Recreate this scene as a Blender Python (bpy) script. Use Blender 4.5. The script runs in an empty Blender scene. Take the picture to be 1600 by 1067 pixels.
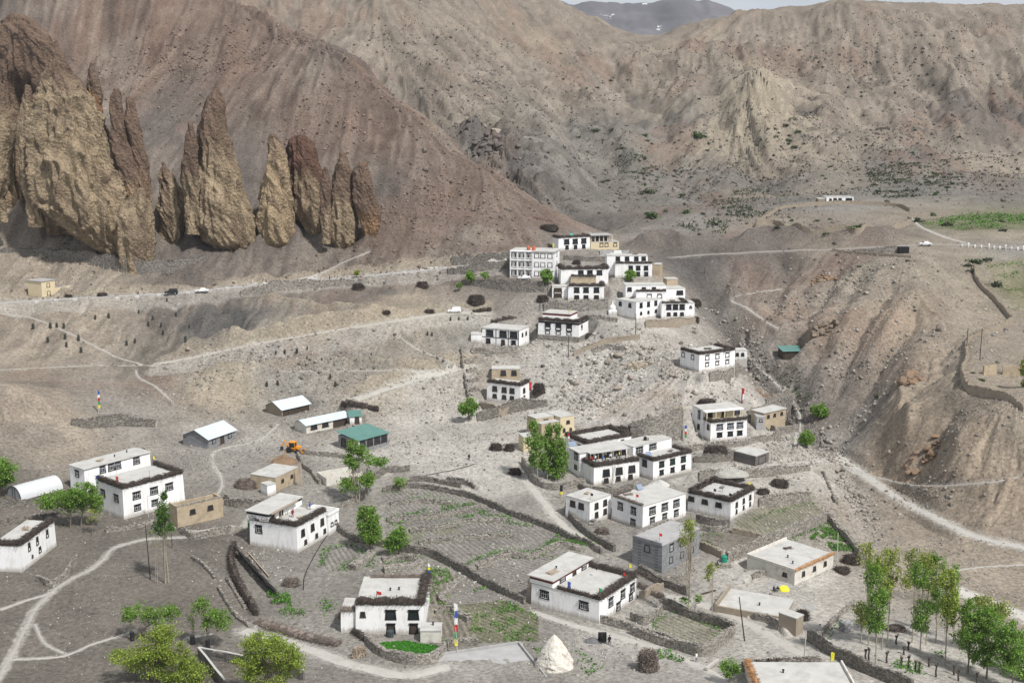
import bpy, math, random
import numpy as np
from mathutils import Vector, Matrix, noise as mnoise
R = random.Random(7)
SC = bpy.context.scene
COL = SC.collection
PI = math.pi
TH = math.radians(11.0); FP = 1850.0; CT, ST = math.cos(TH), math.sin(TH)
def tanv(v):                       # slope of the sight line through picture row v
    return math.tan(math.atan((533.5 - v) / FP) - TH)
def at(u, v, y):                   # a point at ground distance y along the sight line
    z = y * tanv(v); d = y * CT - z * ST
    return np.array([(u - 800) / FP * d, y, z])
# ------------------------------------------------------------------ terrain
# u, v, distance, coarse relief, rill relief, colour
CTRL = """
800 1067 168 .1 .1 g|800 1000 185 .1 .1 g|800 950 199 .1 .05 g|800 900 216 .1 .05 g|800 850 231 .1 .05 g|800 800 250 .1 .05 g|750 750 270 .1 .1 l|750 700 287 .2 .2 l
800 1180 140 .1 .1 g|200 1180 140 .1 .1 D|1400 1180 140 .1 .1 g|-300 1180 140 .1 .1 D|1900 1180 142 .1 .1 g
850 650 311 .3 .4 l|860 600 328 .4 .5 l|880 550 344 .3 .4 l|900 500 359 .3 .3 g|900 450 378 .3 .3 g|900 415 393 .3 .2 g|900 385 418 .3 .3 g|780 430 388 .3 .3 p
1000 600 322 .6 .8 l|980 640 307 .5 .6 l|1000 500 358 .4 .3 l|1080 560 328 .4 .5 l|1110 590 318 .4 .4 l|1130 690 293 .2 .2 l|1000 700 287 .1 .1 g|1000 760 266 .1 .1 g|1000 830 240 .1 .1 g|1000 900 217 .1 .1 g|1000 1000 187 .1 .1 l|1200 1000 187 .1 .1 l|1200 900 218 .1 .1 l|1200 820 243 .1 .1 g|1150 740 273 .1 .1 l|1250 740 276 .1 .1 l|1200 640 309 .3 .4 l|1040 430 392 .3 .3 t|1030 470 374 .3 .3 l
850 335 437 .5 .5 r|870 337 440 .5 .5 r|800 380 412 .5 .5 r|780 270 465 .6 .8 r|700 210 500 .8 .9 r|640 170 520 1 1 r|560 100 545 1 1 p|480 60 570 1 1 r|420 30 590 1 1 r|350 5 610 1 1 r|200 -60 640 1 1 r|0 -120 660 1 1 r|-300 -160 680 1 1 r
700 300 447 .8 1 r|600 300 447 .8 1 p|600 200 489 1 1 r|450 200 490 1 1 r|450 300 446 .8 1 p|300 300 444 .8 1 p|300 200 490 1 1 p|200 100 555 1 1 r|350 100 545 1 1 r|0 100 548 1 1 p|0 200 495 .8 1 p|0 300 448 .8 1 t|-300 200 500 .8 1 p|-300 350 430 .8 1 t|150 300 447 .8 1 t
0 400 415 .4 .7 t|150 400 414 .4 .7 t|300 400 412 .4 .8 p|500 400 411 .4 .8 p|700 385 410 .4 .7 p|620 370 418 .5 .8 r
0 470 382 .3 .6 t|150 464 383 .3 .7 t|300 455 385 .3 .6 p|500 440 393 .3 .6 p|700 424 396 .3 .5 p|-300 480 376 .3 .6 t
0 570 340 .3 .9 t|250 565 342 .3 .9 D|120 520 360 .3 .9 t|350 500 366 .3 .9 d|650 495 359 .3 .6 o|450 530 349 .3 .9 g|560 460 382 .3 .5 p|650 460 380 .3 .5 t|730 500 364 .3 .3 g|450 600 331 .3 .6 g|600 600 328 .3 .6 g|350 600 327 .3 .6 o|700 578 334 .3 .3 t|720 530 350 .3 .3 g
560 625 321 .2 .3 t|650 650 315 .2 .1 l|480 650 314 .2 .2 g|330 700 291 .2 .2 g|200 650 306 .3 .4 g|80 640 300 .3 .5 t|0 622 296 .3 .5 t|-300 640 296 .3 .4 t|100 700 284 .3 .3 t|0 750 264 .2 .3 D|200 750 267 .2 .2 g|-300 780 250 .2 .2 D
150 800 250 .2 .1 D|0 850 228 .1 .1 D|100 900 213 .3 .2 D|0 950 198 .3 .2 D|0 1067 170 .2 .2 D|300 850 230 .1 .1 D|200 950 199 .3 .2 D|300 950 198 .2 .2 D|300 1067 170 .2 .2 D|500 1000 186 .1 .1 g|500 900 216 .1 .1 g|500 800 250 .1 .1 g|400 720 282 .1 .1 g|600 700 290 .1 .1 l|600 750 270 .1 .1 g|-300 950 198 .3 .2 D
1080 410 413 .3 .5 d|1110 470 384 .3 .5 g|1170 540 358 .3 .4 g|1230 600 340 .3 .3 g|1290 680 306 .3 .2 g|1320 750 279 .2 .2 l|1340 800 261 .2 .2 t|1400 850 243 .2 .2 t|1500 900 225 .2 .3 t|1600 960 207 .2 .2 t|1600 1067 174 .2 .2 l|1400 1000 187 .1 .1 l|1900 1000 190 .2 .2 t
1200 415 408 .4 .9 p|1300 405 405 .4 .9 p|1400 410 388 .4 .7 t|1150 393 416 .3 .3 p|1300 391 413 .3 .2 t|1450 385 409 .2 .2 t|1600 390 402 .2 .2 g|1900 400 392 .3 .3 t
1600 450 372 .3 .2 G|1540 430 378 .3 .2 t|1560 500 344 .2 .2 t|1560 600 287 .2 .2 t|1600 640 265 .2 .2 t|1510 600 285 .3 .5 t|1510 540 317 .3 .5 t|1530 460 362 .3 .4 t
1400 500 343 .5 .7 b|1300 500 353 .5 .8 t|1220 480 378 .4 .8 t|1300 600 332 .4 .6 g|1350 650 316 .4 .6 g|1430 560 318 .5 .7 b|1420 650 290 .5 .7 b|1430 745 274 .4 .7 b|1500 760 258 .4 .5 b|1600 770 248 .4 .5 b|1600 850 236 .2 .3 t|1450 805 256 .2 .3 t|1380 760 277 .2 .2 t|1520 690 263 .4 .9 b|1900 640 265 .3 .8 b|1900 800 240 .3 .8 b|1370 740 285 .3 .5 b
1310 320 490 .3 .3 g|1200 350 457 .6 .5 t|1100 350 470 .8 .5 g|1550 345 452 .3 .2 G|1420 340 462 .3 .2 t|1600 300 530 .8 .5 g|1400 300 540 .8 .5 g|1190 375 432 .4 .7 p|1350 370 428 .4 .7 p|1600 370 425 .3 .3 t|1900 340 470 .5 .5 g
880 330 520 .8 1.6 d|920 365 470 .6 .7 g|1000 370 455 .8 .7 g|1050 380 430 .7 .6 p|800 260 560 1.2 2.2 d|760 220 600 1.5 2.2 d|700 190 640 1.5 1.8 t|650 130 700 1.5 1 b|600 60 760 1.5 .8 b|500 30 800 1.5 .8 b|450 -20 850 1.5 .8 b|600 -20 850 1.5 .8 b|750 -20 900 1.5 .8 b|200 -60 850 1.5 .8 b|-300 -60 850 1.5 .8 b
900 250 640 1.5 1 g|900 300 565 1.3 1 g|900 200 720 1.5 1 g|900 150 790 1.5 1 b|900 100 850 1.5 1 b|850 50 890 1.4 .8 b|860 2 930 1.2 .6 b|920 25 940 1 .6 b|1000 56 950 1 .6 b|1080 45 960 1 .6 b|1140 24 960 1 .6 b|1180 12 960 1 .6 b|1250 14 960 1 .6 b|1290 4 960 1 .6 b|1400 3 970 1 .6 b|1600 10 980 1 .6 b|1900 0 990 1 .6 b
1050 300 560 1.2 1 g|1050 250 640 1.4 1 g|1050 200 715 1.5 1 g|1050 150 790 1.5 1 b|1050 100 860 1.5 1 b|1200 300 560 1 .8 t|1200 270 600 1 1 g|1170 130 745 1.4 1.3 o|1130 200 690 1.4 1.2 o|1200 240 640 1.3 1.2 b|1300 250 645 1.2 .8 t|1300 180 740 1.5 1 b|1250 90 870 1.6 1 b|1400 200 720 1.5 .8 b|1400 250 640 1.2 .8 g|1400 100 850 1.6 1 b|1550 250 640 1.3 .8 t|1550 180 740 1.5 1 p|1550 100 850 1.6 1 b|1900 200 720 1.5 1 b|1900 100 850 1.5 1 b|1100 320 520 .8 .6 g|1250 310 520 .7 .5 g
"""
C = {'g': (.252, .236, .212), 'l': (.42, .397, .362), 't': (.275, .236, .19), 'p': (.145, .124, .110), 'r': (.170, .126, .101), 'd': (.105, .10, .095),
     'b': (.30, .243, .185), 'o': (.33, .285, .22), 'G': (.16, .165, .09), 'D': (.158, .141, .122), 'w': (.46, .44, .40), 'h': (.172, .161, .144), 'f': (.235, .20, .163), 'y': (.30, .2, .11), 'G2': (.045, .09, .02), 'G3': (.10, .15, .03)}
rows = [q.split() for line in CTRL.strip().split('\n') for q in line.split('|')]
# hidden ground behind the near ridge (u, distance, z)
HID = [(850, 485, -50), (780, 525, -48), (700, 560, -36), (640, 590, -22), (560, 620, -8), (480, 650, 0), (420, 670, 10), (350, 690, 22), (200, 720, 40), (0, 740, 60), (-300, 760, 70),
       (200, 1150, 60), (600, 1150, 70), (900, 1150, 30), (1100, 1180, 20), (1300, 1180, 30), (1600, 1200, 30), (1900, 1200, 30), (-300, 1150, 60),
       (200, 1700, 10), (900, 1700, 0), (1500, 1700, 0)]
cp = []; cv = []; ca = []; cc = []
for q in rows:
    p = at(float(q[0]), float(q[1]), float(q[2])); cp.append(p[:2]); cv.append(p[2]); ca.append((float(q[3]), float(q[4]))); cc.append(C[{'g': 'h', 'b': 'f'}.get(q[5], q[5]) if float(q[2]) > 500 else q[5]])
for u, y, z in HID:
    d = y * CT - z * ST
    cp.append(((u - 800) / FP * d, y)); cv.append(z); ca.append((1., .8)); cc.append(C['f'])
cp = np.array(cp); cv = np.array(cv); ca = np.array(ca); cc = np.array(cc)
def warp(x, y): return np.stack([x / y * 300, np.log(y) * 300], -1)
def kern(a, b, c=6.): return np.sqrt(((a[:, None, :] - b[None, :, :]) ** 2).sum(-1) + c * c)
wc = warp(cp[:, 0], cp[:, 1]); n = len(wc)
A = np.zeros((n + 3, n + 3)); A[:n, :n] = kern(wc, wc) + np.eye(n) * -.0; A[:n, n] = 1; A[:n, n + 1:] = wc; A[n, :n] = 1; A[n + 1:, :n] = wc.T
sol = np.linalg.solve(A, np.concatenate([cv, [0, 0, 0]]))
# fan shaped grid: finer near, coarser far
NS, NT = 940, 1420
S0, S1, Y0, Y1 = -.66, .66, 138., 1750.
sg = np.linspace(S0, S1, NS); L0, L1 = math.log(Y0), math.log(Y1)
# rows: denser between 138 and 600
tt = np.linspace(0, 1, NT); tmap = np.where(tt < .78, tt / .78 * (math.log(560) - L0), (math.log(560) - L0) + (tt - .78) / .22 * (L1 - math.log(560)))
yg = np.exp(L0 + tmap)
def coarse(step):
    s = sg[::step]; y = yg[::step]
    S, Y = np.meshgrid(s, y); X = S * Y
    W = warp(X.ravel(), Y.ravel()); z = np.zeros(len(W)); wgt = np.zeros(len(W)); am = np.zeros((len(W), 2)); co = np.zeros((len(W), 3))
    for i in range(0, len(W), 20000):
        K = kern(W[i:i + 20000], wc)
        z[i:i + 20000] = K @ sol[:n] + sol[n] + W[i:i + 20000] @ sol[n + 1:]
        q = 1 / K ** 3.5; q /= q.sum(1, keepdims=True)
        am[i:i + 20000] = q @ ca; co[i:i + 20000] = q @ cc
    sh = X.shape
    return z.reshape(sh), am.reshape(sh + (2,)), co.reshape(sh + (3,)), s, y
def fidx(x, y):
    s = x / y
    fs = (s - S0) / (S1 - S0) * (NS - 1)
    ly = np.log(np.maximum(y, 1.)) - L0; a = math.log(560) - L0
    t = np.where(ly < a, ly / a * .78, .78 + (ly - a) / (L1 - L0 - a) * .22)
    return np.clip(fs, 0, NS - 1.001), np.clip(t * (NT - 1), 0, NT - 1.001)
def bil(arr, fs, ft):
    i = ft.astype(np.int32); j = fs.astype(np.int32); a = ft - i; b = fs - j
    i1 = np.minimum(i + 1, arr.shape[0] - 1); j1 = np.minimum(j + 1, arr.shape[1] - 1)
    if arr.ndim == 3: a = a[..., None]; b = b[..., None]
    return (arr[i, j] * (1 - b) + arr[i, j1] * b) * (1 - a) + (arr[i1, j] * (1 - b) + arr[i1, j1] * b) * a
ST_ = 4
Zc, Ac, Cc, s_c, y_c = coarse(ST_)
GS, GT = np.meshgrid(np.arange(NS) / ST_, np.arange(NT) / ST_)
X = (np.meshgrid(sg, yg)[0]) * (np.meshgrid(sg, yg)[1]); Y = np.meshgrid(sg, yg)[1]
GS = np.minimum(GS, Zc.shape[1] - 1.001); GT = np.minimum(GT, Zc.shape[0] - 1.001)
Z = bil(Zc, GS, GT); AM = bil(Ac, GS, GT); VC = bil(Cc, GS, GT)
# gradient of the smooth ground in world axes (coarse)
Xc = s_c[None, :] * y_c[:, None]; Yc = np.repeat(y_c[:, None], len(s_c), 1)
dz_ds = np.gradient(Zc, s_c, axis=1); dz_dy = np.gradient(Zc, y_c, axis=0)
gx = dz_ds / Yc; gy = dz_dy - gx * (Xc / Yc)
rs = np.random.RandomState(5)
T = rs.rand(512, 512).astype(np.float32)
def vnoise(x, y, T=T):
    x0 = np.floor(x); y0 = np.floor(y); fx = x - x0; fy = y - y0
    fx = fx * fx * (3 - 2 * fx); fy = fy * fy * (3 - 2 * fy)
    i = x0.astype(np.int64) & 511; j = y0.astype(np.int64) & 511; i1 = (i + 1) & 511; j1 = (j + 1) & 511
    return (T[i, j] * (1 - fx) + T[i1, j] * fx) * (1 - fy) + (T[i, j1] * (1 - fx) + T[i1, j1] * fx) * fy
def fbm(x, y, o=5, g=.5):
    s = 0; a = 1; t = 0
    for k in range(o):
        s = s + a * (vnoise(x + 17.3 * k, y + 31.7 * k) - .5); t += a; a *= g
        x, y = (x * .8 + y * .6) * 2.03, (y * .8 - x * .6) * 2.03
    return s / t * 2
def ridged(x, y, o=5):
    s = 0; a = 1; t = 0
    for k in range(o):
        q = 1 - np.abs(2 * vnoise(x + 11.3 * k, y + 7.7 * k) - 1); s = s + a * q * q; t += a; a *= .5
        x, y = (x * .8 + y * .6) * 2.1, (y * .8 - x * .6) * 2.1
    return s / t
def lic(scale, steps, dl):
    px = X.copy(); py = Y.copy(); acc = np.zeros_like(X); w = 0
    lx = np.zeros_like(X); ly = -np.ones_like(X)
    for k in range(steps):
        fs, ft = fidx(px, py); fs = np.minimum(fs / ST_, Zc.shape[1] - 1.001); ft = np.minimum(ft / ST_, Zc.shape[0] - 1.001)
        a = bil(gx, fs, ft); b = bil(gy, fs, ft); m = np.sqrt(a * a + b * b) + 1e-4
        px = px - a / m * dl; py = py - b / m * dl
        acc += vnoise(px / scale, py / scale); w += 1
    return (acc / w - .5)
rill1 = lic(1.7, 14, 1.2); rill2 = lic(5.5, 12, 4.5)
rill3 = lic(15., 10, 12.); rill3 /= rill3.std()
rill1 /= rill1.std(); rill2 /= rill2.std()
fs, ft = fidx(X, Y)
GX = bil(gx, np.minimum(fs / ST_, Zc.shape[1] - 1.001), np.minimum(ft / ST_, Zc.shape[0] - 1.001)); GY = bil(gy, np.minimum(fs / ST_, Zc.shape[1] - 1.001), np.minimum(ft / ST_, Zc.shape[0] - 1.001))
slope = np.sqrt(GX ** 2 + GY ** 2)
sm = lambda x, a, b: np.clip((x - a) / (b - a), 0, 1) ** 2 * (3 - 2 * np.clip((x - a) / (b - a), 0, 1))
st = sm(slope, .06, .35)
far = sm(Y, 430, 640)
rdg = ridged(X / 95 + 3.1, Y / 95 + 8.2, 5) - .5
b1 = fbm(X / 38, Y / 38, 5); b2 = fbm(X / 7, Y / 7, 4); b3 = fbm(X / 1.6, Y / 1.6, 3)
A0, A1 = AM[..., 0], AM[..., 1]
Z = Z + A0 * (b1 * (1.0 + 3. * far) + rdg * 5. * far + b2 * (.4 + .9 * far)) + A1 * st * (rill2 * (.35 + .6 * far) - (.75 + 1.0 * far) * np.exp(-5 * rill2 ** 2) + rill3 * (.3 + 1.3 * far) - 2.4 * far * np.exp(-6 * rill3 ** 2) + rill1 * (.16 + .1 * far) - .35 * np.exp(-5 * rill1 ** 2)) + b3 * (.05 + .10 * A1) * (1 + far)
craggy = np.maximum(0, fbm(X / 16 + 9, Y / 16, 5) - .10) * A1 * st
Z = Z + craggy * (3. + 4.5 * far)
# colour variation that belongs to the rock itself
v1 = fbm(X / 26 + 5, Y / 26, 4)
VC = VC * (1 + .16 * v1[..., None] + (st * A1)[..., None] * (.13 * rill2 + .12 * rill1)[..., None] + .10 * b2[..., None])
redm = sm(fbm(X / 45 + 40, Y / 45 + 3, 4) + .25 * rill2, .12, .6) * sm(A1, .3, .8)
VC = VC * (1 - .45 * redm[..., None]) + np.array([.19, .12, .09]) * (.45 * redm[..., None])
palem = sm(fbm(X / 30 + 80, Y / 50 + 13, 4) + .3 * rill1 * .3, .18, .6) * sm(A1, .2, .8)
VC = VC * (1 - .4 * palem[..., None]) + np.array([.29, .255, .21]) * (.4 * palem[..., None])
VC = VC * (1 - .18 * np.clip(craggy * 1.6, 0, 1)[..., None])
VC = np.clip(VC, .02, .7)
def zt(x, y):
    x = np.asarray(x, float); y = np.asarray(y, float); sc = x.ndim == 0
    fs, ft = fidx(np.atleast_1d(x), np.atleast_1d(y)); r = bil(Z, fs, ft)
    return float(r[0]) if sc else r
ymarch = np.exp(np.linspace(math.log(142), math.log(1700), 5200))
def hit(u, v, ymin=142.):
    t = tanv(v); z = ymarch * t; d = ymarch * CT - z * ST; x = (u - 800) / FP * d
    g = zt(x, ymarch) - z; ok = np.where((g > 0) & (ymarch > ymin))[0]
    if len(ok) == 0: return at(u, v, 900.)
    i = ok[0]; y = ymarch[i]
    if i > 0 and g[i - 1] < 0 and ymarch[i - 1] > ymin: y = ymarch[i - 1] + (ymarch[i] - ymarch[i - 1]) * (-g[i - 1]) / (g[i] - g[i - 1])
    return at(u, v, y)
def hits(pts, ymin=142.): return [hit(p[0], p[1], ymin) for p in pts]
def ppm(p): return FP / (p[1] * CT - p[2] * ST)       # picture units per metre at a point
def subset(x0, x1, y0, y1):
    r = np.where((yg >= y0) & (yg <= y1))[0]
    if len(r) == 0: return None
    return slice(r[0], r[-1] + 1)
def dist_poly(Xs, Ys, P):
    best = np.full(Xs.shape, 1e9); zb = np.zeros(Xs.shape); al = np.zeros(Xs.shape); acc = 0
    for a, b in zip(P[:-1], P[1:]):
        dx, dy = b[0] - a[0], b[1] - a[1]; L2 = dx * dx + dy * dy + 1e-9
        t = np.clip(((Xs - a[0]) * dx + (Ys - a[1]) * dy) / L2, 0, 1)
        d = np.hypot(Xs - a[0] - t * dx, Ys - a[1] - t * dy); m = d < best
        best = np.where(m, d, best); zb = np.where(m, a[2] + t * (b[2] - a[2]), zb); al = np.where(m, acc + t * math.sqrt(L2), al); acc += math.sqrt(L2)
    return best, zb, al
def resample(P, step=1.):
    P = [np.array(p, float) for p in P]
    if len(P) > 2:                      # Catmull-Rom
        Q = []
        E = [2 * P[0] - P[1]] + P + [2 * P[-1] - P[-2]]
        for i in range(1, len(E) - 2):
            L = np.linalg.norm(E[i + 1][:2] - E[i][:2]); k = max(2, int(L / step))
            for j in range(k):
                t = j / k; a, b, c, d = E[i - 1], E[i], E[i + 1], E[i + 2]
                Q.append(.5 * ((2 * b) + (c - a) * t + (2 * a - 5 * b + 4 * c - d) * t * t + (3 * b - a - 3 * c + d) * t ** 3))
        Q.append(P[-1]); return Q
    L = np.linalg.norm(P[1][:2] - P[0][:2]); k = max(2, int(L / step))
    return [P[0] + (P[1] - P[0]) * j / k for j in range(k + 1)]
def lay(P, w, blend, flat=True, col=None, cs=.8, cw=None):
    """bench the ground to a polyline (world points) and give it the surface colour"""
    global Z, VC
    P = [np.asarray(p) for p in P]
    ys = [p[1] for p in P]; xs = [p[0] for p in P]; m = w + blend + 2
    r = subset(0, 0, min(ys) - m, max(ys) + m)
    if r is None: return
    Xs = X[r]; Ys = Y[r]; c = np.where((Xs.max(0) >= min(xs) - m) & (Xs.min(0) <= max(xs) + m))[0]
    if len(c) == 0: return
    c = slice(c[0], c[-1] + 1); Xs = X[r, c]; Ys = Y[r, c]
    P2 = P[::max(1, len(P) // 40)]
    if P2[-1] is not P[-1]: P2 = P2 + [P[-1]]
    d, zb, al = dist_poly(Xs, Ys, P2)
    if flat:
        k = 1 - sm(d, w, w + blend); Z[r, c] = Z[r, c] * (1 - k) + zb * k
    if col is not None:
        cw = cw or w
        k = (1 - sm(d + .35 * cw * fbm(Xs / 1.3, Ys / 1.3, 2), cw * .75, cw * 1.7))[..., None] * cs
        VC[r, c] = VC[r, c] * (1 - k) + np.array(col) * k
def fill(Q, hh, ret):
    """raise the ground behind a retaining wall, keep it low in front"""
    ys = [p[1] for p in Q]; r = subset(0, 0, min(ys) - ret - 4, max(ys) + ret + 4)
    if r is None: return
    Xs, Ys = X[r], Y[r]; best = np.full(Xs.shape, 1e9); sd = np.zeros(Xs.shape); zb = np.zeros(Xs.shape); hb = np.zeros(Xs.shape); P = Q[::3] + [Q[-1]]; n = len(P) - 1
    for i in range(n):
        a, b = P[i], P[i + 1]; dx, dy = b[0] - a[0], b[1] - a[1]
        if abs(dx) + abs(dy) < 1e-6: continue
        t0 = ((Xs - a[0]) * dx + (Ys - a[1]) * dy) / (dx * dx + dy * dy); t = np.clip(t0, 0, 1); d = np.hypot(Xs - a[0] - t * dx, Ys - a[1] - t * dy) + np.abs(t0 - t) * .5; m = d < best
        nx, ny = -dy, dx
        if ny < 0: nx, ny = -nx, -ny
        best = np.where(m, d, best); sd = np.where(m, (Xs - a[0]) * nx + (Ys - a[1]) * ny, sd); zb = np.where(m, a[2] + t * (b[2] - a[2]), zb); hb = np.where(m, np.interp((i + t) / n, np.linspace(0, 1, len(hh)), hh), hb)
    k = (1 - sm(best, ret + .5, ret + 3.5)) * (sd > .15); Z[r] = np.maximum(Z[r], Z[r] * (1 - k) + (zb + hb * .94) * k)
    k = (1 - sm(best, .8, 2.5)) * (sd <= .15); Z[r] = np.minimum(Z[r], Z[r] * (1 - k) + (zb + .05) * k)
def inpoly(Xs, Ys, P):
    ins = np.zeros(Xs.shape, bool); j = len(P) - 1
    for i in range(len(P)):
        xi, yi = P[i][:2]; xj, yj = P[j][:2]
        m = ((yi > Ys) != (yj > Ys)) & (Xs < (xj - xi) * (Ys - yi) / (yj - yi + 1e-12) + xi); ins ^= m; j = i
    return ins
FUR = np.zeros_like(Z)
def paint_poly(P, col, cs=1., flatz=None, fur=None):
    global Z, VC
    ys = [p[1] for p in P]; r = subset(0, 0, min(ys) - 1, max(ys) + 1)
    if r is None: return
    Xs, Ys = X[r], Y[r]
    m = inpoly(Xs + .4 * fbm(Xs / 3, Ys / 3, 2), Ys + .4 * fbm(Xs / 3 + 9, Ys / 3, 2), P)
    if col is not None:
        k = m[..., None] * cs * (1 if fur is None else 1)
        VC[r] = VC[r] * (1 - k) + np.array(col) * (1 + .25 * b2[r][..., None]) * k
    if fur is not None:
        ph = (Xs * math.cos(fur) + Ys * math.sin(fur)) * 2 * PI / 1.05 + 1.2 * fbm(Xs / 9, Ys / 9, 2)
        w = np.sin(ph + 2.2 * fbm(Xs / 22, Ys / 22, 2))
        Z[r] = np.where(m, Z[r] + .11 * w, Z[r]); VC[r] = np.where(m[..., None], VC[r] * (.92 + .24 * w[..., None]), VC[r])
def pad(cx, cy, W, D, phi, z, blend=2.6):
    """level ground under a building; cx,cy = front corner, W along phi, D across"""
    global Z
    r = subset(0, 0, cy - W - D - 8, cy + W + D + 8)
    if r is None: return
    Xs, Ys = X[r], Y[r]; c, s = math.cos(phi), math.sin(phi)
    a = (Xs - cx) * c + (Ys - cy) * s; b = -(Xs - cx) * s + (Ys - cy) * c
    d = np.hypot(np.maximum(0, np.maximum(-a, a - W)), np.maximum(0, np.maximum(-b, b - D)))
    k = 1 - sm(d, .5, .5 + blend); Z[r] = Z[r] * (1 - k) + (z - .04 + .3 * (Z[r] - z) * sm(d, 0, .8) * 0) * k
# ------------------------------------------------------------------ objects
def mesh(name, V, F, mats, parent=None, mi=None, smooth=False, loc=None, rz=0):
    me = bpy.data.meshes.new(name)
    if isinstance(F, np.ndarray):
        V = np.asarray(V, np.float32); me.vertices.add(len(V)); me.vertices.foreach_set('co', V.ravel())
        k = F.shape[1]; me.loops.add(F.size); me.loops.foreach_set('vertex_index', F.ravel().astype(np.int32))
        me.polygons.add(len(F)); me.polygons.foreach_set('loop_start', (np.arange(len(F)) * k).astype(np.int32)); me.update(calc_edges=True)
    else:
        me.from_pydata([tuple(map(float, v)) for v in V], [], F); me.update()
    for m in (mats if isinstance(mats, (list, tuple)) else [mats]): me.materials.append(m)
    if mi is not None: me.polygons.foreach_set('material_index', np.asarray(mi, np.int32))
    if smooth: me.polygons.foreach_set('use_smooth', np.ones(len(me.polygons), bool))
    o = bpy.data.objects.new(name, me); COL.objects.link(o)
    if parent is not None: o.parent = parent
    if loc is not None: o.location = [float(q) for q in loc]
    if rz: o.rotation_euler = (0, 0, rz)
    return o
def tag(o, label=None, cat=None, group=None, kind=None):
    if label: o['label'] = label
    if cat: o['category'] = cat
    if group: o['group'] = group
    if kind: o['kind'] = kind
    return o
def empty(name, loc, rz=0, label=None, cat=None, group=None):
    o = bpy.data.objects.new(name, None); COL.objects.link(o); o.location = [float(q) for q in loc]; o.rotation_euler = (0, 0, rz)
    o.empty_display_size = .3
    return tag(o, label, cat, group)
class MB:
    def __init__(s): s.v = []; s.f = []; s.m = []
    def add(s, V, F, m=0):
        n = len(s.v); s.v += [tuple(q) for q in V]; s.f += [[i + n for i in f] for f in F]; s.m += [m] * len(F); return s
    def box(s, x0, x1, y0, y1, z0, z1, m=0, t=0.):
        V = [(x0, y0, z0), (x1, y0, z0), (x1, y1, z0), (x0, y1, z0), (x0 + t, y0 + t, z1), (x1 - t, y0 + t, z1), (x1 - t, y1 - t, z1), (x0 + t, y1 - t, z1)]
        return s.add(V, [(0, 3, 2, 1), (4, 5, 6, 7), (0, 1, 5, 4), (1, 2, 6, 5), (2, 3, 7, 6), (3, 0, 4, 7)], m)
    def bar(s, a, b, r, m=0, n=4, r2=None):
        a = Vector(a); b = Vector(b); d = (b - a)
        if d.length < 1e-6: return s
        q = d.to_track_quat('Z', 'Y'); r2 = r if r2 is None else r2; V = []
        for p, rr in ((a, r), (b, r2)):
            for k in range(n): V.append(p + q @ Vector((rr * math.cos(2 * PI * k / n + PI / 4), rr * math.sin(2 * PI * k / n + PI / 4), 0)))
        return s.add(V, [(k, (k + 1) % n, n + (k + 1) % n, n + k) for k in range(n)] + [tuple(range(n))[::-1], tuple(range(n, 2 * n))], m)
    def lathe(s, prof, n=12, m=0, c=(0, 0), jit=0):
        V = []; F = []
        for (r, z) in prof:
            for k in range(n): a = 2 * PI * k / n; q = r * (1 + jit * R.uniform(-1, 1)); V.append((c[0] + q * math.cos(a), c[1] + q * math.sin(a), z))
        for i in range(len(prof) - 1):
            for k in range(n): F.append((i * n + k, i * n + (k + 1) % n, (i + 1) * n + (k + 1) % n, (i + 1) * n + k))
        F.append(tuple(range(n))[::-1]); F.append(tuple((len(prof) - 1) * n + k for k in range(n)))
        return s.add(V, F, m)
    def build(s, name, mats, parent=None, **k): return mesh(name, s.v, s.f, mats, parent, mi=s.m, **k)
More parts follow.
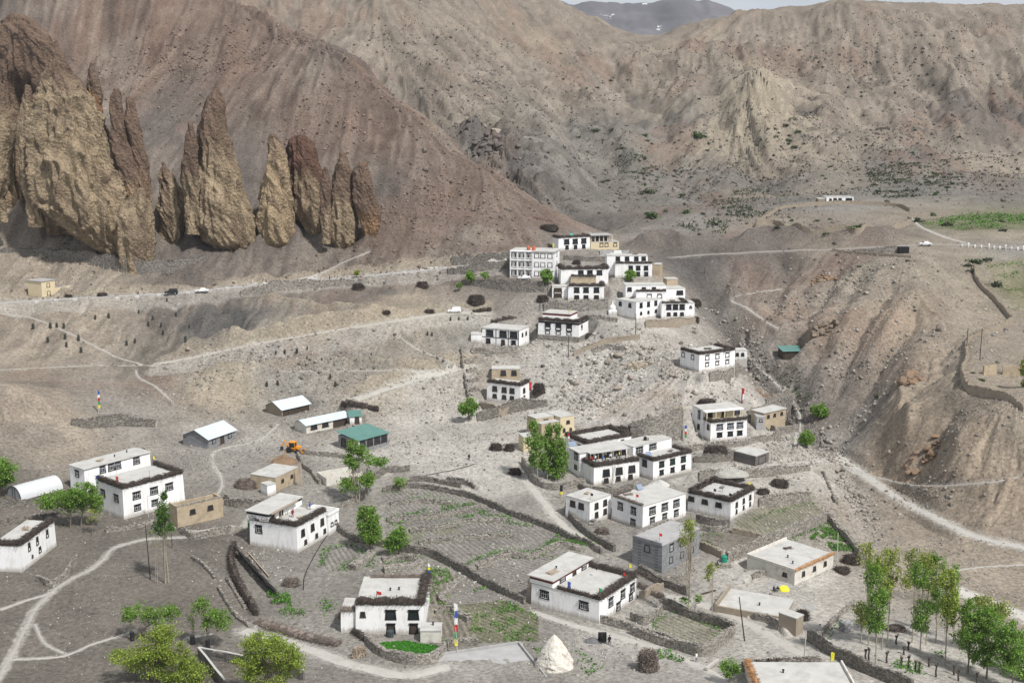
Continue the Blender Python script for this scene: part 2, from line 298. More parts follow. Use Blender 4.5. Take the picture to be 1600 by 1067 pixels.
# ------------------------------------------------------------------ materials
MATS = {}
def nd(nt, t, **k):
    n = nt.nodes.new(t)
    for a, b in k.items():
        if a in ('operation', 'blend_type', 'data_type', 'feature', 'noise_dimensions', 'attribute_name', 'distance', 'bands_direction', 'wave_type', 'interpolation_type', 'clamp', 'noise_type'): setattr(n, a, b)
        else: n.inputs[a].default_value = b
    return n
def mat(name, col, rough=.85, var=.18, scale=.8, bump=.0, bscale=4., metal=0., spec=.3, island=0., dark=None, dscale=.5, damt=.4, kind=None, trans=0., emit=None):
    if name in MATS: return MATS[name]
    m = bpy.data.materials.new(name); m.use_nodes = True; nt = m.node_tree; L = nt.links.new
    b = nt.nodes['Principled BSDF']; b.inputs['Roughness'].default_value = rough; b.inputs['Metallic'].default_value = metal; b.inputs['Specular IOR Level'].default_value = spec
    geo = nd(nt, 'ShaderNodeNewGeometry')
    n1 = nd(nt, 'ShaderNodeTexNoise', Scale=scale, Detail=6., Roughness=.62); L(geo.outputs['Position'], n1.inputs['Vector'])
    mr = nd(nt, 'ShaderNodeMapRange'); mr.inputs['From Min'].default_value = .25; mr.inputs['From Max'].default_value = .75; mr.inputs['To Min'].default_value = 1 - var; mr.inputs['To Max'].default_value = 1 + var; L(n1.outputs['Fac'], mr.inputs['Value'])
    mx = nd(nt, 'ShaderNodeMix', data_type='RGBA', blend_type='MULTIPLY'); mx.inputs[0].default_value = 1; mx.inputs[6].default_value = (*col, 1); L(mr.outputs[0], mx.inputs[7])
    out = mx.outputs[2]
    if dark is not None:
        n2 = nd(nt, 'ShaderNodeTexNoise', Scale=dscale, Detail=8., Roughness=.7); L(geo.outputs['Position'], n2.inputs['Vector'])
        if kind == 'plaster': mp0 = nd(nt, 'ShaderNodeMapping'); mp0.inputs['Scale'].default_value = (1.5, 1.5, .28); L(geo.outputs['Position'], mp0.inputs[0]); L(mp0.outputs[0], n2.inputs['Vector'])
        r2 = nd(nt, 'ShaderNodeMapRange'); r2.inputs['From Min'].default_value = .48; r2.inputs['From Max'].default_value = .68; r2.inputs['To Max'].default_value = damt; L(n2.outputs['Fac'], r2.inputs['Value'])
        m2 = nd(nt, 'ShaderNodeMix', data_type='RGBA'); L(r2.outputs[0], m2.inputs[0]); L(out, m2.inputs[6]); m2.inputs[7].default_value = (*dark, 1); out = m2.outputs[2]
    if kind == 'plaster':                                   # splashed dirt along the foot of the wall
        tcn = nd(nt, 'ShaderNodeTexCoord'); sz_ = nd(nt, 'ShaderNodeSeparateXYZ'); L(tcn.outputs['Object'], sz_.inputs[0]); ad_ = nd(nt, 'ShaderNodeMath', operation='MULTIPLY_ADD'); L(n2.outputs['Fac'], ad_.inputs[0]); ad_.inputs[1].default_value = -1.9; L(sz_.outputs[2], ad_.inputs[2])
        rz_ = nd(nt, 'ShaderNodeMapRange'); rz_.inputs['From Min'].default_value = -.75; rz_.inputs['From Max'].default_value = .1; rz_.inputs['To Min'].default_value = .75; rz_.inputs['To Max'].default_value = 0; L(ad_.outputs[0], rz_.inputs['Value'])
        m7 = nd(nt, 'ShaderNodeMix', data_type='RGBA'); L(rz_.outputs[0], m7.inputs[0]); L(out, m7.inputs[6]); m7.inputs[7].default_value = (.33, .30, .26, 1); out = m7.outputs[2]
    if island:
        r3 = nd(nt, 'ShaderNodeMapRange'); r3.inputs['To Min'].default_value = 1 - island; r3.inputs['To Max'].default_value = 1 + island; L(geo.outputs['Random Per Island'], r3.inputs['Value'])
        m3 = nd(nt, 'ShaderNodeMix', data_type='RGBA', blend_type='MULTIPLY'); m3.inputs[0].default_value = 1; L(out, m3.inputs[6]); L(r3.outputs[0], m3.inputs[7]); out = m3.outputs[2]
    if kind == 'stone':
        vo = nd(nt, 'ShaderNodeTexVoronoi', Scale=2.6); mp = nd(nt, 'ShaderNodeMapping'); mp.inputs['Scale'].default_value = (1, 1, 1.7); L(geo.outputs['Position'], mp.inputs[0]); L(mp.outputs[0], vo.inputs['Vector'])
        sp = nd(nt, 'ShaderNodeSeparateColor'); L(vo.outputs['Color'], sp.inputs[0])
        r4 = nd(nt, 'ShaderNodeMapRange'); r4.inputs['To Min'].default_value = .5; r4.inputs['To Max'].default_value = 1.35; L(sp.outputs[0], r4.inputs['Value'])
        m4 = nd(nt, 'ShaderNodeMix', data_type='RGBA', blend_type='MULTIPLY'); m4.inputs[0].default_value = 1; L(out, m4.inputs[6]); L(r4.outputs[0], m4.inputs[7]); out = m4.outputs[2]
        ve = nd(nt, 'ShaderNodeTexVoronoi', feature='DISTANCE_TO_EDGE', Scale=2.6); L(mp.outputs[0], ve.inputs['Vector'])
        r5 = nd(nt, 'ShaderNodeMapRange'); r5.inputs['From Max'].default_value = .09; r5.inputs['To Min'].default_value = .4; L(ve.outputs['Distance'], r5.inputs['Value'])
        m5 = nd(nt, 'ShaderNodeMix', data_type='RGBA', blend_type='MULTIPLY'); m5.inputs[0].default_value = 1; L(out, m5.inputs[6]); L(r5.outputs[0], m5.inputs[7]); out = m5.outputs[2]
    if kind == 'block':
        sx = nd(nt, 'ShaderNodeSeparateXYZ'); L(geo.outputs['Position'], sx.inputs[0]); a1 = nd(nt, 'ShaderNodeMath', operation='ADD'); L(sx.outputs[0], a1.inputs[0]); L(sx.outputs[1], a1.inputs[1]); cx = nd(nt, 'ShaderNodeCombineXYZ'); L(a1.outputs[0], cx.inputs[0]); L(sx.outputs[2], cx.inputs[1])
        br = nd(nt, 'ShaderNodeTexBrick', Scale=1.); br.inputs['Mortar Size'].default_value = .03; br.inputs['Brick Width'].default_value = .6; br.inputs['Row Height'].default_value = .3
        br.inputs['Color1'].default_value = (.8, .8, .8, 1); br.inputs['Color2'].default_value = (1.25, 1.25, 1.25, 1); br.inputs['Mortar'].default_value = (.6, .6, .6, 1); L(cx.outputs[0], br.inputs['Vector'])
        m6 = nd(nt, 'ShaderNodeMix', data_type='RGBA', blend_type='MULTIPLY'); m6.inputs[0].default_value = 1; L(out, m6.inputs[6]); L(br.outputs['Color'], m6.inputs[7]); out = m6.outputs[2]
    L(out, b.inputs['Base Color'])
    if bump:
        nb = nd(nt, 'ShaderNodeTexNoise', Scale=bscale, Detail=5.); L(geo.outputs['Position'], nb.inputs['Vector'])
        bp = nd(nt, 'ShaderNodeBump', Strength=bump, Distance=.15); L(nb.outputs['Fac'], bp.inputs['Height']); L(bp.outputs[0], b.inputs['Normal'])
    if trans:
        tr = nd(nt, 'ShaderNodeBsdfTranslucent'); L(out, tr.inputs[0]); ms = nd(nt, 'ShaderNodeMixShader'); ms.inputs[0].default_value = trans
        L(b.outputs[0], ms.inputs[1]); L(tr.outputs[0], ms.inputs[2]); L(ms.outputs[0], nt.nodes['Material Output'].inputs['Surface'])
    MATS[name] = m; return m
WHITE = mat('white_plaster', (.83, .83, .83), var=.04, scale=.5, dark=(.52, .49, .45), dscale=.9, damt=.5, bump=.25, bscale=3, kind='plaster')
WORN = mat('worn_plaster', (.62, .60, .55), var=.08, dark=(.36, .30, .23), dscale=.9, damt=.7, bump=.3)
BEIGE = mat('beige_mud_wall', (.42, .345, .245), var=.15, dark=(.22, .17, .12), damt=.6, bump=.4)
CREAM = mat('cream_paint', (.62, .53, .36), var=.06, dark=(.45, .38, .27), damt=.3)
ROOF = mat('mud_roof', (.46, .452, .43), var=.12, scale=.35, dark=(.33, .315, .29), dscale=.45, damt=.7, bump=.3)
CONC = mat('concrete', (.36, .355, .35), var=.12, scale=.6, dark=(.24, .235, .23), damt=.5, bump=.2)
GREYST = mat('grey_block_wall', (.25, .255, .265), var=.12, scale=1.2, bump=.5, bscale=5, kind='block')
DKSTONE = mat('dark_block_wall', (.15, .14, .135), var=.12, scale=1.2, bump=.5, bscale=5, kind='block')
STONE = mat('dry_stone', (.30, .277, .245), var=.2, scale=1., bump=.8, bscale=3, kind='stone', dark=(.2, .18, .155), damt=.4)
STONED = mat('dark_dry_stone', (.21, .193, .17), var=.2, scale=1., bump=.8, bscale=3, kind='stone', dark=(.15, .135, .115), damt=.4)
MUDW = mat('mud_wall', (.30, .255, .20), var=.15, dark=(.2, .165, .13), bump=.4)
BRUSH = mat('brushwood', (.07, .056, .048), var=.3, scale=2, island=.55)
BRUSH2 = mat('brushwood_pale', (.17, .14, .12), var=.3, scale=2, island=.5)
WOOD = mat('pale_timber', (.34, .28, .22), var=.2, scale=3, island=.3)
WOODD = mat('dark_timber', (.06, .045, .035), var=.2)
RED = mat('oxblood_band', (.13, .020, .016), var=.15)
BLACK = mat('black_paint', (.014, .013, .014), var=.2, rough=.7)
GLASS = mat('window_glass', (.02, .025, .03), rough=.12, spec=.6, var=.1)
BGLASS = mat('blue_window_glass', (.03, .05, .09), rough=.12, spec=.6, var=.1)
WFRAME = mat('white_window_bars', (.62, .63, .63), var=.05)
GFRAME = mat('green_window_bars', (.03, .10, .06), var=.05)
TIN = mat('tin_roof', (.52, .57, .61), rough=.5, metal=0., var=.1, scale=.4)
TEAL = mat('green_tin_roof', (.10, .215, .19), rough=.5, var=.14, scale=.5)
METAL = mat('dark_metal', (.05, .05, .055), rough=.5, metal=.6)
BARK = mat('bark', (.20, .17, .135), var=.3, scale=4, bump=.3)
PBARK = mat('pale_bark', (.34, .30, .24), var=.2, scale=4, bump=.2)
def leafm(n, c): return mat(n, c, var=.3, scale=.9, island=.5, rough=.6, trans=.42)
LF_G = leafm('leaf_green', (.175, .30, .052)); LF_Y = leafm('leaf_yellow_green', (.27, .35, .06)); LF_D = leafm('leaf_dark', (.09, .185, .03)); LF_B = leafm('leaf_bright', (.185, .32, .06)); LF_O = leafm('leaf_olive', (.28, .33, .075))
SHR = mat('shrub_leaf', (.042, .055, .024), var=.3, island=.4); SHR2 = mat('shrub_leaf_green', (.05, .09, .022), var=.3, island=.4)
GRASS = mat('grass_blade', (.085, .20, .03), var=.35, scale=.4, island=.4, trans=.2); GRASSB = mat('lawn_blade', (.06, .24, .02), var=.2, island=.3, trans=.2)
CLOTH = {k: mat('cloth_' + k, c, var=.08) for k, c in dict(red=(.5, .03, .03), blue=(.04, .10, .42), yellow=(.75, .68, .05), white=(.75, .75, .75), green=(.05, .32, .12), black=(.015, .015, .018), grey=(.2, .2, .22), maroon=(.2, .02, .03), brown=(.12, .07, .05), pink=(.5, .2, .25)).items()}
SKIN = mat('skin', (.32, .18, .12), var=.05); HAIR = mat('hair', (.015, .012, .01))
ROCK = mat('boulder_rock', (.30, .255, .21), var=.25, scale=.8, bump=.5, dark=(.17, .14, .11))
# ------------------------------------------------------------------ houses
HS = {}
def house(key, name, label, cat, F, vt, Rt, Lt=None, D=None, ymin=142., blend=2.6, group=None, pad_=True):
    """front corner F (base), wall-top row vt, far ends of the two visible faces; solves yaw, width, depth"""
    P = hit(F[0], F[1], ymin); zt_ = P[1] * tanv(vt)
    def solve(phi, u):
        a = (u - 800) / FP; c, s = math.cos(phi), math.sin(phi)
        return (a * (P[1] * CT - zt_ * ST) - P[0]) / (c - a * s * CT)
    def vof(phi, t):
        y = P[1] + t * math.sin(phi); w = (y * ST + zt_ * CT) / (y * CT - zt_ * ST); return 533.5 - FP * w
    best = None
    for k in range(-20, 86):
        phi = math.radians(k); W = solve(phi, Rt[0])
        if W <= 0 or W > 60: continue
        c = (vof(phi, W) - Rt[1]) ** 2; d = D
        if Lt is not None:
            if k < 3: continue
            d = solve(phi + PI / 2, Lt[0])
            if d <= 0 or d > 40: continue
            c += (vof(phi + PI / 2, d) - Lt[1]) ** 2
            c += 3 * max(0, d - 17) ** 2 * .05 + 3 * max(0, W - 22) ** 2 * .05
        if best is None or c < best[0]: best = (c, phi, W, d)
    c, phi, W, d = best
    o = empty(name, P, phi, label, cat, group)
    h = dict(o=o, P=P, phi=phi, W=W, D=d, h=zt_ - P[2], key=key, px=ppm(P))
    HS[key] = h
    if pad_: pad(P[0], P[1], W, d, phi, P[2], blend)
    print('HOUSE %s phi %.0f W %.1f D %.1f H %.1f Y %.0f cost %.1f' % (key, math.degrees(phi), W, d, h['h'], P[1], c))
    return h
def hw(h, x, y, z=0):
    c, s = math.cos(h['phi']), math.sin(h['phi']); P = h['P']
    return np.array([P[0] + x * c - y * s, P[1] + x * s + y * c, P[2] + z])
def sticks(mb, p0, p1, z, w, hh, out, dens, m=0, L=(.5, .95)):
    """brushwood stacked along an edge, the twigs lying across it"""
    p0 = Vector(p0); p1 = Vector(p1); d = p1 - p0; ln = d.length; d.normalize(); out = Vector(out)
    for i in range(int(ln * dens)):
        t = R.uniform(-.1, ln + .1); q = R.random(); zz = z + hh * (q ** .8)
        c = p0 + d * t + out * R.uniform(-.25, .35) * w; c.z = zz
        lean = R.uniform(-.35, .35); l = R.uniform(*L) * w * (1.15 - .35 * q)
        dirv = (out + d * lean + Vector((0, 0, R.uniform(-.28, .18)))).normalized()
        mb.bar(c - dirv * l * .5, c + dirv * l * .5, R.uniform(.018, .04), m, 3)
def lump_strip(mb, p0, p1, z, w, hh, m=0):
    p0 = Vector(p0); p1 = Vector(p1); d = p1 - p0; ln = d.length
    if ln < .2: return
    d.normalize(); nrm = Vector((-d.y, d.x, 0)); k = max(2, int(ln / .45)); V = []; F = []; prof = [(-.5, 0), (-.52, .5), (-.3, .95), (.05, 1.02), (.35, .9), (.5, .5), (.5, 0)]; np_ = len(prof)
    for i in range(k + 1):
        c = p0 + d * (ln * i / k)
        for a, b in prof:
            q = 1 + R.uniform(-.14, .14); V.append((c.x + nrm.x * a * w * q, c.y + nrm.y * a * w * q, z + b * hh * (1 + .22 * math.sin(i * .9 + ln) + R.uniform(-.16, .16))))
    for i in range(k):
        for j in range(np_ - 1): F.append((i * np_ + j, (i + 1) * np_ + j, (i + 1) * np_ + j + 1, i * np_ + j + 1))
    F.append(tuple(range(np_))); F.append(tuple(k * np_ + j for j in range(np_))[::-1]); mb.add(V, F, m)
def block(h, x0, x1, y0, y1, z0, z1, wall=None, roof=None, brush='', rim=None, band=RED, bh=.55, bw=1., over=.12, dens=None, down=0., roofz=0., pale=False, batter=None, wname='wall', rt=.18):
    """one storey block: battered walls, roof slab, painted band and brushwood edge"""
    o = h['o']; wall = wall or WHITE; H = z1 - z0; bh *= 1.35; bw *= 1.25; t = (.03 * H if batter is None else batter)
    m = MB(); m.box(x0 - down * .02, x1 + down * .02, y0 - down * .02, y1 + down * .02, z0 - down, z1, 0, t); m.build(wname, wall, o)
    x0 += t; x1 -= t; y0 += t; y1 -= t
    if band:
        mb = MB(); bt = .035
        mb.box(x0 - bt, x1 + bt, y0 - bt - .02, y0 - .005, z1 - .55, z1 - .02).box(x0 - bt - .02, x0 - .005, y0 - .005, y1 + bt, z1 - .55, z1 - .021).box(x1 + .005, x1 + bt + .02, y0 - .005, y1 + bt, z1 - .55, z1 - .021)
        mb.build('painted_band', band, o)
    m = MB(); nx, ny = max(2, int((x1 - x0) / 1.2)), max(2, int((y1 - y0) / 1.2)); V = []; F = []
    e = over
    for j in range(ny + 1):
        for i in range(nx + 1): V.append((x0 - e + (x1 - x0 + 2 * e) * i / nx, y0 - e + (y1 - y0 + 2 * e) * j / ny, z1 + rt + .03 * R.uniform(-1, 1)))
    for j in range(ny):
        for i in range(nx): a = j * (nx + 1) + i; F.append((a, a + 1, a + nx + 2, a + nx + 1))
    nb = len(V); V += [(x0 - e, y0 - e, z1), (x1 + e, y0 - e, z1), (x1 + e, y1 + e, z1), (x0 - e, y1 + e, z1)]
    bot = [i for i in range(nx + 1)]; F.append([nb, nb + 1] + bot[::-1]); top = [ny * (nx + 1) + i for i in range(nx + 1)]; F.append([nb + 2, nb + 3] + top)
    lf = [j * (nx + 1) for j in range(ny + 1)]; F.append([nb + 3, nb] + lf); rg = [j * (nx + 1) + nx for j in range(ny + 1)]; F.append([nb + 1, nb + 2] + rg[::-1]); F.append([nb + 3, nb + 2, nb + 1, nb])
    m.add(V, F); m.build('roof', roof or ROOF, o)
    zz = z1 + rt - .06
    E = {'f': ((x0, y0), (x1, y0), (0, -1)), 'b': ((x0, y1), (x1, y1), (0, 1)), 'l': ((x0, y0), (x0, y1), (-1, 0)), 'r': ((x1, y0), (x1, y1), (1, 0))}
    dn = dens or min(34, 7 * h['px'] - 8)
    for k in brush:
        a, b, out = E[k]; mb = MB(); off = bw * .28
        a3 = (a[0] - out[0] * off, a[1] - out[1] * off, 0); b3 = (b[0] - out[0] * off, b[1] - out[1] * off, 0)
        lump_strip(mb, a3, b3, zz, bw * .78, bh * .85, 0); sticks(mb, a3, b3, zz, bw, bh, (*out, 0), max(10, dn), 0, (.8, 1.35))
        mb.build('brushwood_parapet', BRUSH2 if pale else BRUSH, o)
    if rim:
        for k in rim:
            a, b, out = E[k]; mb = MB(); w = .22
            if k in 'fb': mb.box(a[0] - e, b[0] + e, a[1] - w if k == 'f' else a[1] - .02, a[1] + .02 if k == 'f' else a[1] + w, zz, zz + .5)
            else: mb.box(a[0] - w if k == 'l' else a[0] - .02, a[0] + .02 if k == 'l' else a[0] + w, a[1] + .03, b[1] - .03, zz + .002, zz + .503)
            mb.build('parapet', wall, o)
def window(h, face, s, zc, w=1.1, hh=1.2, style='b', x0=0, x1=None, y0=0, y1=None, t=None, door=False):
    """face f: plane y=y0 at distance s along x;  l: plane x=x0 at distance s along y;  r: plane x=x1"""
    x1 = h['W'] if x1 is None else x1
    if t is None: t = .03 * h['h'] * (max(0, zc - hh / 2) + 3) / (h['h'] + 3) - .035
    if face == 'f': M = Matrix.Translation((s, y0 + t, zc)) @ Matrix.Rotation(0, 4, 'Z')
    elif face == 'l': M = Matrix.Translation((x0 + t, s, zc)) @ Matrix.Rotation(-PI / 2, 4, 'Z')
    else: M = Matrix.Translation((x1 - t, s, zc)) @ Matrix.Rotation(PI / 2, 4, 'Z')
    a = w / 2; b = hh / 2; tp, bt = a + .14, a + .30; e = .11
    V = []; F = []
    out = [(-tp, b + .16), (tp, b + .16), (bt, -b - .18), (-bt, -b - .18)]; inn = [(-a, b), (a, b), (a, -b), (-a, -b)]
    for (x, z) in out: V.append((x, -e, z))
    for (x, z) in inn: V.append((x, -e, z))
    for (x, z) in out: V.append((x, .10, z))
    for (x, z) in inn: V.append((x, .02, z))
    for k in range(4):
        j = (k + 1) % 4; F += [(k, 4 + k, 4 + j, j), (k, j, 8 + j, 8 + k), (4 + k, 12 + k, 12 + j, 4 + j)]
    mb = MB(); mb.add(V, F)
    if style != 'n': mb.box(-tp - .12, tp + .12, -e - .12, .02, b + .162, b + .34)
    nm = 'door' if door else 'window'
    fm = {'b': BLACK, 'g': BLACK, 'n': WOODD, 'u': BLACK, 'w': BLACK, 'x': BLACK}[style]
    mb.v = [tuple(M @ Vector(q)) for q in mb.v]; o = mb.build(nm, fm, h['o'])
    mb = MB(); mb.box(-a - .01, a + .01, -.025, .012, -b - .01, b + .01); mb.v = [tuple(M @ Vector(q)) for q in mb.v]
    mb.build('panel' if door else 'pane', WOODD if door else (BGLASS if style == 'u' else GLASS), o)
    if style in 'bgwu' and not door and h['px'] > 5.6:
        mb = MB(); k = 3 if w > 1.2 else 2; g = .028
        for i in range(k + 1): xx = -a + .05 + (2 * a - .1) * i / k; mb.box(xx - g, xx + g, -.075, -.03, -b, b)
        mb.box(-a, a, -.07, -.032, b - .40, b - .34); mb.box(-a, a, -.071, -.033, -b, -b + .07)
        mb.v = [tuple(M @ Vector(q)) for q in mb.v]; mb.build('frame', GFRAME if style == 'g' else (WOODD if style == 'b' and w < .8 else WFRAME), o)
def wins(h, face, fr, zf, w, hh, style='b', **k):
    L = h['W'] if face == 'f' else h['D']; z0 = k.pop('z0', 0); Hh = k.pop('H', h['h'])
    for f in fr: window(h, face, f * L, z0 + zf * Hh, w, hh, style, **k)
def simple(h, brush='fl', **k): block(h, 0, h['W'], 0, h['D'], 0, h['h'], brush=brush, down=3., **k)

def carve(pts, w, dep, ymin=142., col=None, cs=.5):
    global Z, VC
    P = hits(pts, ymin); P = resample(P, 4.); ys = [p[1] for p in P]; xs = [p[0] for p in P]; r = subset(0, 0, min(ys) - w - 2, max(ys) + w + 2)
    Xs, Ys = X[r], Y[r]; d, zb, al = dist_poly(Xs + .35 * w * fbm(Xs / w / 1.2, Ys / w / 1.2, 3), Ys + .35 * w * fbm(Xs / w / 1.2 + 7, Ys / w / 1.2, 3), P[::2] + [P[-1]]); L = al.max() + 1e-6
    end = np.minimum(1, np.minimum(al, L - al) / (w * .8) + .15); k = np.clip(1 - d / w, 0, 1) ** (1.3 if dep > 0 else 1.6)
    Z[r] = Z[r] - dep * k * end
    if col is not None: k = (k * cs)[..., None]; VC[r] = VC[r] * (1 - k) + np.array(col) * k
for a in [([(1075, 412), (1095, 440), (1125, 490), (1165, 540), (1205, 590), (1250, 640), (1290, 690)], 16, 9, C['d'], .55), ([(1290, 690), (1310, 740), (1335, 790), (1365, 850)], 8, 2, C['l'], .4), ([(1200, 408), (1165, 475)], 6, 3.2), ([(1245, 402), (1205, 490)], 6, 3.2), ([(1275, 404), (1235, 500)], 5, 2.4), ([(1310, 404), (1270, 480), (1230, 560)], 7, 3.6), ([(1350, 415), (1300, 500), (1260, 590)], 6, 3.), ([(1400, 430), (1340, 530), (1290, 630)], 8, 4.5), ([(1440, 470), (1400, 540), (1330, 640)], 6, 3.), ([(1500, 520), (1450, 590), (1380, 680)], 8, 4.), ([(1505, 620), (1470, 680), (1450, 750)], 6, 3.5), ([(1545, 650), (1520, 750)], 6, 3.), ([(1590, 670), (1580, 760)], 5, 2.5), ([(1225, 402), (1188, 480)], 4, 2.), ([(1150, 400), (1135, 450)], 5, 2.5),
          ([(1420, 600), (1410, 680), (1425, 730)], 11, -5, C['b'], .5), ([(1365, 720), (1400, 745), (1440, 757)], 5, 2.5, C['b'], .3), ([(1475, 640), (1480, 740)], 8, -2.5), ([(210, 472), (265, 545)], 5, 2.), ([(335, 462), (395, 535)], 5, 2.2), ([(270, 470), (330, 548)], 4, 1.8), ([(120, 475), (200, 560)], 5, 1.6), ([(480, 462), (520, 500)], 4, 1.4), ([(500, 540), (560, 575)], 4, 1.6), ([(440, 545), (490, 590)], 4, 1.4), ([(297, 300), (300, 395)], 6, -5, C['p'], .6), ([(244, 330), (240, 395)], 5, -4, C['p'], .6), ([(404, 330), (405, 395)], 5, -4, C['p'], .6), ([(458, 340), (466, 395)], 5, -3, C['p'], .6), ([(600, 330), (570, 395)], 7, -4, C['r'], .4), ([(30, 320), (60, 385)], 7, -4, C['t'], .5), ([(985, 388), (1030, 378), (1075, 394)], 9, -5, C['p'], .6), ([(1150, 384), (1200, 372), (1300, 374), (1380, 372), (1420, 370)], 9, -4.5, C['p'], .6), ([(395, 474), (480, 482), (560, 488), (625, 493)], 6, -3, C['o'], .6), ([(270, 556), (340, 538), (420, 521), (520, 504), (600, 492)], 6, -3.5, C['o'], .5), ([(575, 604), (640, 584), (690, 570)], 5, -3, C['o'], .5), ([(330, 578), (450, 572), (600, 570), (680, 571)], 4, -2, C['o'], .45), ([(-30, 640), (50, 628), (110, 660)], 26, -5), ([(60, 400), (130, 455)], 5, 2.), ([(250, 412), (330, 448)], 5, 2.), ([(400, 400), (440, 432)], 4, 1.8), ([(560, 392), (600, 420)], 4, 1.6), ([(30, 480), (60, 560)], 6, 2.)]:
    carve(a[0], a[1], a[2], col=a[3] if len(a) > 3 else None, cs=a[4] if len(a) > 4 else .5)
for a in [([(640, 130), (700, 185), (760, 230), (820, 280), (880, 335), (960, 368)], 34, 15, (.13, .115, .10), .6), ([(1110, 130), (1135, 210), (1180, 275), (1215, 305)], 26, 11, C['d'], .4), ([(1235, 140), (1225, 200), (1215, 290)], 22, 8), ([(1430, 90), (1450, 160), (1465, 230)], 22, 8), ([(820, 110), (870, 180), (930, 260), (985, 330)], 24, 10), ([(1000, 110), (1030, 180), (1055, 250), (1085, 320)], 24, 9), ([(1330, 100), (1350, 180), (1345, 250)], 20, 7), ([(1530, 110), (1560, 180), (1590, 240)], 22, 8), ([(720, 60), (760, 120), (800, 170)], 24, 8), ([(940, 60), (960, 120), (990, 170)], 22, 8), ([(1150, 50), (1130, 90)], 20, 7), ([(560, 40), (620, 110)], 20, 8), ([(1230, 60), (1250, 120)], 20, 7),
          ([(1160, 118), (1180, 180), (1200, 245)], 38, -15, C['o'], .6), ([(900, 130), (950, 200), (985, 260)], 34, -9), ([(770, 130), (840, 200), (870, 250)], 34, -10), ([(1290, 90), (1310, 150), (1300, 220)], 34, -8), ([(1490, 80), (1510, 150), (1530, 220)], 34, -9), ([(1070, 110), (1090, 170), (1110, 230)], 26, -8), ([(1390, 90), (1400, 150), (1400, 220)], 30, -7), ([(1160, 118), (1150, 180), (1150, 225)], 22, -7, C['o'], .5)]:
    carve(a[0], a[1], a[2] * .62, 500, col=a[3] if len(a) > 3 else None, cs=a[4] if len(a) > 4 else .5)
# ---- roads, tracks and paths: bench the ground first (picture coordinates only say where they run)
ROADS = []
def road(name, label, pts, w, col, cs=.85, blend=3., ymin=142., mk=True):
    P = hits(pts, ymin); Q = resample(P, 2.0)
    zs = np.array([q[2] for q in Q]); k = 7
    zp = np.pad(zs, k, mode='edge'); zs = np.convolve(zp, np.ones(2 * k + 1) / (2 * k + 1), 'valid')
    Q = [np.array([q[0], q[1], z]) for q, z in zip(Q, zs)]
    ROADS.append((name, label, Q, w, col, cs, blend, mk))
PTH = (.44, .42, .385)
road('road', 'narrow paved road crossing the hillside above the village', [(-40, 475), (0, 473), (100, 467), (200, 462), (300, 456), (380, 447), (480, 440), (560, 432), (640, 425), (700, 418), (760, 413), (800, 406)], 2.2, (.40, .39, .37), .9, 4)
road('dirt_track', 'pale dirt track climbing below the paved road', [(250, 571), (300, 560), (380, 541), (500, 520), (620, 500), (700, 489), (760, 490)], 2.0, (.45, .42, .37), .85, 5)
road('dirt_track', 'pale dirt track running down to the school buildings', [(555, 630), (600, 610), (650, 592), (698, 577), (735, 573)], 2.6, (.47, .45, .40), .85, 5)
road('path', 'thin footpath linking the two dirt tracks', [(440, 581), (520, 579), (600, 579), (690, 578)], .6, PTH, .6, 2)
road('road', 'dusty road through the gully mouth at the right', [(1305, 712), (1340, 735), (1390, 770), (1450, 805), (1520, 832), (1600, 858), (1660, 872)], 1.6, (.43, .415, .385), .75, 3)
road('road', 'dusty road behind the poplar grove', [(1440, 900), (1490, 920), (1540, 940), (1600, 965), (1660, 990)], 1.9, (.52, .50, .46), .9, 3)
road('road', 'village road above the stone retaining wall', [(1060, 752), (1100, 742), (1180, 730), (1250, 722), (1305, 716)], 2.0, (.44, .42, .385), .8, 3)
road('road', 'paved road on the cut across the right slope', [(1050, 404), (1100, 399), (1150, 394), (1250, 392), (1300, 390), (1400, 384), (1450, 382), (1520, 383), (1600, 389), (1680, 392)], 1.5, (.29, .27, .245), .7, 3.5)
road('path', 'footpath winding up the dark slope at lower left', [(-10, 1070), (20, 1020), (45, 970), (60, 945), (100, 910), (140, 890), (165, 870), (178, 856), (230, 842), (300, 838), (370, 828), (388, 812)], .75, (.40, .38, .345), .8, 1)
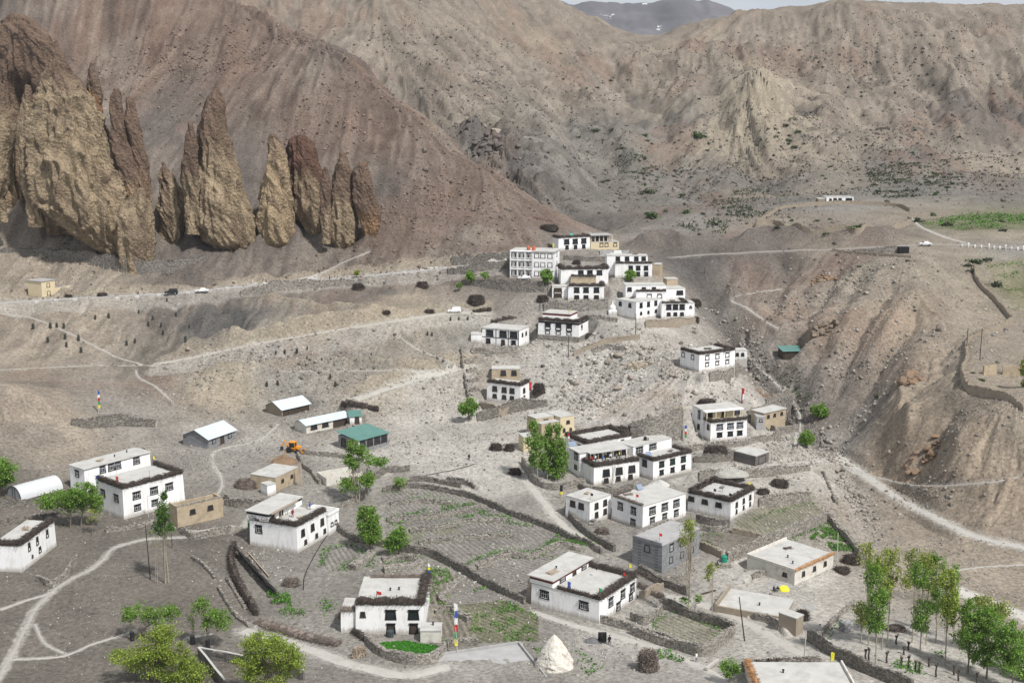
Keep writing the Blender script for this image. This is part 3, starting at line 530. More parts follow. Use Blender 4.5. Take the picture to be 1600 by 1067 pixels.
for lb, pts, w in [('branch footpath meeting the left edge below the corner house', [(0, 952), (40, 938), (85, 925)], .5), ('short footpath link above the bottom left willows', [(55, 975), (70, 1005), (100, 1020)], .35), ('footpath running to the bottom left willows', [(20, 1030), (100, 1024), (140, 1008), (210, 986)], .45), ('footpath behind the bottom left willows', [(290, 997), (330, 990)], .4),
                   ('footpath past the stone schoolhouse', [(330, 780), (345, 765), (345, 745), (333, 722), (340, 703), (400, 690), (425, 672), (435, 660)], .45), ('footpath zigzag on the grey right bank', [(1220, 450), (1145, 464), (1165, 482), (1190, 500), (1215, 515)], .5), ('footpath along the gully edge', [(1165, 520), (1170, 560), (1215, 600), (1245, 640), (1250, 672), (1240, 700)], .5),
                   ('footpath crossing the slope under the cliffs', [(465, 440), (500, 430), (540, 410), (580, 385)], .4), ('thin footpath on the slope at the far right', [(1490, 893), (1540, 886), (1600, 880)], .4), ('footpath curving below the red bluff', [(1330, 740), (1380, 752), (1440, 760), (1530, 755), (1600, 735)], .5),
                   ('footpath descending the left slope', [(0, 487), (50, 498), (110, 520), (180, 558), (240, 575)], .35), ('footpath down to the flag pole', [(212, 575), (218, 590), (245, 605), (270, 632)], .35), ('footpath crossing the left slope', [(0, 578), (100, 573), (240, 571)], .3), ('footpath across the rock slope under the black framed house', [(700, 470), (725, 482), (745, 495)], .4),
                   ('footpath between track and black framed house', [(625, 520), (650, 545), (680, 560), (710, 573)], .4), ('footpath over the bare ground in mid village', [(640, 660), (670, 668), (700, 690), (735, 720), (790, 745)], .5), ('footpath round the dusty flat', [(600, 745), (650, 722), (735, 720), (800, 735)], .6), ('street path beside the long field wall', [(818, 745), (845, 780), (880, 820), (930, 852)], 1.2),
                   ('farm lane below the near white house', [(835, 955), (900, 978), (960, 995), (1040, 1020), (1110, 1050), (1150, 1085)], 1.1), ('lane between the walled plots', [(1000, 925), (1060, 935), (1150, 965), (1230, 1010), (1300, 1050)], 1.3), ('lane below the bottom houses', [(380, 985), (470, 1012), (560, 1040), (640, 1052), (700, 1040)], 1.6), ('footpath leading to the terraced house', [(1115, 712), (1150, 700), (1200, 688), (1240, 672)], .8),
                   ('footpath to the hilltop compound', [(1425, 340), (1440, 355), (1480, 372), (1510, 381)], .9), ('footpath up the hill slope under the pale block house', [(1120, 625), (1135, 600), (1165, 590)], .5)]:
    road('path', lb, pts, w, PTH, .65, 1)
for nm, lb, Q, w, col, cs, blend, mk in ROADS:
    if nm in ('road', 'dirt_track') and Q[0][0] < 0 and Q[0][1] > 300: lay([q + np.array([0, w + 2.6, 0]) for q in Q], .1, .1, False, C['o'], .6, cw=2.2); lay([q - np.array([0, w + 3.5, 0]) for q in Q], .1, .1, False, C['l'], .45, cw=2.6)
    lay(Q, w, blend * .7, True, col, cs)
# painted ground patches (surface colours of the soil)
def blob(u, v, r, col, cs=.6, sq=1., ymin=142.):
    global VC
    p = hit(u, v, ymin); m = ppm(p); rr = r / m
    rs_ = subset(0, 0, p[1] - rr * 5, p[1] + rr * 5)
    if rs_ is None: return
    Xs, Ys = X[rs_], Y[rs_]
    d = np.hypot((Xs - p[0]), (Ys - p[1]) / sq) / rr + .55 * fbm(Xs / (rr * .5 + 1), Ys / (rr * .5 + 1), 4)
    k = ((1 - sm(d, .45, 1.1)) * cs)[..., None]; VC[rs_] = VC[rs_] * (1 - k) + np.array(col) * (1 + .12 * b2[rs_][..., None]) * k
for a in [(700, 660, 80, 'l', .6, 1.5), (850, 700, 30, 'l', .5), (400, 690, 60, 'l', .4, 1.5), (350, 610, 60, 'o', .6, 1.5), (470, 500, 80, 'o', .5, .8), (620, 470, 60, 'o', .5, .8), (600, 620, 50, 'o', .4), (330, 510, 60, 'd', .6, 1.5), (610, 455, 20, 'd', .6), (480, 640, 50, 'g', .5),
          (660, 350, 70, 'r', .7, 1.5), (560, 130, 60, 'r', .5), (350, 30, 90, 'r', .5, 1.5), (500, 170, 60, 'r', .6), (280, 150, 60, 'p', .6, 2), (240, 200, 50, 'p', .7, 2), (400, 230, 50, 'p', .7, 2), (720, 330, 50, 'r', .6), (760, 370, 40, 't', .6),
          (1000, 590, 60, 'w', .35), (940, 560, 50, 'w', .35), (1040, 620, 30, 'b', .5), (960, 640, 40, 'b', .4), (1060, 640, 15, 'b', .6), (1180, 600, 20, 'b', .5), (1240, 900, 60, 'w', .6, 1.5), (1180, 940, 50, 'w', .4), (1000, 1010, 60, 'l', .5), (1220, 940, 20, 'w', .6), (770, 1045, 60, 'l', .5),
          (1450, 700, 60, 'b', .5), (1420, 480, 70, 'b', .4), (1330, 440, 50, 'o', .35), (1250, 700, 40, 'l', .5), (1100, 670, 30, 'l', .5), (1400, 930, 25, 'd', .4),
          (1260, 180, 20, 'd', .7), (1255, 215, 18, 'd', .6), (1430, 290, 60, 'd', .45, .8), (1500, 270, 40, 'd', .5), (1560, 200, 40, 'p', .5), (1160, 200, 55, 'o', .55, 1.2), (1110, 60, 30, 'o', .4), (1040, 50, 40, 'o', .3), (980, 240, 25, 'd', .6), (1000, 160, 40, 'd', .4), (820, 250, 30, 'd', .5), (790, 215, 35, 'r', .5), (850, 60, 50, 'b', .6), (1010, 385, 20, 'p', .7), (890, 330, 20, 'd', .5),
          (50, 600, 40, 'D', .5), (60, 680, 50, 'D', .5), (150, 960, 60, 'D', .5), (280, 560, 30, 't', .5), (440, 715, 14, 'y', .8)]:
    blob(a[0], a[1], a[2], C[a[3]], a[4], a[5] if len(a) > 5 else 1.)
# fields
FIELDS = [('terraced_field', [(596, 768), (690, 764), (740, 780), (800, 806), (872, 838), (800, 850), (735, 876), (660, 862), (640, 832), (600, 800)], .5, C['g']), ('x', [(745, 888), (800, 865), (880, 856), (905, 864), (835, 915), (812, 930), (760, 908)], 1.0, C['g']),
          ('x', [(715, 945), (785, 938), (840, 960), (842, 1002), (745, 1004)], .75, (.17, .17, .10)), ('x', [(665, 885), (727, 902), (700, 935), (737, 970), (745, 995), (690, 995), (668, 940)], .2, (.24, .215, .17)), ('x', [(500, 864), (520, 852), (575, 850), (580, 868), (555, 888), (505, 892)], .4, C['g']),
          ('x', [(1150, 812), (1180, 796), (1260, 778), (1290, 800), (1200, 836), (1150, 826)], .3, (.22, .21, .15)), ('x', [(1096, 832), (1145, 827), (1192, 839), (1142, 860), (1095, 848)], 1.2, (.20, .18, .15)), ('x', [(1018, 985), (1032, 962), (1080, 960), (1128, 980), (1120, 994), (1102, 1012)], .6, (.24, .23, .17))]
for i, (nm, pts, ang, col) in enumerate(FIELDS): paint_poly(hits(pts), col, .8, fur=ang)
paint_poly(hits([(592, 1004), (632, 1000), (684, 1008), (672, 1021), (640, 1022), (605, 1014)]), (.05, .16, .02), 1.)
paint_poly(hits([(1430, 345), (1500, 336), (1620, 330), (1620, 358), (1500, 360), (1440, 357)], 400), (.13, .145, .075), .6)
paint_poly(hits([(1540, 410), (1620, 402), (1620, 470), (1590, 480), (1560, 455)]), (.19, .18, .11), .5)
for nm, uu in [('g', (640, 840)), ('g', (700, 830))]: blob(uu[0], uu[1], 25, (.17, .18, .10), .5)
TH_ = 'white_house'
# ---------- near white house (bottom centre right), courtyard roof and raised back range
h = house('E', TH_, 'large white house with raised roof slab beside a courtyard roof, left of the walled plots', 'house', (936, 974), 940, (995, 896), (830, 903)); W, D, H = h['W'], h['D'], h['h']
block(h, 0, W, 0, D, 0, H, brush='fr', down=3, bh=.8)
block(h, 0, W, D * .68, D + .3, H + .19, H + 1.5, band=RED, batter=0, over=.35, down=0)
mb = MB(); lump_strip(mb, (.5, .3, 0), (.5, D * .62, 0), H + .1, .7, .6); sticks(mb, (.5, .3, 0), (.5, D * .62, 0), H + .1, .8, .75, (-1, 0, 0), 34, 0, (.8, 1.3)); mb.build('brushwood_parapet', BRUSH, h['o'])
wins(h, 'l', [.22, .80], .62, 1.5, 1.15); wins(h, 'f', [.3, .62, .88], .62, 1.1, 1.3); wins(h, 'f', [.84], .25, .9, 1.0); wins(h, 'f', [.5], .2, 1.0, 1.1)
window(h, 'f', W * .25, H + .85, 1.5, .9, 'w', y0=D * .68, t=0); window(h, 'f', W * .55, H + .8, .8, 1.1, 'n', y0=D * .68, t=0, door=True); window(h, 'f', W * .8, H + .85, 1.2, .9, 'w', y0=D * .68, t=0)
# ---------- bottom centre house
h = house('C', TH_, 'broad white house with shaggy brushwood over two big dark windows, above the bright green lawn', 'house', (532, 990), 946, (663, 946), D=12.5); W, D, H = h['W'], h['D'], h['h']
block(h, 2.6, W, 0, D, 0, H, brush='fr', down=3, bh=.95, bw=1.1)
block(h, 0, 2.58, .6, D * .5, 0, H * .72, brush='f', down=3, band=None, pale=True)
mb = MB(); lump_strip(mb, (4, D - .4, 0), (W, D - .4, 0), H + .1, .7, .5); sticks(mb, (4, D - .4, 0), (W, D - .4, 0), H + .1, .8, .6, (0, 1, 0), 30, 0, (.8, 1.3)); mb.build('brushwood_parapet', BRUSH2, h['o'])
for f in (.60, .87): window(h, 'f', f * W, H * .66, 1.4, 1.35, 'x')
window(h, 'f', .27 * W, H * .68, .5, .8, 'n')
for f in (.60, .87): window(h, 'f', f * W, H * .17, 1.1, 1.5, 'x', door=True)
hc = house('hut', 'small_hut', 'small white flat roofed hut beside the broad house with the lawn', 'hut', (657, 1003), 986, (689, 986), D=3.2, blend=1.); block(hc, 0, hc['W'], 0, hc['D'], 0, hc['h'], wall=WORN, band=None, down=2); 
# ---------- house with red robed terrace (mid left)
h = house('F', TH_, 'white house with a brown timber veranda opening on its roof terrace, mid left', 'house', (465, 864), 824.5, (510, 790.5), (389, 801)); W, D, H = h['W'], h['D'], h['h']
block(h, 0, W, 0, D, 0, H, brush='fl', down=3, bh=.75)
block(h, 0, W + 1, D * .58, D + .5, H + .19, H + 1.9, batter=0, over=.3, band=BLACK)
block(h, W + .05, W + 4.2, -.4, D * .5, 0, H * .78, band=RED, brush='', down=3, rim='frb')
wins(h, 'f', [.2, .52, .85], .66, .9, 1.35, 'n'); wins(h, 'f', [.27, .64, .92], .25, .55, .8, 'n'); window(h, 'f', W + 1.4, H * .4, .6, .7, 'n', y0=-.4); window(h, 'f', W + 2.9, H * .4, .6, .7, 'n', y0=-.4)
window(h, 'l', D * .8, H * .68, 1.2, 1.3); 
for f in (.15, .4): window(h, 'f', f * W, H + 1.0, .8, 1.5, 'n', y0=D * .58, t=0, door=True)
mb = MB()
for i in range(4): mb.bar((W * .1 + i * W * .2, D * .58 - .8, H + .18), (W * .1 + i * W * .2, D * .58 - .8, H + 1.9), .09)
mb.box(0, W * .85, D * .58 - 1, D * .58 - .32, H + 1.92, H + 2.05); mb.build('veranda', WOOD, h['o'])
# ---------- house A left
h = house('A', TH_, 'white house with deep red band and white framed windows behind the round willows', 'house', (194, 811.5), 765.5, (287, 743.5), (137, 747.5)); W, D, H = h['W'], h['D'], h['h']
D = min(D, 11.); h['D'] = D
block(h, 0, W, 0, D, 0, H, brush='flr', down=3, bh=.75)
wins(h, 'f', [.22, .5, .75], .68, 1.5, 1.3); wins(h, 'f', [.22, .5], .27, 1.2, 1.0); window(h, 'l', D * .25, H * .62, 1.3, 1.3); window(h, 'l', D * .75, H * .62, 1.3, 1.3)
hb = house('A2', TH_, 'white house with long grey roof and blue doors, behind the red banded house', 'house', (134, 775), 734, (235, 711.5), (95.6, 728.5), pad_=False)
W, D, H = hb['W'], hb['D'], hb['h']; block(hb, 0, W, 0, min(D, 6), 0, H, brush='', down=3, over=.35); hb['D'] = min(D, 6)
wins(hb, 'f', [.27, .5], .82, 1.1, 1.4, 'u', door=False); wins(hb, 'f', [.40, .78], .82, 1.3, 1.4, 'b'); window(hb, 'l', hb['D'] * .5, H * .75, 1.1, 1.2)
# ---------- far left white house
h = house('G', TH_, 'whitewashed house cut by the left picture edge, three tall narrow windows under brushwood', 'house', (35, 893.5), 854, (85.5, 815), (-15, 852)); W, D, H = h['W'], h['D'], h['h']
block(h, 0, W, 0, D, 0, H, brush='fl', down=3.5, bh=.8, bw=1.); wins(h, 'f', [.24, .47, .76], .74, .5, 1.4, 'n'); wins(h, 'f', [.52], .34, .6, 1., 'n'); wins(h, 'f', [.3], .3, .2, .4, 'n')
# ---------- tan compound
h = house('T', 'mud_compound', 'tan mud walled yard building with two small windows, right of the red banded house', 'compound', (278, 824), 792, (347.6, 774), (267, 783)); W, D, H = h['W'], h['D'], h['h']
D = max(4., min(D, 7)); 
mb = MB(); mb.box(0, W, 0, .45, -3, H).box(0, .45, .46, D, -3, H - .01).box(W - .45, W, .46, D, -3, H - .012).box(.46, W - .46, D - .4, D, -3, H - .3); mb.build('wall', BEIGE, h['o'])
mb = MB(); mb.box(-.05, W + .05, -.08, .5, H + .003, H + .16); mb.build('coping', STONE, h['o'])
wins(h, 'f', [.33, .72], .6, .9, .9, 'n', t=0)
mb = MB(); mb.box(.46, W - .46, .46, D - .41, 0, H * .45); mb.build('floor', MUDW, h['o'])
# ---------- school buildings
def gable(h, wallm, roofm, rise, over=.45, porch=0., shed=False, stain=None):
    W, D, H = h['W'], h['D'], h['h']; o = h['o']; mb = MB()
    if not shed:
        V = [(0, 0, -3), (W, 0, -3), (W, D, -3), (0, D, -3), (0, 0, H), (W, 0, H), (W, D, H), (0, D, H), (0, D / 2, H + rise), (W, D / 2, H + rise)]
        mb.add(V, [(0, 3, 2, 1), (0, 1, 5, 4), (2, 3, 7, 6), (3, 0, 4, 8, 7), (1, 2, 6, 9, 5)])
    else: mb.box(0, W, 0, D, -3, H)
    mb.build('wall', wallm, o)
    mb = MB(); n = int((W + 2 * over) / .5)
    prof = [(-over, H - rise * over / (D / 2)), (D / 2, H + rise), (D + over, H - rise * over / (D / 2))] if not shed else [(-over, H + .02), (D / 2, H + rise * .5), (D + over, H + rise)]
    for s in range(2):
        (ya, za), (yb, zb) = prof[s], prof[s + 1]; V = []; F = []
        for i in range(n * 2 + 1):
            x = -over + (W + 2 * over) * i / (n * 2); c = .03 * (i % 2)
            V += [(x, ya, za + c + .03), (x, yb, zb + c + .03), (x, ya, za - .04), (x, yb, zb - .04)]
        for i in range(n * 2): a = 4 * i; F += [(a, a + 4, a + 5, a + 1), (a + 2, a + 3, a + 7, a + 6), (a, a + 2, a + 6, a + 4), (a + 1, a + 5, a + 7, a + 3)]
        F += [(0, 1, 3, 2), (8 * n, 8 * n + 2, 8 * n + 3, 8 * n + 1)]
        mb.add(V, F)
    mb.build('roof', roofm, o)
h = house('S1', 'school_building', 'grey stone schoolhouse with white ridged tin roof, small door between two white windows', 'school', (326, 701), 685.5, (367.5, 677), (284, 686)); h['D'] = min(h['D'], 8.5); gable(h, GREYST, TIN, 1.9)
W = h['W']; window(h, 'f', W * .2, 1.5, .9, .9, 'w', t=0); window(h, 'f', W * .78, 1.5, .9, .9, 'w', t=0); window(h, 'f', W * .5, 1.1, 1., 2., 'n', t=0, door=True)
h = house('S2', 'school_building', 'brown gabled building with pale tin roof and dark open front, above the other school sheds', 'school', (441, 650.7), 639.5, (483.7, 633.5), (415, 636)); h['D'] = min(h['D'], 7.5); gable(h, MUDW, TIN, 1.6)
for f in (.14, .38, .62, .86): window(h, 'f', h['W'] * f, 1.0, 1.7, 1.6, 'n', t=0, door=True)
h = house('S3', 'school_building', 'long white school block with low grey tin roof and dark windows', 'school', (479, 677.5), 664, (546, 650.5), (460, 659)); h['D'] = min(h['D'], 7.); gable(h, WORN, TIN, .9); W = h['W']
window(h, 'f', W * .17, 1.4, 1.6, 1.2, 'n', t=0); window(h, 'f', W * .43, 1.4, 1.6, 1.2, 'n', t=0); window(h, 'f', W * .70, 1.2, 2., 2., 'n', t=0, door=True); window(h, 'f', W * .86, 1.2, 1.6, 2., 'n', t=0, door=True)
h = house('S5', 'outbuilding', 'small white annex with green tin top at the right end of the long school block', 'outbuilding', (547, 663), 651, (565, 650), D=4.5, blend=1.); gable(h, WHITE, TEAL, .5, over=.3, shed=True); window(h, 'f', h['W'] * .6, 1.1, .8, 1.9, 'n', t=0, door=True)
h = house('S4', 'school_building', 'building with broad teal green tin roof and stone plinth, right of the digger', 'school', (561, 708), 688, (606, 676), (528.5, 679)); gable(h, GREYST, TEAL, .9, shed=True); W = h['W']
for f in (.12, .37, .62, .86): window(h, 'f', W * f, h['h'] * .62, 1.6, 1.7, 'n', t=0)
mb = MB(); mb.box(-.03, W * .0 + .3, -.04, .4, -.5, h['h'] - .02); mb.build('pillar', WHITE, h['o']); window(h, 'l', h['D'] * .35, h['h'] * .5, 1.4, 2., 'n', t=0); window(h, 'l', h['D'] * .75, h['h'] * .5, 1.4, 2., 'n', t=0)
# ---------- mud hut group behind house F
h = house('M', 'mud_house', 'low tan mud house with flat roof and tiny square windows, leaning poles at its side', 'house', (431, 768), 747, (466, 734), (391, 749)); h['D'] = min(h['D'], 8); block(h, 0, h['W'], 0, h['D'], 0, h['h'], wall=BEIGE, band=None, down=3, brush='')
wins(h, 'f', [.3, .7], .55, .6, .6, 'n')
h = house('M2', 'small_hut', 'tiny white walled shed with flat roof in front of the tan mud house', 'hut', (418, 775), 759, (431, 771), (407, 764), blend=1.); h['D'] = max(1.5, min(h['D'], 3.)); block(h, 0, h['W'], 0, h['D'], 0, h['h'], band=None, down=2, brush='')
# ---------- white enclosure by the poplars
h = house('ENC', 'walled_enclosure', 'pale sheet metal enclosure behind the tall thin poplars', 'enclosure', (510, 759), 747, (566, 746), (495, 743)); W, D, H = h['W'], max(3., min(8., h['D'])), h['h']
mb = MB(); mb.box(0, W, 0, .12, -2, H).box(0, .12, .13, D, -2, H - .01).box(W - .12, W, .13, D, -2, H - .01).box(.13, W - .13, D - .12, D, -2, H - .02)
for i in range(int(W / 1.)): mb.box(i + .05, i + .15, -.05, -.004, -1, H)
mb.build('wall', WORN, h['o'])
# ---------- centre: house 12 and ruin, beige courtyard house
h = house('H12', TH_, 'white house with brushwood roof above the round green tree, alone on the mid slope', 'house', (813.4, 632), 604, (827.5, 601.5), (760.4, 602)); h['W'] = min(h['W'], 8); W, D, H = h['W'], h['D'], h['h']
block(h, 0, W, 0, D, 0, H, brush='fl', down=3, bh=.7); wins(h, 'l', [.25, .48, .76], .70, 1.1, 1.3, 'n'); wins(h, 'l', [.25, .48, .76], .3, .9, 1., 'n'); wins(h, 'f', [.4], .68, 1., 1.2, 'n'); wins(h, 'f', [.4], .3, .8, .9, 'n')
h = house('R13', 'mud_house', 'small tan mud building with two dark openings behind the lone mid slope house', 'house', (768, 598), 577, (812, 577), D=4.5, pad_=False); block(h, 0, h['W'], 0, h['D'], 0, h['h'], wall=BEIGE, band=None, down=2); wins(h, 'f', [.42, .8], .72, 1.1, 1.3, 'n'); 
h = house('B14', 'mud_house', 'cream and tan house with sunken roof court, behind the dense green poplars', 'house', (846, 690), 658, (898, 651), (823, 652)); W, D, H = h['W'], h['D'], h['h']; h['D'] = D = min(D, 9.)
block(h, 0, W * .55, 0, D * .35, 0, H - .9, wall=BEIGE, band=None, down=3, brush=''); block(h, W * .56, W, 0, D, 0, H, wall=CREAM, band=None, down=3, brush=''); block(h, 0, W * .55, D * .36, D, 0, H, wall=BEIGE, band=None, down=3, brush='')
window(h, 'f', W * .8, H * .72, .7, .7, 'n'); window(h, 'f', W * .68, H * .35, .4, .9, 'n'); window(h, 'f', W * .88, H * .35, .4, .5, 'n'); window(h, 'f', W * .3, H * .8, 1.2, 1., 'n', y0=D * .36, door=True)
# ---------- big cluster
h = house('K1', TH_, 'rearmost white house of the big cluster, brushwood ringing its roof', 'house', (915, 722), 694.5, (987, 685), (882.5, 684.5)); W, D, H = h['W'], h['D'], h['h']; block(h, 0, W, 0, D, 0, H, brush='flbr', down=3, bh=.75); wins(h, 'l', [.3, .7], .72, .8, .9, 'n'); wins(h, 'f', [.15, .5, .8], .8, .7, .7, 'n')
h = house('K2', TH_, 'white house with people on its balcony under a flat slab, centre of the big cluster', 'house', (927.5, 758.5), 731, (999.5, 721.5), (915, 727), pad_=True); W, D, H = h['W'], h['D'], h['h']; D = 5.5
block(h, 0, W, 0, D, 0, H, brush='fl', down=3, bh=.8, bw=1.); wins(h, 'f', [.27, .55, .83], .60, 1.5, 1.6, 'n'); wins(h, 'f', [.27, .53, .8], .17, .9, 1., 'n')
x0 = -.8; block(h, x0, W, D - .0 + .02, D + 5.5, 0, H + 2.1, brush='', band=BLACK, down=3, over=.25, wname='upper_wall')
mb = MB(); mb.box(1.2, W - .4, D - 1.6, D - .02, H + 2.12, H + 2.27); mb.build('porch_roof', ROOF, h['o'])
mb = MB()
for i in range(6): mb.box(1.3 + i * (W - 2) / 5, 1.45 + i * (W - 2) / 5, D - 1.5, D - 1.35, H + .2, H + 2.11)
mb.build('porch_posts', WOOD, h['o'])
for f in (.18, .36, .55, .74, .9): window(h, 'f', f * W, H + 1.1, 1.1, 1.5, 'n', y0=D, t=0, door=(f in (.36, .74)))
window(h, 'l', D + 1.8, H + .9, 1.2, 1.3, 'b', x0=x0); window(h, 'l', D + 1.8, H - 1.7, .9, .9, 'n', x0=x0)
h = house('K3', TH_, 'white house with green framed windows and brushwood edge, right end of the big cluster', 'house', (1020, 750), 721.5, (1081, 708), (1000, 715)); W, D, H = h['W'], h['D'], h['h']; D = max(D, 6); h['D'] = D
block(h, 0, W, 0, D, 0, H, brush='flr', down=3, bh=.6); wins(h, 'f', [.22, .5, .78], .74, 1.2, 1.1, 'g'); wins(h, 'f', [.22, .5, .78], .29, .9, .85, 'x'); window(h, 'l', D * .5, H * .74, 1.2, 1.3, 'g')
h = house('K4', TH_, 'white upper house with black roof edge and lattice windows behind the green framed one', 'house', (989, 722), 699, (1050, 686), (965, 693.5), pad_=False); W, D, H = h['W'], h['D'], h['h']; block(h, 0, W, 0, min(D, 7), 0, H, brush='', band=BLACK, down=3); wins(h, 'f', [.16, .5], .72, 2., 1.1, 'w')
h = house('H17', TH_, 'small square white house with sooty corner and thin dark roof edge', 'house', (921, 818.5), 785.5, (955, 775), (883.7, 778)); W, D, H = h['W'], h['D'], h['h']
block(h, 0, W, 0, D, 0, H, brush='', band=BLACK, down=3); wins(h, 'f', [.32, .72], .72, .9, 1.2, 'n'); wins(h, 'f', [.32, .72], .3, .8, 1.1, 'n'); wins(h, 'l', [.35, .7], .72, 1.1, 1.2, 'n')
h = house('H18', TH_, 'large white house with wide pale flat roof, middle of the lower cluster', 'house', (1003.7, 828.5), 792, (1072.5, 774.5), (956, 779.5)); W, D, H = h['W'], h['D'], h['h']
block(h, 0, W, 0, D, 0, H, brush='', down=3); wins(h, 'f', [.22, .50, .77], .70, 1.5, 1.3); wins(h, 'f', [.22, .50, .77], .28, 1., 1.1); wins(h, 'l', [.3, .72], .68, 1.1, 1.3); wins(h, 'l', [.3], .2, 1., 1.)
for (a, b) in (((.3, .3, 0), (.3, D * .95, 0)),): mb = MB(); lump_strip(mb, a, b, H + .1, .6, .4); sticks(mb, a, b, H + .1, .8, .5, (-1, 0, 0), 26, 0, (.8, 1.3)); mb.build('brushwood_parapet', BRUSH2, h['o'])
mb = MB(); lump_strip(mb, (.4, D - .3, 0), (W * .4, D - .3, 0), H + .1, .6, .5); mb.build('brushwood_parapet', BRUSH, h['o'])
h = house('H19', TH_, 'white house with brushwood round all four roof sides, right of the lower cluster', 'house', (1141, 813), 785.5, (1178.7, 766.5), (1075, 773.5)); W, D, H = h['W'], h['D'], h['h']
block(h, 0, W, 0, D, 0, H, brush='flbr', down=3, bh=.8, bw=1.); wins(h, 'f', [.25, .55, .83], .70, .6, 1., 'n'); wins(h, 'f', [.25, .55, .83], .32, .35, .8, 'n'); wins(h, 'l', [.28, .6, .92], .72, 1.1, .9, 'n')
h = house('GS', 'stone_building', 'unpainted grey stone two storey building with pale roof, behind the tall thin poplar', 'building', (1033.7, 895), 853, (1092.5, 827), (1000, 846)); W, D, H = h['W'], h['D'], h['h']
D = h['D'] = max(7, D); block(h, 0, W, 0, D, 0, H, wall=GREYST, roof=CONC, band=None, down=3, rim='l', batter=0); wins(h, 'f', [.24, .53, .80], .78, .9, 1.2, 'w', t=0); wins(h, 'f', [.24, .53, .80], .33, .9, 1.1, 'n', t=0); window(h, 'l', D * .5, H * .75, 1., 1.2, 'n', t=0)
# ---------- hill slope: villa, terrace house, brown house
h = house('V21', TH_, 'white house with six black windows perched on the bare slope above the gully', 'house', (1092, 581.5), 555, (1149, 549.5), (1063, 549.5)); W, D, H = h['W'], h['D'], h['h']; h['D'] = D = min(D, 9)
block(h, 0, W, 0, D, 0, H, brush='flr', down=4, bh=.6); wins(h, 'f', [.22, .5, .78], .78, 1.0, 1.05, 'x'); wins(h, 'f', [.22, .5, .78], .38, .9, .8, 'x'); wins(h, 'l', [.35, .85], .78, .9, 1.2, 'n')
h2 = house('V21b', 'outbuilding', 'low white annex at the right of the white house perched above the gully', 'outbuilding', (1149, 563), 548, (1168, 548), D=4., pad_=False); block(h2, 0, h2['W'], 0, 4., 0, h2['h'], down=3, band=None); wins(h2, 'f', [.15, .6], .6, .6, .9, 'n')
h = house('V22', TH_, 'white two level house with cream pillared balcony over three blue windows', 'house', (1109.7, 690), 661.5, (1168, 657), (1096, 655)); W, D, H = h['W'], h['D'], h['h']; D = 3.4
block(h, 0, W, 0, D, 0, H, brush='fl', down=3, bh=.6); wins(h, 'f', [.25, .54, .80], .74, 1.4, 1.1, 'u'); wins(h, 'f', [.25, .54, .80], .31, 1.1, .85, 'x'); window(h, 'l', D * .4, H * .72, .8, 1.2, 'n')
block(h, -.6, W, D + .02, D + 6., 0, H + 2.5, brush='', band=None, down=3, over=.1, wname='upper_wall')
mb = MB(); mb.box(-.6, W, D - 1.5, D, H + 2.35, H + 2.62); mb.build('balcony_roof', WHITE, h['o'])
mb = MB()
for i in range(5): mb.box(i * (W - .3) / 4 - .2, i * (W - .3) / 4 + .05, D - 1.45, D - 1.2, H + .2, H + 2.34)
mb.build('balcony_pillars', CREAM, h['o']); mb = MB(); mb.box(.2, W - .3, D - .06, D + .01, H + .2, H + 2.3); mb.build('balcony_wall', CREAM, h['o'])
window(h, 'f', W * .12, H + 1.3, 1.5, 1.2, 'n', y0=D - .06, t=0); window(h, 'f', W * .52, H + 1.1, .9, 1.6, 'n', y0=D - .06, t=0, door=True); window(h, 'f', W * .88, H + 1.4, 1.3, 1.2, 'u', y0=D - .06, t=0)
window(h, 'l', D + 2, H + .9, .8, 1.8, 'u', x0=-.6); window(h, 'l', D + 2, H - 2.2, .8, 1.2, 'n', x0=-.6)
h = house('B23', 'mud_house', 'tan mud house with pale flat roof and walled yard, right of the pillared balcony house', 'house', (1193, 668), 646, (1228.5, 638.5), (1174, 641)); W, D, H = h['W'], min(6, h['D']), h['h']; block(h, 0, W, 0, D, 0, H, wall=BEIGE, band=None, down=3, brush='', over=.3); wins(h, 'f', [.2, .48, .8], .7, .6, .7, 'n')
h = house('B23y', 'yard_wall', 'stone and mud yard wall enclosing a dark stable in front of the tan house', 'enclosure', (1211, 678.5), 668, (1248.5, 669), (1195, 668), blend=1.5); W, D, H = h['W'], max(3, min(6, h['D'])), h['h']
mb = MB(); mb.box(0, W, 0, .5, -2.5, H).box(0, .5, .51, D, -2.5, H + .3).box(W - .5, W, .51, D, -2.5, H - .1); mb.build('wall', STONE, h['o']); mb = MB(); mb.box(.6, W - .6, D - 1.4, D, H * .5, H + .35); mb.build('stable', WOODD, h['o'])
h = house('G23', 'outbuilding', 'narrow grey cement tower block between the balcony house and the tan house', 'outbuilding', (1182, 672), 652, (1191, 652), D=3.5, pad_=False); block(h, 0, max(h['W'], 2), 0, 3.5, 0, h['h'], wall=CONC, roof=CONC, band=None, down=3, batter=0); window(h, 'f', 1., h['h'] * .75, .5, .6, 'n', t=0)
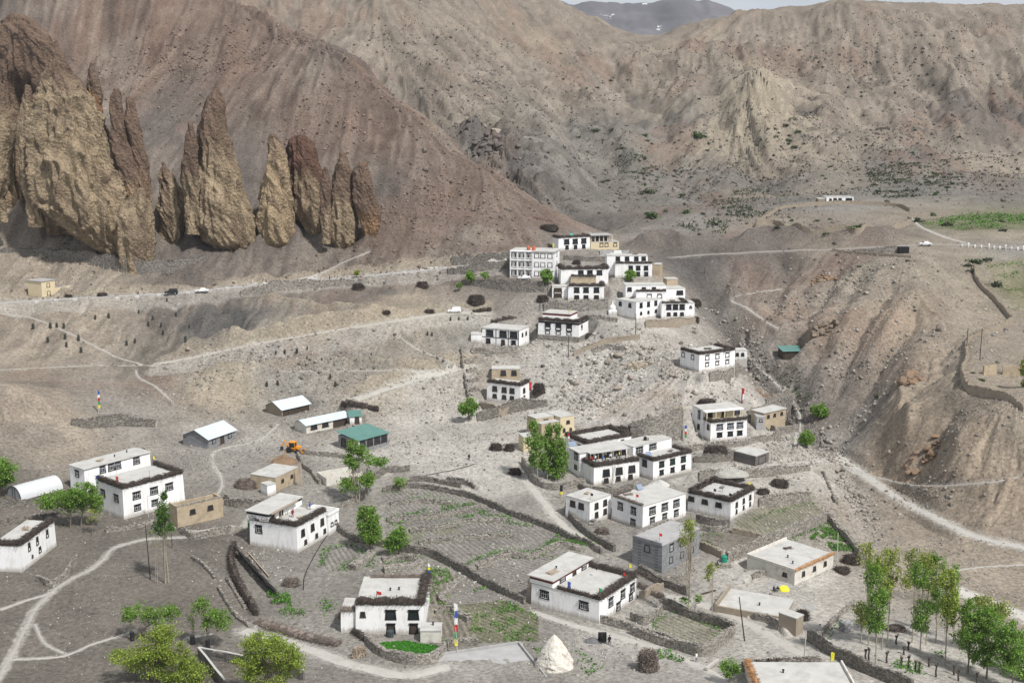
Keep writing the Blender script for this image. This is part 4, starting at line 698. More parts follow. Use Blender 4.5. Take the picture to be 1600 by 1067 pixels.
# ---------- upper village
h = house('U1', TH_, 'topmost white house of the village, a green tarp on its roof', 'house', (872.5, 392), 373, (922, 391 - 19.5), (863, 372.3)); h['D'] = D = min(h['D'], 8.); h['W'] = W = h['W']; H = h['h']
block(h, 0, W, 0, D, 0, H, brush='flr', down=3, bh=.7, band=BLACK); wins(h, 'f', [.26, .53, .8], .68, 1.6, 1.4); wins(h, 'f', [.27, .54, .8], .22, .9, 1.)
h = house('U2', 'concrete_house', 'half built cream and grey block house with bare pillars, next to the top white house', 'house', (923, 389), 379, (967, 388 - 10), D=7.5, pad_=False); W, D, H = h['W'], 7.5, h['h']; block(h, 0, W, 0, D, 0, H, wall=CREAM, roof=CONC, band=None, down=3, batter=0, over=.05); wins(h, 'f', [.38, .56, .87], .55, .9, 1., 'w', t=0)
mb = MB(); mb.box(.1, W * .75, D * .45, D - .2, H + .2, H + 2.3); mb.build('upper_wall', CONC, h['o']); mb = MB()
for i in range(6): mb.box(i * W * .15 + .1, i * W * .15 + .45, D * .1, D * .1 + .3, H + .2, H + 2.3)
mb.build('pillars', CREAM, h['o']); mb = MB(); mb.box(0, W * .77, 0, D - .1, H + 2.31, H + 2.5); mb.build('roof_slab', CONC, h['o'])
for f in (.3, .48, .64): window(h, 'f', f * W, H + 1.25, 1.3, 1.5, 'n', y0=D * .45, t=0)
h = house('U3', TH_, 'tall three storey white guesthouse with stacked balconies and orange water tanks on top', 'guesthouse', (866, 436), 394, (874, 389.5), (797.5, 395.5)); W, D, H = h['W'], h['D'], h['h']
h['W'] = W = min(max(W, 7), 11)
block(h, 0, W, 0, D * .48, 0, H, wall=WHITE, band=BLACK, down=3, batter=0, over=.45); block(h, 1.4, W, D * .48 + .01, D, 0, H - .01, wall=WHITE, band=None, down=3, batter=0, over=.3, wname='rear_wall')
st3 = H / 3
for k in range(4):
    mb = MB(); mb.box(-.3, 1.38, D * .49, D + .2, k * st3 - .1, k * st3 + .12); mb.build('balcony_slab', WHITE, h['o'])
    if k < 3:
        mb = MB()
        for i in range(4): yy = D * .5 + i * (D * .5) / 3.0 - .15; mb.box(-.2, .15, yy, yy + .3, k * st3 + .121, (k + 1) * st3 - .101)
        mb.box(-.25, -.18, D * .5 + .2, D - .2, k * st3 + .75, k * st3 + .9)
        mb.build('balcony_posts', WHITE, h['o'])
        for f in (.56, .66, .76, .86, .95): window(h, 'l', D * f, (k + .5) * st3, .9, 1.5, 'n', x0=1.4, t=0, door=f in (.66, .86))
        for f in (.10, .26, .40): window(h, 'l', D * f, (k + .55) * st3, 1.2, 1.4, 'n', x0=0, t=0)
        window(h, 'f', W * .45, (k + .55) * st3, 1.1, 1.3, 'n', t=0)
h = house('U4', TH_, 'white house with long brushwood roof directly below the topmost house', 'house', (876, 447), 422, (951, 421), D=7.); W, D, H = h['W'], 7., h['h']; block(h, 0, W, 0, D, 0, H, brush='flr', down=3, bh=.9, bw=1.1); wins(h, 'f', [.42, .61, .81], .78, 1.4, 1.2, 'b')
h = house('U5', TH_, 'white house with stepped back upper floor at the right shoulder of the upper village', 'house', (961, 434), 412.5, (1019.5, 412.5), D=4.); W, D, H = h['W'], 4., h['h']; block(h, 0, W, 0, D, 0, H, brush='f', down=3, bh=.5); wins(h, 'f', [.42, .62, .83], .68, 1., 1.1); wins(h, 'f', [.62, .84], .25, .9, 1.)
block(h, -2.5, W - 1, D + .02, D + 5, 0, H + 2.1, band=RED, down=3, wname='upper_wall'); 
for f in (.1, .35, .6, .8): window(h, 'f', f * W, H + 1.1, 1., 1., 'w', y0=D)
h = house('U5b', 'mud_house', 'small plain tan mud hut at the right end of the stepped white house', 'hut', (1020, 430), 413.5, (1031, 429 - 15), D=4., pad_=False); block(h, 0, h['W'], 0, 4, 0, h['h'], wall=BEIGE, band=None, down=3)
h = house('U6', TH_, 'white house with a dark open porch at left, over the grey retaining wall', 'house', (887.5, 469), 448, (944, 448), D=6.); W, D, H = h['W'], 6., h['h']; block(h, 0, W, 0, D, 0, H, brush='fr', down=3, bh=.75); wins(h, 'f', [.24, .5, .79], .72, 1.3, 1.3, 'b'); wins(h, 'f', [.24, .5, .79], .22, 1.2, 1., 'n')
block(h, -5, -.05, 1.5, 6, 0, H - .3, band=None, down=3, brush='', wall=WHITE, wname='porch_wall'); window(h, 'f', -3.2, H * .65, 2.2, 1.5, 'n', y0=1.5, door=True); window(h, 'f', -3.2, H * .2, 2.2, 1.5, 'n', y0=1.5, door=True)
block(h, 1, W - 2, 6.05, 10, 0, H + 2.2, wall=BEIGE, band=None, brush='f', wname='rear_wall'); 
h = house('U7', TH_, 'white house with a brushwood roofed middle bay, behind the chorten terrace houses', 'house', (977, 470), 446.5, (1041, 446), D=6.); W, D, H = h['W'], 6., h['h']; block(h, 0, W, 0, D, 0, H, brush='', down=3); wins(h, 'f', [.1, .45, .7], .75, 1., 1.1, 'n'); block(h, 3, W - .5, -3., -.02, 0, H - 1.6, brush='f', band=BLACK, down=3, wname='front_wall'); window(h, 'f', W * .55, H - 2.9, 1.2, 1.1, 'n', y0=-3.); window(h, 'f', W * .8, H - 2.9, 1.2, 1.1, 'n', y0=-3.)
h = house('U7b', TH_, 'white corner house with a red framed opening, upper right end of the village', 'house', (1036, 470), 452, (1071, 451), D=6., pad_=False); W, D, H = h['W'], 6., h['h']; block(h, 0, W, 0, D, 0, H, brush='', down=3); wins(h, 'f', [.75], .65, 1.8, 1.2, 'n'); block(h, 3, W - .3, D + .02, D + 4, 0, H + 2.2, wall=BEIGE, band=None, wname='rear_wall')
h = house('U8', TH_, 'long white house with rows of three windows beside the little white chorten', 'house', (993.7, 500), 473, (1032.5, 471.5), (961, 473)); W, D, H = h['W'], h['D'], h['h']; h['D'] = D = min(D, 10)
block(h, 0, W, 0, D, 0, H, brush='', band=BLACK, down=3); wins(h, 'f', [.2, .5, .8], .78, .9, 1.2, 'b'); wins(h, 'f', [.2, .5, .8], .33, .6, .8, 'n'); wins(h, 'l', [.3, .75], .78, .8, 1.2, 'n')
h = house('U9', TH_, 'white house with three large black windows and brushwood edge, last of the upper row', 'house', (1033.5, 498), 474.5, (1074, 474), D=8.); W, D, H = h['W'], 8., h['h']; block(h, 0, W, 0, D, 0, H, brush='fr', band=BLACK, down=3, bh=.4); wins(h, 'f', [.28, .54, .8], .74, 1.2, 1.3, 'x'); wins(h, 'f', [.28, .54, .8], .29, .8, .9, 'n'); block(h, W + .02, W + 2.6, 1, 7, 0, H - .2, band=None, down=3, wname='side_wall'); window(h, 'f', W + 1.3, H * .7, .4, .6, 'n', y0=1.)
h = house('H10', TH_, 'white house on a grey plinth with brushwood roof, below the small white chorten', 'house', (904.5, 535), 505.5, (921, 499), (840.5, 505)); h['W'] = W = min(h['W'], 9.); D, H = h['D'], h['h']
block(h, 0, W, 0, D, 1.6, H, brush='fl', band=BLACK, down=0, bh=.8, bw=1.); mb = MB(); mb.box(-.1, W + .1, -.1, D + .1, -3, 1.59); mb.build('plinth', STONE, h['o']); wins(h, 'l', [.24, .5, .76], .72, 1.4, 1.4); wins(h, 'l', [.24, .5, .76], .42, 1.1, .8, 'x'); wins(h, 'f', [.3], .72, 1., 1.2, 'n')
block(h, W * .4, W + 1.5, D * .3, D, 1.6, H + 1.8, band=RED, wname='upper_wall')
h = house('H11', TH_, 'white house ruled with black painted lines round its windows, upper village left edge', 'house', (810.7, 543.5), 517, (827, 513), (752.5, 517)); h['W'] = W = min(h['W'], 9.); D, H = h['D'], h['h']
block(h, 0, W, 0, D, 0, H, brush='', band=BLACK, down=3, over=.2)
mb = MB()
for f in (.0, .27, .6, .985): mb.box(.0, .09 + .03, f * D + .05, f * D + .25, .1, H)
mb.box(-.02, .07, .1, D, H * .48, H * .48 + .2); mb.build('painted_lines', BLACK, h['o'])
wins(h, 'l', [.14, .42, .78], .72, 1.9, 1.5); wins(h, 'l', [.14, .82], .25, 1., 1.1); window(h, 'l', D * .42, 1.1, .8, 1.8, 'n', door=True); wins(h, 'f', [.35, .7], .66, .7, 1., 'n')
h = house('H11b', 'small_hut', 'low white lean-to at the left of the black lined house', 'hut', (736, 534.5), 523, (753, 523), D=4., pad_=False); block(h, 0, h['W'], 0, 4., 0, h['h'], band=None, down=3)
# ---------- lower right buildings
h = house('Q34', 'farm_building', 'low worn white building with broad pale roof and orange brown edge', 'building', (1241, 913.7), 893.5, (1302.5, 866.5), (1167.5, 869.5)); W, D, H = h['W'], h['D'], h['h']; block(h, 0, W, 0, D, 0, H, wall=WORN, band=None, down=3, rim='lb'); wins(h, 'f', [.22, .5, .78], .55, .6, .8, 'n'); window(h, 'l', D * .2, H * .55, .6, .6, 'n')
mb = MB(); STR = mat('straw_bundle', (.42, .24, .12), var=.3, island=.4); lump_strip(mb, (0, .1, 0), (W, .1, 0), H + .15, .5, .3); sticks(mb, (0, .1, 0), (W, .1, 0), H + .1, .8, .35, (0, -1, 0), 22, 0, (.8, 1.3)); mb.build('brushwood_parapet', STR, h['o'])
h = house('Q35', 'farm_building', 'sunken pale roof framed by tan mud walls beside the square mud tower', 'building', (1222, 973), 962, (1240, 930), (1121, 942.5)); W, D, H = h['W'], h['D'], h['h']; print('Q35', W, D, H)
block(h, 0, W, 0, D, 0, H - .7, wall=MUDW, band=None, down=3, batter=0); mb = MB(); mb.box(-.4, 0, -.1, D, -3, H - .1).box(-.4, W, D + .0, D + .4, -3, H + .3); mb.build('parapet', MUDW, h['o'])
h = house('Q35t', 'mud_tower', 'square brown mud tower at the corner of the sunken roof', 'tower', (1243, 994), 967, (1248, 985), (1217, 964), blend=1.); print('Q35t', h['W'], h['D'], h['h']); h['W'] = max(2.2, min(h['W'], 3)); h['D'] = min(h['D'], 4); block(h, 0, h['W'], 0, h['D'], 0, h['h'], wall=MUDW, band=None, down=3, batter=.05)
p = hit(1186, 1066); h = house('Q36', 'farm_building', 'pale roof platform cut by the bottom edge, orange brown stacks at its left', 'building', (1182, 1100), 1082, (1340, 1083), D=10.); W, D, H = h['W'], 9.5, h['h']; block(h, 0, W, 0, D, 0, H, wall=WORN, band=None, down=3, rim='r')
mb = MB(); lump_strip(mb, (.3, .5, 0), (.3, D, 0), H + .15, .7, .5); sticks(mb, (.3, .5, 0), (.3, D, 0), H + .15, 1., .6, (-1, 0, 0), 24, 0, (.8, 1.3)); mb.build('brushwood_parapet', STR, h['o'])
BR = hit(810, 1008); ph = math.radians(19); W, D = 15., 22.; P = BR - np.array([W * math.cos(ph) - D * math.sin(ph), W * math.sin(ph) + D * math.cos(ph), 0]); P[2] = BR[2] - .9
h = dict(o=empty('roof_terrace', P, ph, 'large bare grey roof terrace cut by the bottom edge', 'terrace'), P=P, phi=ph, W=W, D=D, h=1., key='PLZ', px=9); HS['PLZ'] = h; block(h, 0, W, 0, D, 0, 1., wall=CONC, roof=CONC, band=None, down=4, rim='rb')
h = house('R37', 'white_house', 'small long white house alone on the far terrace above the compound wall', 'house', (1291, 318), 308.5, (1334, 317.5 - 9), D=6., ymin=430); W, D, H = h['W'], 6., h['h']; block(h, 0, W, 0, D, 0, H, band=None, down=3); wins(h, 'f', [.15], .6, .7, .7, 'n'); wins(h, 'f', [.32, .5], .5, 1.1, 1.6, 'n'); wins(h, 'f', [.83], .5, 2.4, 1.6, 'n'); block(h, -3.2, -.02, .5, 5, 0, H * .7, wall=MUDW, band=None, down=3, wname='side_wall')
h = house('R38', 'roadside_hut', 'two storey cream roadside hut on the upper left road', 'hut', (66, 464.5), 440.5, (85, 440), (43, 440)); W, D, H = h['W'], min(7, h['D']), h['h']; block(h, 0, W, 0, D, 0, H, wall=CREAM, roof=CONC, band=None, down=3, batter=0, over=.3); window(h, 'f', W * .5, H * .72, .9, 1.2, 'n', t=0); window(h, 'f', W * .5, H * .2, .9, 1.2, 'n', t=0); block(h, W + .02, W + 7, .5, 1., 0, H * .45, wall=CREAM, roof=CONC, band=None, down=3, batter=0, over=0, wname='yard_wall')
h = house('R39', 'shelter', 'dark open shelter with green tin roof in the gully', 'shelter', (1224, 562), 549, (1254, 548.5), D=5.5); W, D, H = h['W'], 4.5, h['h']; gable(h, WOODD, TEAL, .6, over=.4, shed=True); window(h, 'f', W * .5, H * .45, W * .8, H * .7, 'n', t=0, door=True)
h = house('R40', 'shed', 'low grey stone shed with pale flat roof above the village road', 'shed', (1180, 728), 713, (1201, 709.5), (1148, 710)); W, D, H = h['W'], h['D'], h['h']; block(h, 0, W, 0, min(D, 8), 0, H, wall=DKSTONE, band=None, down=3, batter=0); window(h, 'f', W * .5, H * .45, max(1., W * .5), H * .7, 'n', t=0, door=True)
h = house('R41', 'mud_house', 'small cream house hidden among the dense green poplars', 'house', (818, 706), 684, (838, 701), (810, 683), blend=1.5); block(h, 0, max(4, min(h['W'], 8)), 0, max(3, min(h['D'], 6)), 0, h['h'], wall=CREAM, band=None, down=3)
# ------------------------------------------------------------------ dry stone walls
WALLS = []
def wall(label, pts, h, m=STONE, w=.55, ret=0, name='stone_wall', cap=True, ymin=142., cat='wall', group=None):
    P = hits(pts, ymin); Q = resample(P, .55)
    hh = h if isinstance(h, (list, tuple)) else [h]
    if ret:                                            # ground behind is filled up to the top
        fill(Q, hh, ret)
    WALLS.append((label, Q, hh, m, w, name, cap, cat, group))
def build_wall(label, Q, hh, m, w, name, cap, cat, group):
    n = len(Q); V = []; F = []; H = []
    mh = max(hh); nr = max(2, int(mh / .45)); ring = 2 * nr + 3
    for i, q in enumerate(Q):
        a = Q[max(0, i - 1)]; b = Q[min(n - 1, i + 1)]; d = np.array([b[0] - a[0], b[1] - a[1]]); d /= np.linalg.norm(d) + 1e-9; nx, ny = -d[1], d[0]
        h = np.interp(i / max(1, n - 1), np.linspace(0, 1, len(hh)), hh) * (1 + .10 * math.sin(i * .37) + R.uniform(-.06, .06)); H.append(h)
        z0 = min(zt(q[0], q[1]), q[2] + .1)
        for j in range(ring):
            t = j / (ring - 1)
            if j <= nr: s, zz = -1, -1 + (h + 1) * j / nr
            elif j == nr + 1: s, zz = 0, h + .06
            else: s, zz = 1, -1 + (h + 1) * (ring - 1 - j) / nr
            ww = w * .5 * (1.15 - .25 * (zz + 1) / (h + 1)) * s + R.uniform(-.07, .07)
            V.append((q[0] + nx * ww, q[1] + ny * ww, z0 + zz + (R.uniform(-.05, .05) if j > 0 else 0)))
    for i in range(n - 1):
        for j in range(ring - 1): F.append((i * ring + j, (i + 1) * ring + j, (i + 1) * ring + j + 1, i * ring + j + 1))
    F.append(tuple(range(ring))); F.append(tuple((n - 1) * ring + j for j in range(ring))[::-1])
    mb = MB(); mb.add(V, F)
    if cap:
        for i in range(n - 1):
            for k in range(2):
                q = Q[i] + (Q[i + 1] - Q[i]) * R.random(); z = min(zt(q[0], q[1]), q[2] + .3) + H[i]; s = R.uniform(.12, .26); r = R.uniform(0, 3)
                ox, oy = R.uniform(-.2, .2) * w, R.uniform(-.2, .2) * w; c, sn = math.cos(r), math.sin(r); B = []
                for zz in (-.12, R.uniform(.06, .2)):
                    for a, b in ((-1, -1), (1, -1), (1, 1), (-1, 1)):
                        a *= s * R.uniform(.6, 1.3); b *= s * R.uniform(.6, 1.1); B.append((q[0] + ox + a * c - b * sn, q[1] + oy + a * sn + b * c, z + zz))
                mb.add(B, [(0, 3, 2, 1), (4, 5, 6, 7), (0, 1, 5, 4), (1, 2, 6, 5), (2, 3, 7, 6), (3, 0, 4, 7)])
    o = mb.build(name, m); return tag(o, label, cat, group)
S, SD = STONE, STONED
wall('long stone retaining wall curving under the ochre rock spires', [(-20, 392), (60, 397), (120, 408), (160, 418), (200, 425), (240, 425), (290, 415), (322, 405)], [1, 1.2, 2.5, 4.2, 4.6, 3.4, 1], SD, ret=2)
wall('curved stone retaining wall below the tall flag strip', [(112, 664), (140, 669), (180, 666), (243, 667)], [1.2, 3, 2.6, 1.5], SD, ret=3)
wall('upper grey retaining wall left of the three storey guesthouse', [(706, 414), (750, 412), (797, 409)], [2.5, 3, 3], SD, ret=1.5)
wall('lower grey retaining wall left of the three storey guesthouse', [(700, 428), (745, 424), (797, 420)], [1.2, 2.4, 2.6], SD, ret=1.5)
wall('dark retaining wall under the forecourt of the guesthouse', [(722, 444), (760, 450), (800, 455), (850, 457)], [1., 2.6, 3.2, 3.4], SD, ret=3)
wall('grey retaining wall under the porch house', [(850, 486), (890, 487), (950, 484)], [2.4, 3.2, 3.], S, ret=1)
wall('pale parapet wall beside the top white car', [(937, 400), (982, 400)], [1.6, 1.8], CONC, ret=2)
wall('rubble terrace lip under the upper field corner', [(640, 832), (690, 826), (735, 818), (790, 815)], .8, S, w=.8, ret=1.)
wall('low rubble step across the striped field', [(655, 850), (700, 846), (745, 842), (800, 838)], .7, S, w=.7, ret=1.)
wall('low mud wall under the last houses of the upper row', [(1008, 512), (1040, 511), (1090, 506)], [1.8, 2.2, 1.6], MUDW, ret=1)
wall('diagonal stone wall on the slope below the upper village', [(896, 556), (925, 545), (955, 535), (1000, 530)], [1., 1.4, 1.2], MUDW)
wall('low terrace wall in front of the black lined house', [(736, 550), (770, 553), (808, 550)], [1., 1.6, 1.2], S, ret=1.5)
wall('low stone wall under the perched house above the gully', [(1108, 596), (1140, 591), (1162, 584)], [2.2, 2.4, 1.5], S, ret=1.5)
wall('high pale retaining wall above the big house cluster', [(985, 687), (1020, 690), (1066, 686)], [4.2, 6.5, 7.5], STONE, ret=2)
wall('terrace wall climbing right of the pillared balcony house', [(1168, 652), (1205, 640), (1240, 622)], [1.6, 1.8, 1.2], S, ret=1)
wall('rough stone wall below the lone mid slope house', [(745, 658), (775, 652), (800, 645), (855, 634)], [1.8, 3, 3, 1.2], SD, ret=1.5)
wall('garden wall wrapped round the dense green poplars', [(816, 724), (828, 745), (848, 762), (880, 765), (915, 758)], 1.6, S)
wall('mud wall running up beside the hillside path', [(720, 548), (722, 570), (727, 600), (732, 622)], 1.1, SD, cap=True)
wall('long dark field wall crossing the terraced fields', [(521, 822), (550, 843), (590, 852), (640, 865), (680, 873), (737, 903), (780, 925), (820, 944)], [1.2, 1.4, 1.6, 1.7, 1.7, 1.5, 1.2], SD, w=.65)
wall('stone wall below the near white house and lane', [(936, 972), (985, 985), (1040, 1003), (1090, 1023)], 1.3, S)
wall('stone wall at the upper edge of the terraced fields', [(598, 768), (640, 762), (690, 768), (740, 780), (800, 806), (850, 824), (905, 850), (940, 865)], [1., 1.2, 1.3, 1.4, 1.3], SD, w=.6)
wall('dark wall along the street by the sooty house', [(884, 800), (905, 825), (930, 845), (960, 862)], 1.5, SD, w=.7)
wall('terrace lip of rubble across the upper field', [(605, 815), (660, 812), (705, 806), (745, 795)], .9, S, w=.8, ret=1.)
wall('rubble terrace lip between the middle fields', [(745, 890), (790, 870), (830, 872), (870, 856), (905, 860)], .9, S, w=1., ret=1.)
wall('winding rubble lip beside the prayer flag pole field', [(725, 905), (700, 925), (690, 935), (703, 950), (735, 972)], .8, S, w=1.4)
wall('rubble bank between the small fields', [(550, 890), (570, 878), (583, 865)], 1., S, w=2.)
wall('rubble bank behind the shaggy roofed broad house', [(600, 893), (625, 890), (650, 886), (660, 880)], 1., S, w=2.)
wall('rounded stone wall enclosing the bright green lawn', [(572, 1000), (590, 1020), (620, 1033), (655, 1037), (682, 1030), (698, 1012)], [1., 1.5, 1.7, 1.6, 1.2], S, w=.8)
wall('short stone wall between shed door and flag pole', [(702, 1010), (725, 1008), (747, 1008)], 1.1, S)
wall('stone wall with pale coping at lower left', [(475, 1062), (420, 1050), (365, 1036), (311, 1026)], 1.5, DKSTONE, w=.4, cap=False)
wall('second stone wall with pale coping running to the bottom edge', [(311, 1026), (330, 1050), (352, 1078)], 1.5, DKSTONE, w=.4, cap=False)
wall('stone garden wall under the tan yard building', [(285, 834), (305, 842), (335, 836), (360, 832)], 1.2, S, ret=1)
wall('stone pen wall beside the left edge house', [(58, 908), (82, 917), (105, 900), (120, 880)], [1.2, 1.3, 1.6, 1.8], S, w=.4)
wall('stone wall under the low hut by the path', [(353, 790), (380, 793), (415, 790)], [1.2, 1.6, 1.2], SD, ret=1)
wall('low wall of stones behind the digger plot', [(455, 705), (490, 711), (530, 715), (560, 722)], 1., S)
wall('wall running down beside the leaning poles', [(465, 712), (475, 730), (490, 745), (500, 757)], 1., S)
wall('stone wall right of the tall thin poplars', [(585, 748), (610, 738), (640, 735)], 1.4, SD, w=.8)
wall('stone wall along the dusty flat above the fields', [(640, 752), (670, 752), (720, 762)], 1.1, SD, w=.7)
wall('stone retaining wall of the village road', [(1092, 752), (1140, 748), (1200, 744), (1265, 735)], [2.2, 2.2, 1.8, 1.], S, ret=1.5)
wall('stone terrace wall right of the brush ringed house', [(1185, 792), (1215, 790), (1262, 783)], [2, 2.4, 1.8], S, ret=1.5)
wall('low dark wall above the grey shed', [(1084, 722), (1120, 722), (1150, 718)], [1.4, 2., 2.], SD, ret=1.5)
wall('high rubble wall dividing the lower right fields', [(1135, 878), (1180, 862), (1230, 842), (1289, 815)], [2.2, 2.8, 2.6, 2.2], S, w=.8)
wall('mud wall in front of the fallow square plot', [(1094, 856), (1128, 872)], 1.5, MUDW)
wall('mud wall behind the fallow square plot', [(1144, 832), (1198, 845)], 1.2, MUDW)
wall('stone wall at the front of the small walled plot', [(986, 990), (1020, 1003), (1060, 1015), (1101, 1025), (1125, 1008), (1146, 990)], [1.4, 1.6, 1.9, 2.2, 2., 1.5], S, w=.7)
wall('dark stone wall at the back of the small walled plot', [(1030, 950), (1045, 952), (1080, 966), (1120, 978), (1146, 988)], 1.7, SD, w=.8)
wall('bank of piled brush and stone by the near white house yard', [(1000, 893), (1020, 905), (1040, 915), (1075, 930)], 1.5, SD, w=1.)
wall('low stone wall below the grey stone building', [(1040, 912), (1065, 908), (1085, 895)], 1.3, S)
wall('long stone wall beside the poplar grove', [(1263, 1000), (1290, 1018), (1340, 1045), (1380, 1062), (1425, 1082)], [1.8, 2., 2., 2.], SD, w=.7)
wall('low bank wall between track and yard', [(1333, 945), (1310, 965), (1285, 990), (1270, 1000)], .8, S)
wall('stone field wall along the gully track', [(1290, 808), (1310, 830), (1330, 850), (1345, 870)], 1.6, S, w=1.2)
wall('stone wall behind the bottom edge roof', [(1160, 1048), (1220, 1045), (1283, 1040)], 1.4, SD)
wall('far compound wall, upper side', [(1181, 352), (1205, 336), (1227, 326), (1319, 319), (1400, 323), (1422, 331)], 1.3, MUDW, ymin=400)
wall('far compound wall, lower side', [(1181, 353), (1215, 352), (1250, 358), (1320, 358), (1350, 357), (1419, 352)], 1.8, MUDW, ymin=400)
wall('mud wall bounding the right plateau fields', [(1522, 420), (1526, 440), (1545, 462), (1567, 485), (1582, 502)], 1.5, MUDW)
wall('mud wall descending the edge of the right plateau', [(1582, 502), (1545, 520), (1512, 535), (1510, 560)], 1.3, MUDW)
wall('winding mud wall along the rim of the right bluff', [(1512, 560), (1502, 585), (1508, 605), (1530, 617), (1560, 622), (1600, 645)], [1.2, 1.6, 2.2, 2., 1.6], MUDW)
wall('broken mud wall on the right plateau, left piece', [(1536, 585), (1556, 585)], 2.1, BEIGE)
wall('broken mud wall on the right plateau, right piece', [(1566, 585), (1604, 585)], 2.1, BEIGE)
wall('low grey wall beside the culvert under the right road', [(1330, 397), (1370, 396), (1402, 395)], [1, 2, 2.4], S)
wall('pale low wall along the right cut', [(1300, 392), (1340, 397), (1400, 401), (1424, 403)], .8, MUDW)
wall('grey retaining wall along the paved road at mid left', [(376, 463), (420, 458), (465, 452), (560, 446), (575, 441)], [1.5, 3.4, 2.6, 2., 1.], S, ret=1)
wall('short stone terrace wall high on the far slope, left one', [(1300, 211), (1323, 211)], 1.3, SD, ymin=400); wall('short stone terrace wall high on the far slope, right one', [(1368, 204), (1391, 203)], 1.3, SD, ymin=400); wall('short stone terrace wall high on the far slope, beside the pale cone', [(1425, 204), (1450, 203)], 1.3, SD, ymin=400)
for lb, pts, hh, mm in [('terrace wall under the pillared balcony house', [(1065, 708), (1110, 700), (1170, 694), (1232, 676)], 1.1, S), ('rough stone footing wall before the wide pale roofed house', [(1006, 838), (1030, 828), (1048, 820)], 1.1, S), ('ruined stone walls between brush ringed house and fallow plot', [(1088, 815), (1110, 822), (1140, 824)], 1.7, SD), ('broken pen wall beside the ruined walls', [(1094, 828), (1118, 832), (1135, 829)], 1.2, S), ('low wall before the balcony house of the cluster', [(916, 770), (950, 772), (990, 764)], 1.2, SD),
    ('small yard wall right of the near white house, upper', [(1000, 935), (1020, 925), (1036, 920)], 1.3, MUDW), ('small yard wall right of the near white house, lower', [(985, 968), (1010, 975), (1033, 955)], 1.5, S), ('yard wall in front of the lone mid slope house', [(752, 634), (775, 640), (798, 636)], 1.1, MUDW), ('lowest rung wall beside the hillside path', [(734, 612), (750, 611)], .8, S), ('second rung wall beside the hillside path', [(731, 597), (748, 596)], .8, S), ('third rung wall beside the hillside path', [(729, 582), (745, 581)], .8, S), ('fourth rung wall beside the hillside path', [(727, 567), (742, 566)], .8, S),
    ('terrace wall right of the plinth house', [(925, 552), (950, 545), (975, 548)], 1., S), ('low terrace wall above the plinth house', [(922, 498), (945, 500), (965, 503)], .9, S), ('low wall behind the long brush roofed house', [(880, 406), (915, 408), (945, 409)], 1.4, SD), ('short wall below the topmost car', [(950, 414), (966, 415)], 1.2, S), ('stone wall across the track above the tan house', [(1196, 630), (1218, 622), (1236, 612)], 1., S), ('curved low wall by the veranda house lane', [(525, 800), (545, 790), (575, 772)], 1.2, S), ('low wall above the hut beside the tan mud house', [(352, 778), (362, 792)], 1.2, S), ('terrace step in the left upper field', [(610, 790), (660, 786), (705, 789)], .8, S),
    ('terrace step under the dense conical tree', [(598, 878), (625, 874), (655, 878)], .8, S), ('short step wall by the flag pole field', [(680, 958), (705, 955), (722, 962)], .7, S), ('stone edging at the lower left slope', [(300, 872), (322, 888), (336, 905)], .5, S), ('second stone edging at the lower left slope', [(355, 905), (368, 930), (385, 958)], .6, S), ('pale stone line beside the curling brush fence', [(342, 918), (352, 938), (368, 962), (390, 980)], .5, S), ('low wall before the red banded house', [(165, 832), (195, 828), (240, 818)], .7, S), ('stone step above the corner house', [(0, 822), (45, 815), (85, 808)], .9, SD), ('dark wall under the greenhouse tunnel', [(0, 792), (40, 790), (75, 785)], 1.1, SD),
    ('low dark wall by the dusty flat, right piece', [(700, 752), (730, 758), (742, 764)], .9, SD), ('rubble wall running from garden to cluster', [(905, 762), (925, 775), (945, 785)], 1., SD), ('stone wall under the mud tower yard', [(1180, 968), (1205, 975), (1218, 985)], 1., S), ('collapsed wall right of the yellow tarp', [(1175, 905), (1200, 897), (1222, 905)], .8, S), ('kerb of stones along the gully stream', [(1285, 740), (1296, 765), (1308, 790)], .7, S)]: wall(lb, pts, hh, mm, w=.5, ret=.8 if hh < 1.15 else 0)
for q in WALLS: build_wall(*q)
def coping(label, pts, z, w=.36):
    Q = resample(hits(pts), 1.); mb = MB(); V = []; F = []
    for i, q in enumerate(Q):
        a = Q[max(0, i - 1)]; b = Q[min(len(Q) - 1, i + 1)]; d = np.array([b[0] - a[0], b[1] - a[1]]); d /= np.linalg.norm(d) + 1e-9; zz = zt(q[0], q[1]) + z
        for s, k in ((-1, 0), (1, 0), (1, .12), (-1, .12)): V.append((q[0] - d[1] * s * w / 2, q[1] + d[0] * s * w / 2, zz + k))
    for i in range(len(Q) - 1):
        for j in range(4): F.append((4 * i + j, 4 * i + (j + 1) % 4, 4 * i + 4 + (j + 1) % 4, 4 * i + 4 + j))
    F += [(0, 3, 2, 1), tuple(4 * (len(Q) - 1) + j for j in range(4))]
    return V, F
for o in [q for q in COL.objects if q.get('label', '').find('pale coping') >= 0]:
    pts = [(475, 1062), (420, 1050), (365, 1036), (311, 1026)] if 'lower left' in o['label'] else [(311, 1026), (330, 1050), (352, 1078)]
    V, F = coping('', pts, 1.66); mesh('coping', V, F, ROOF, o)
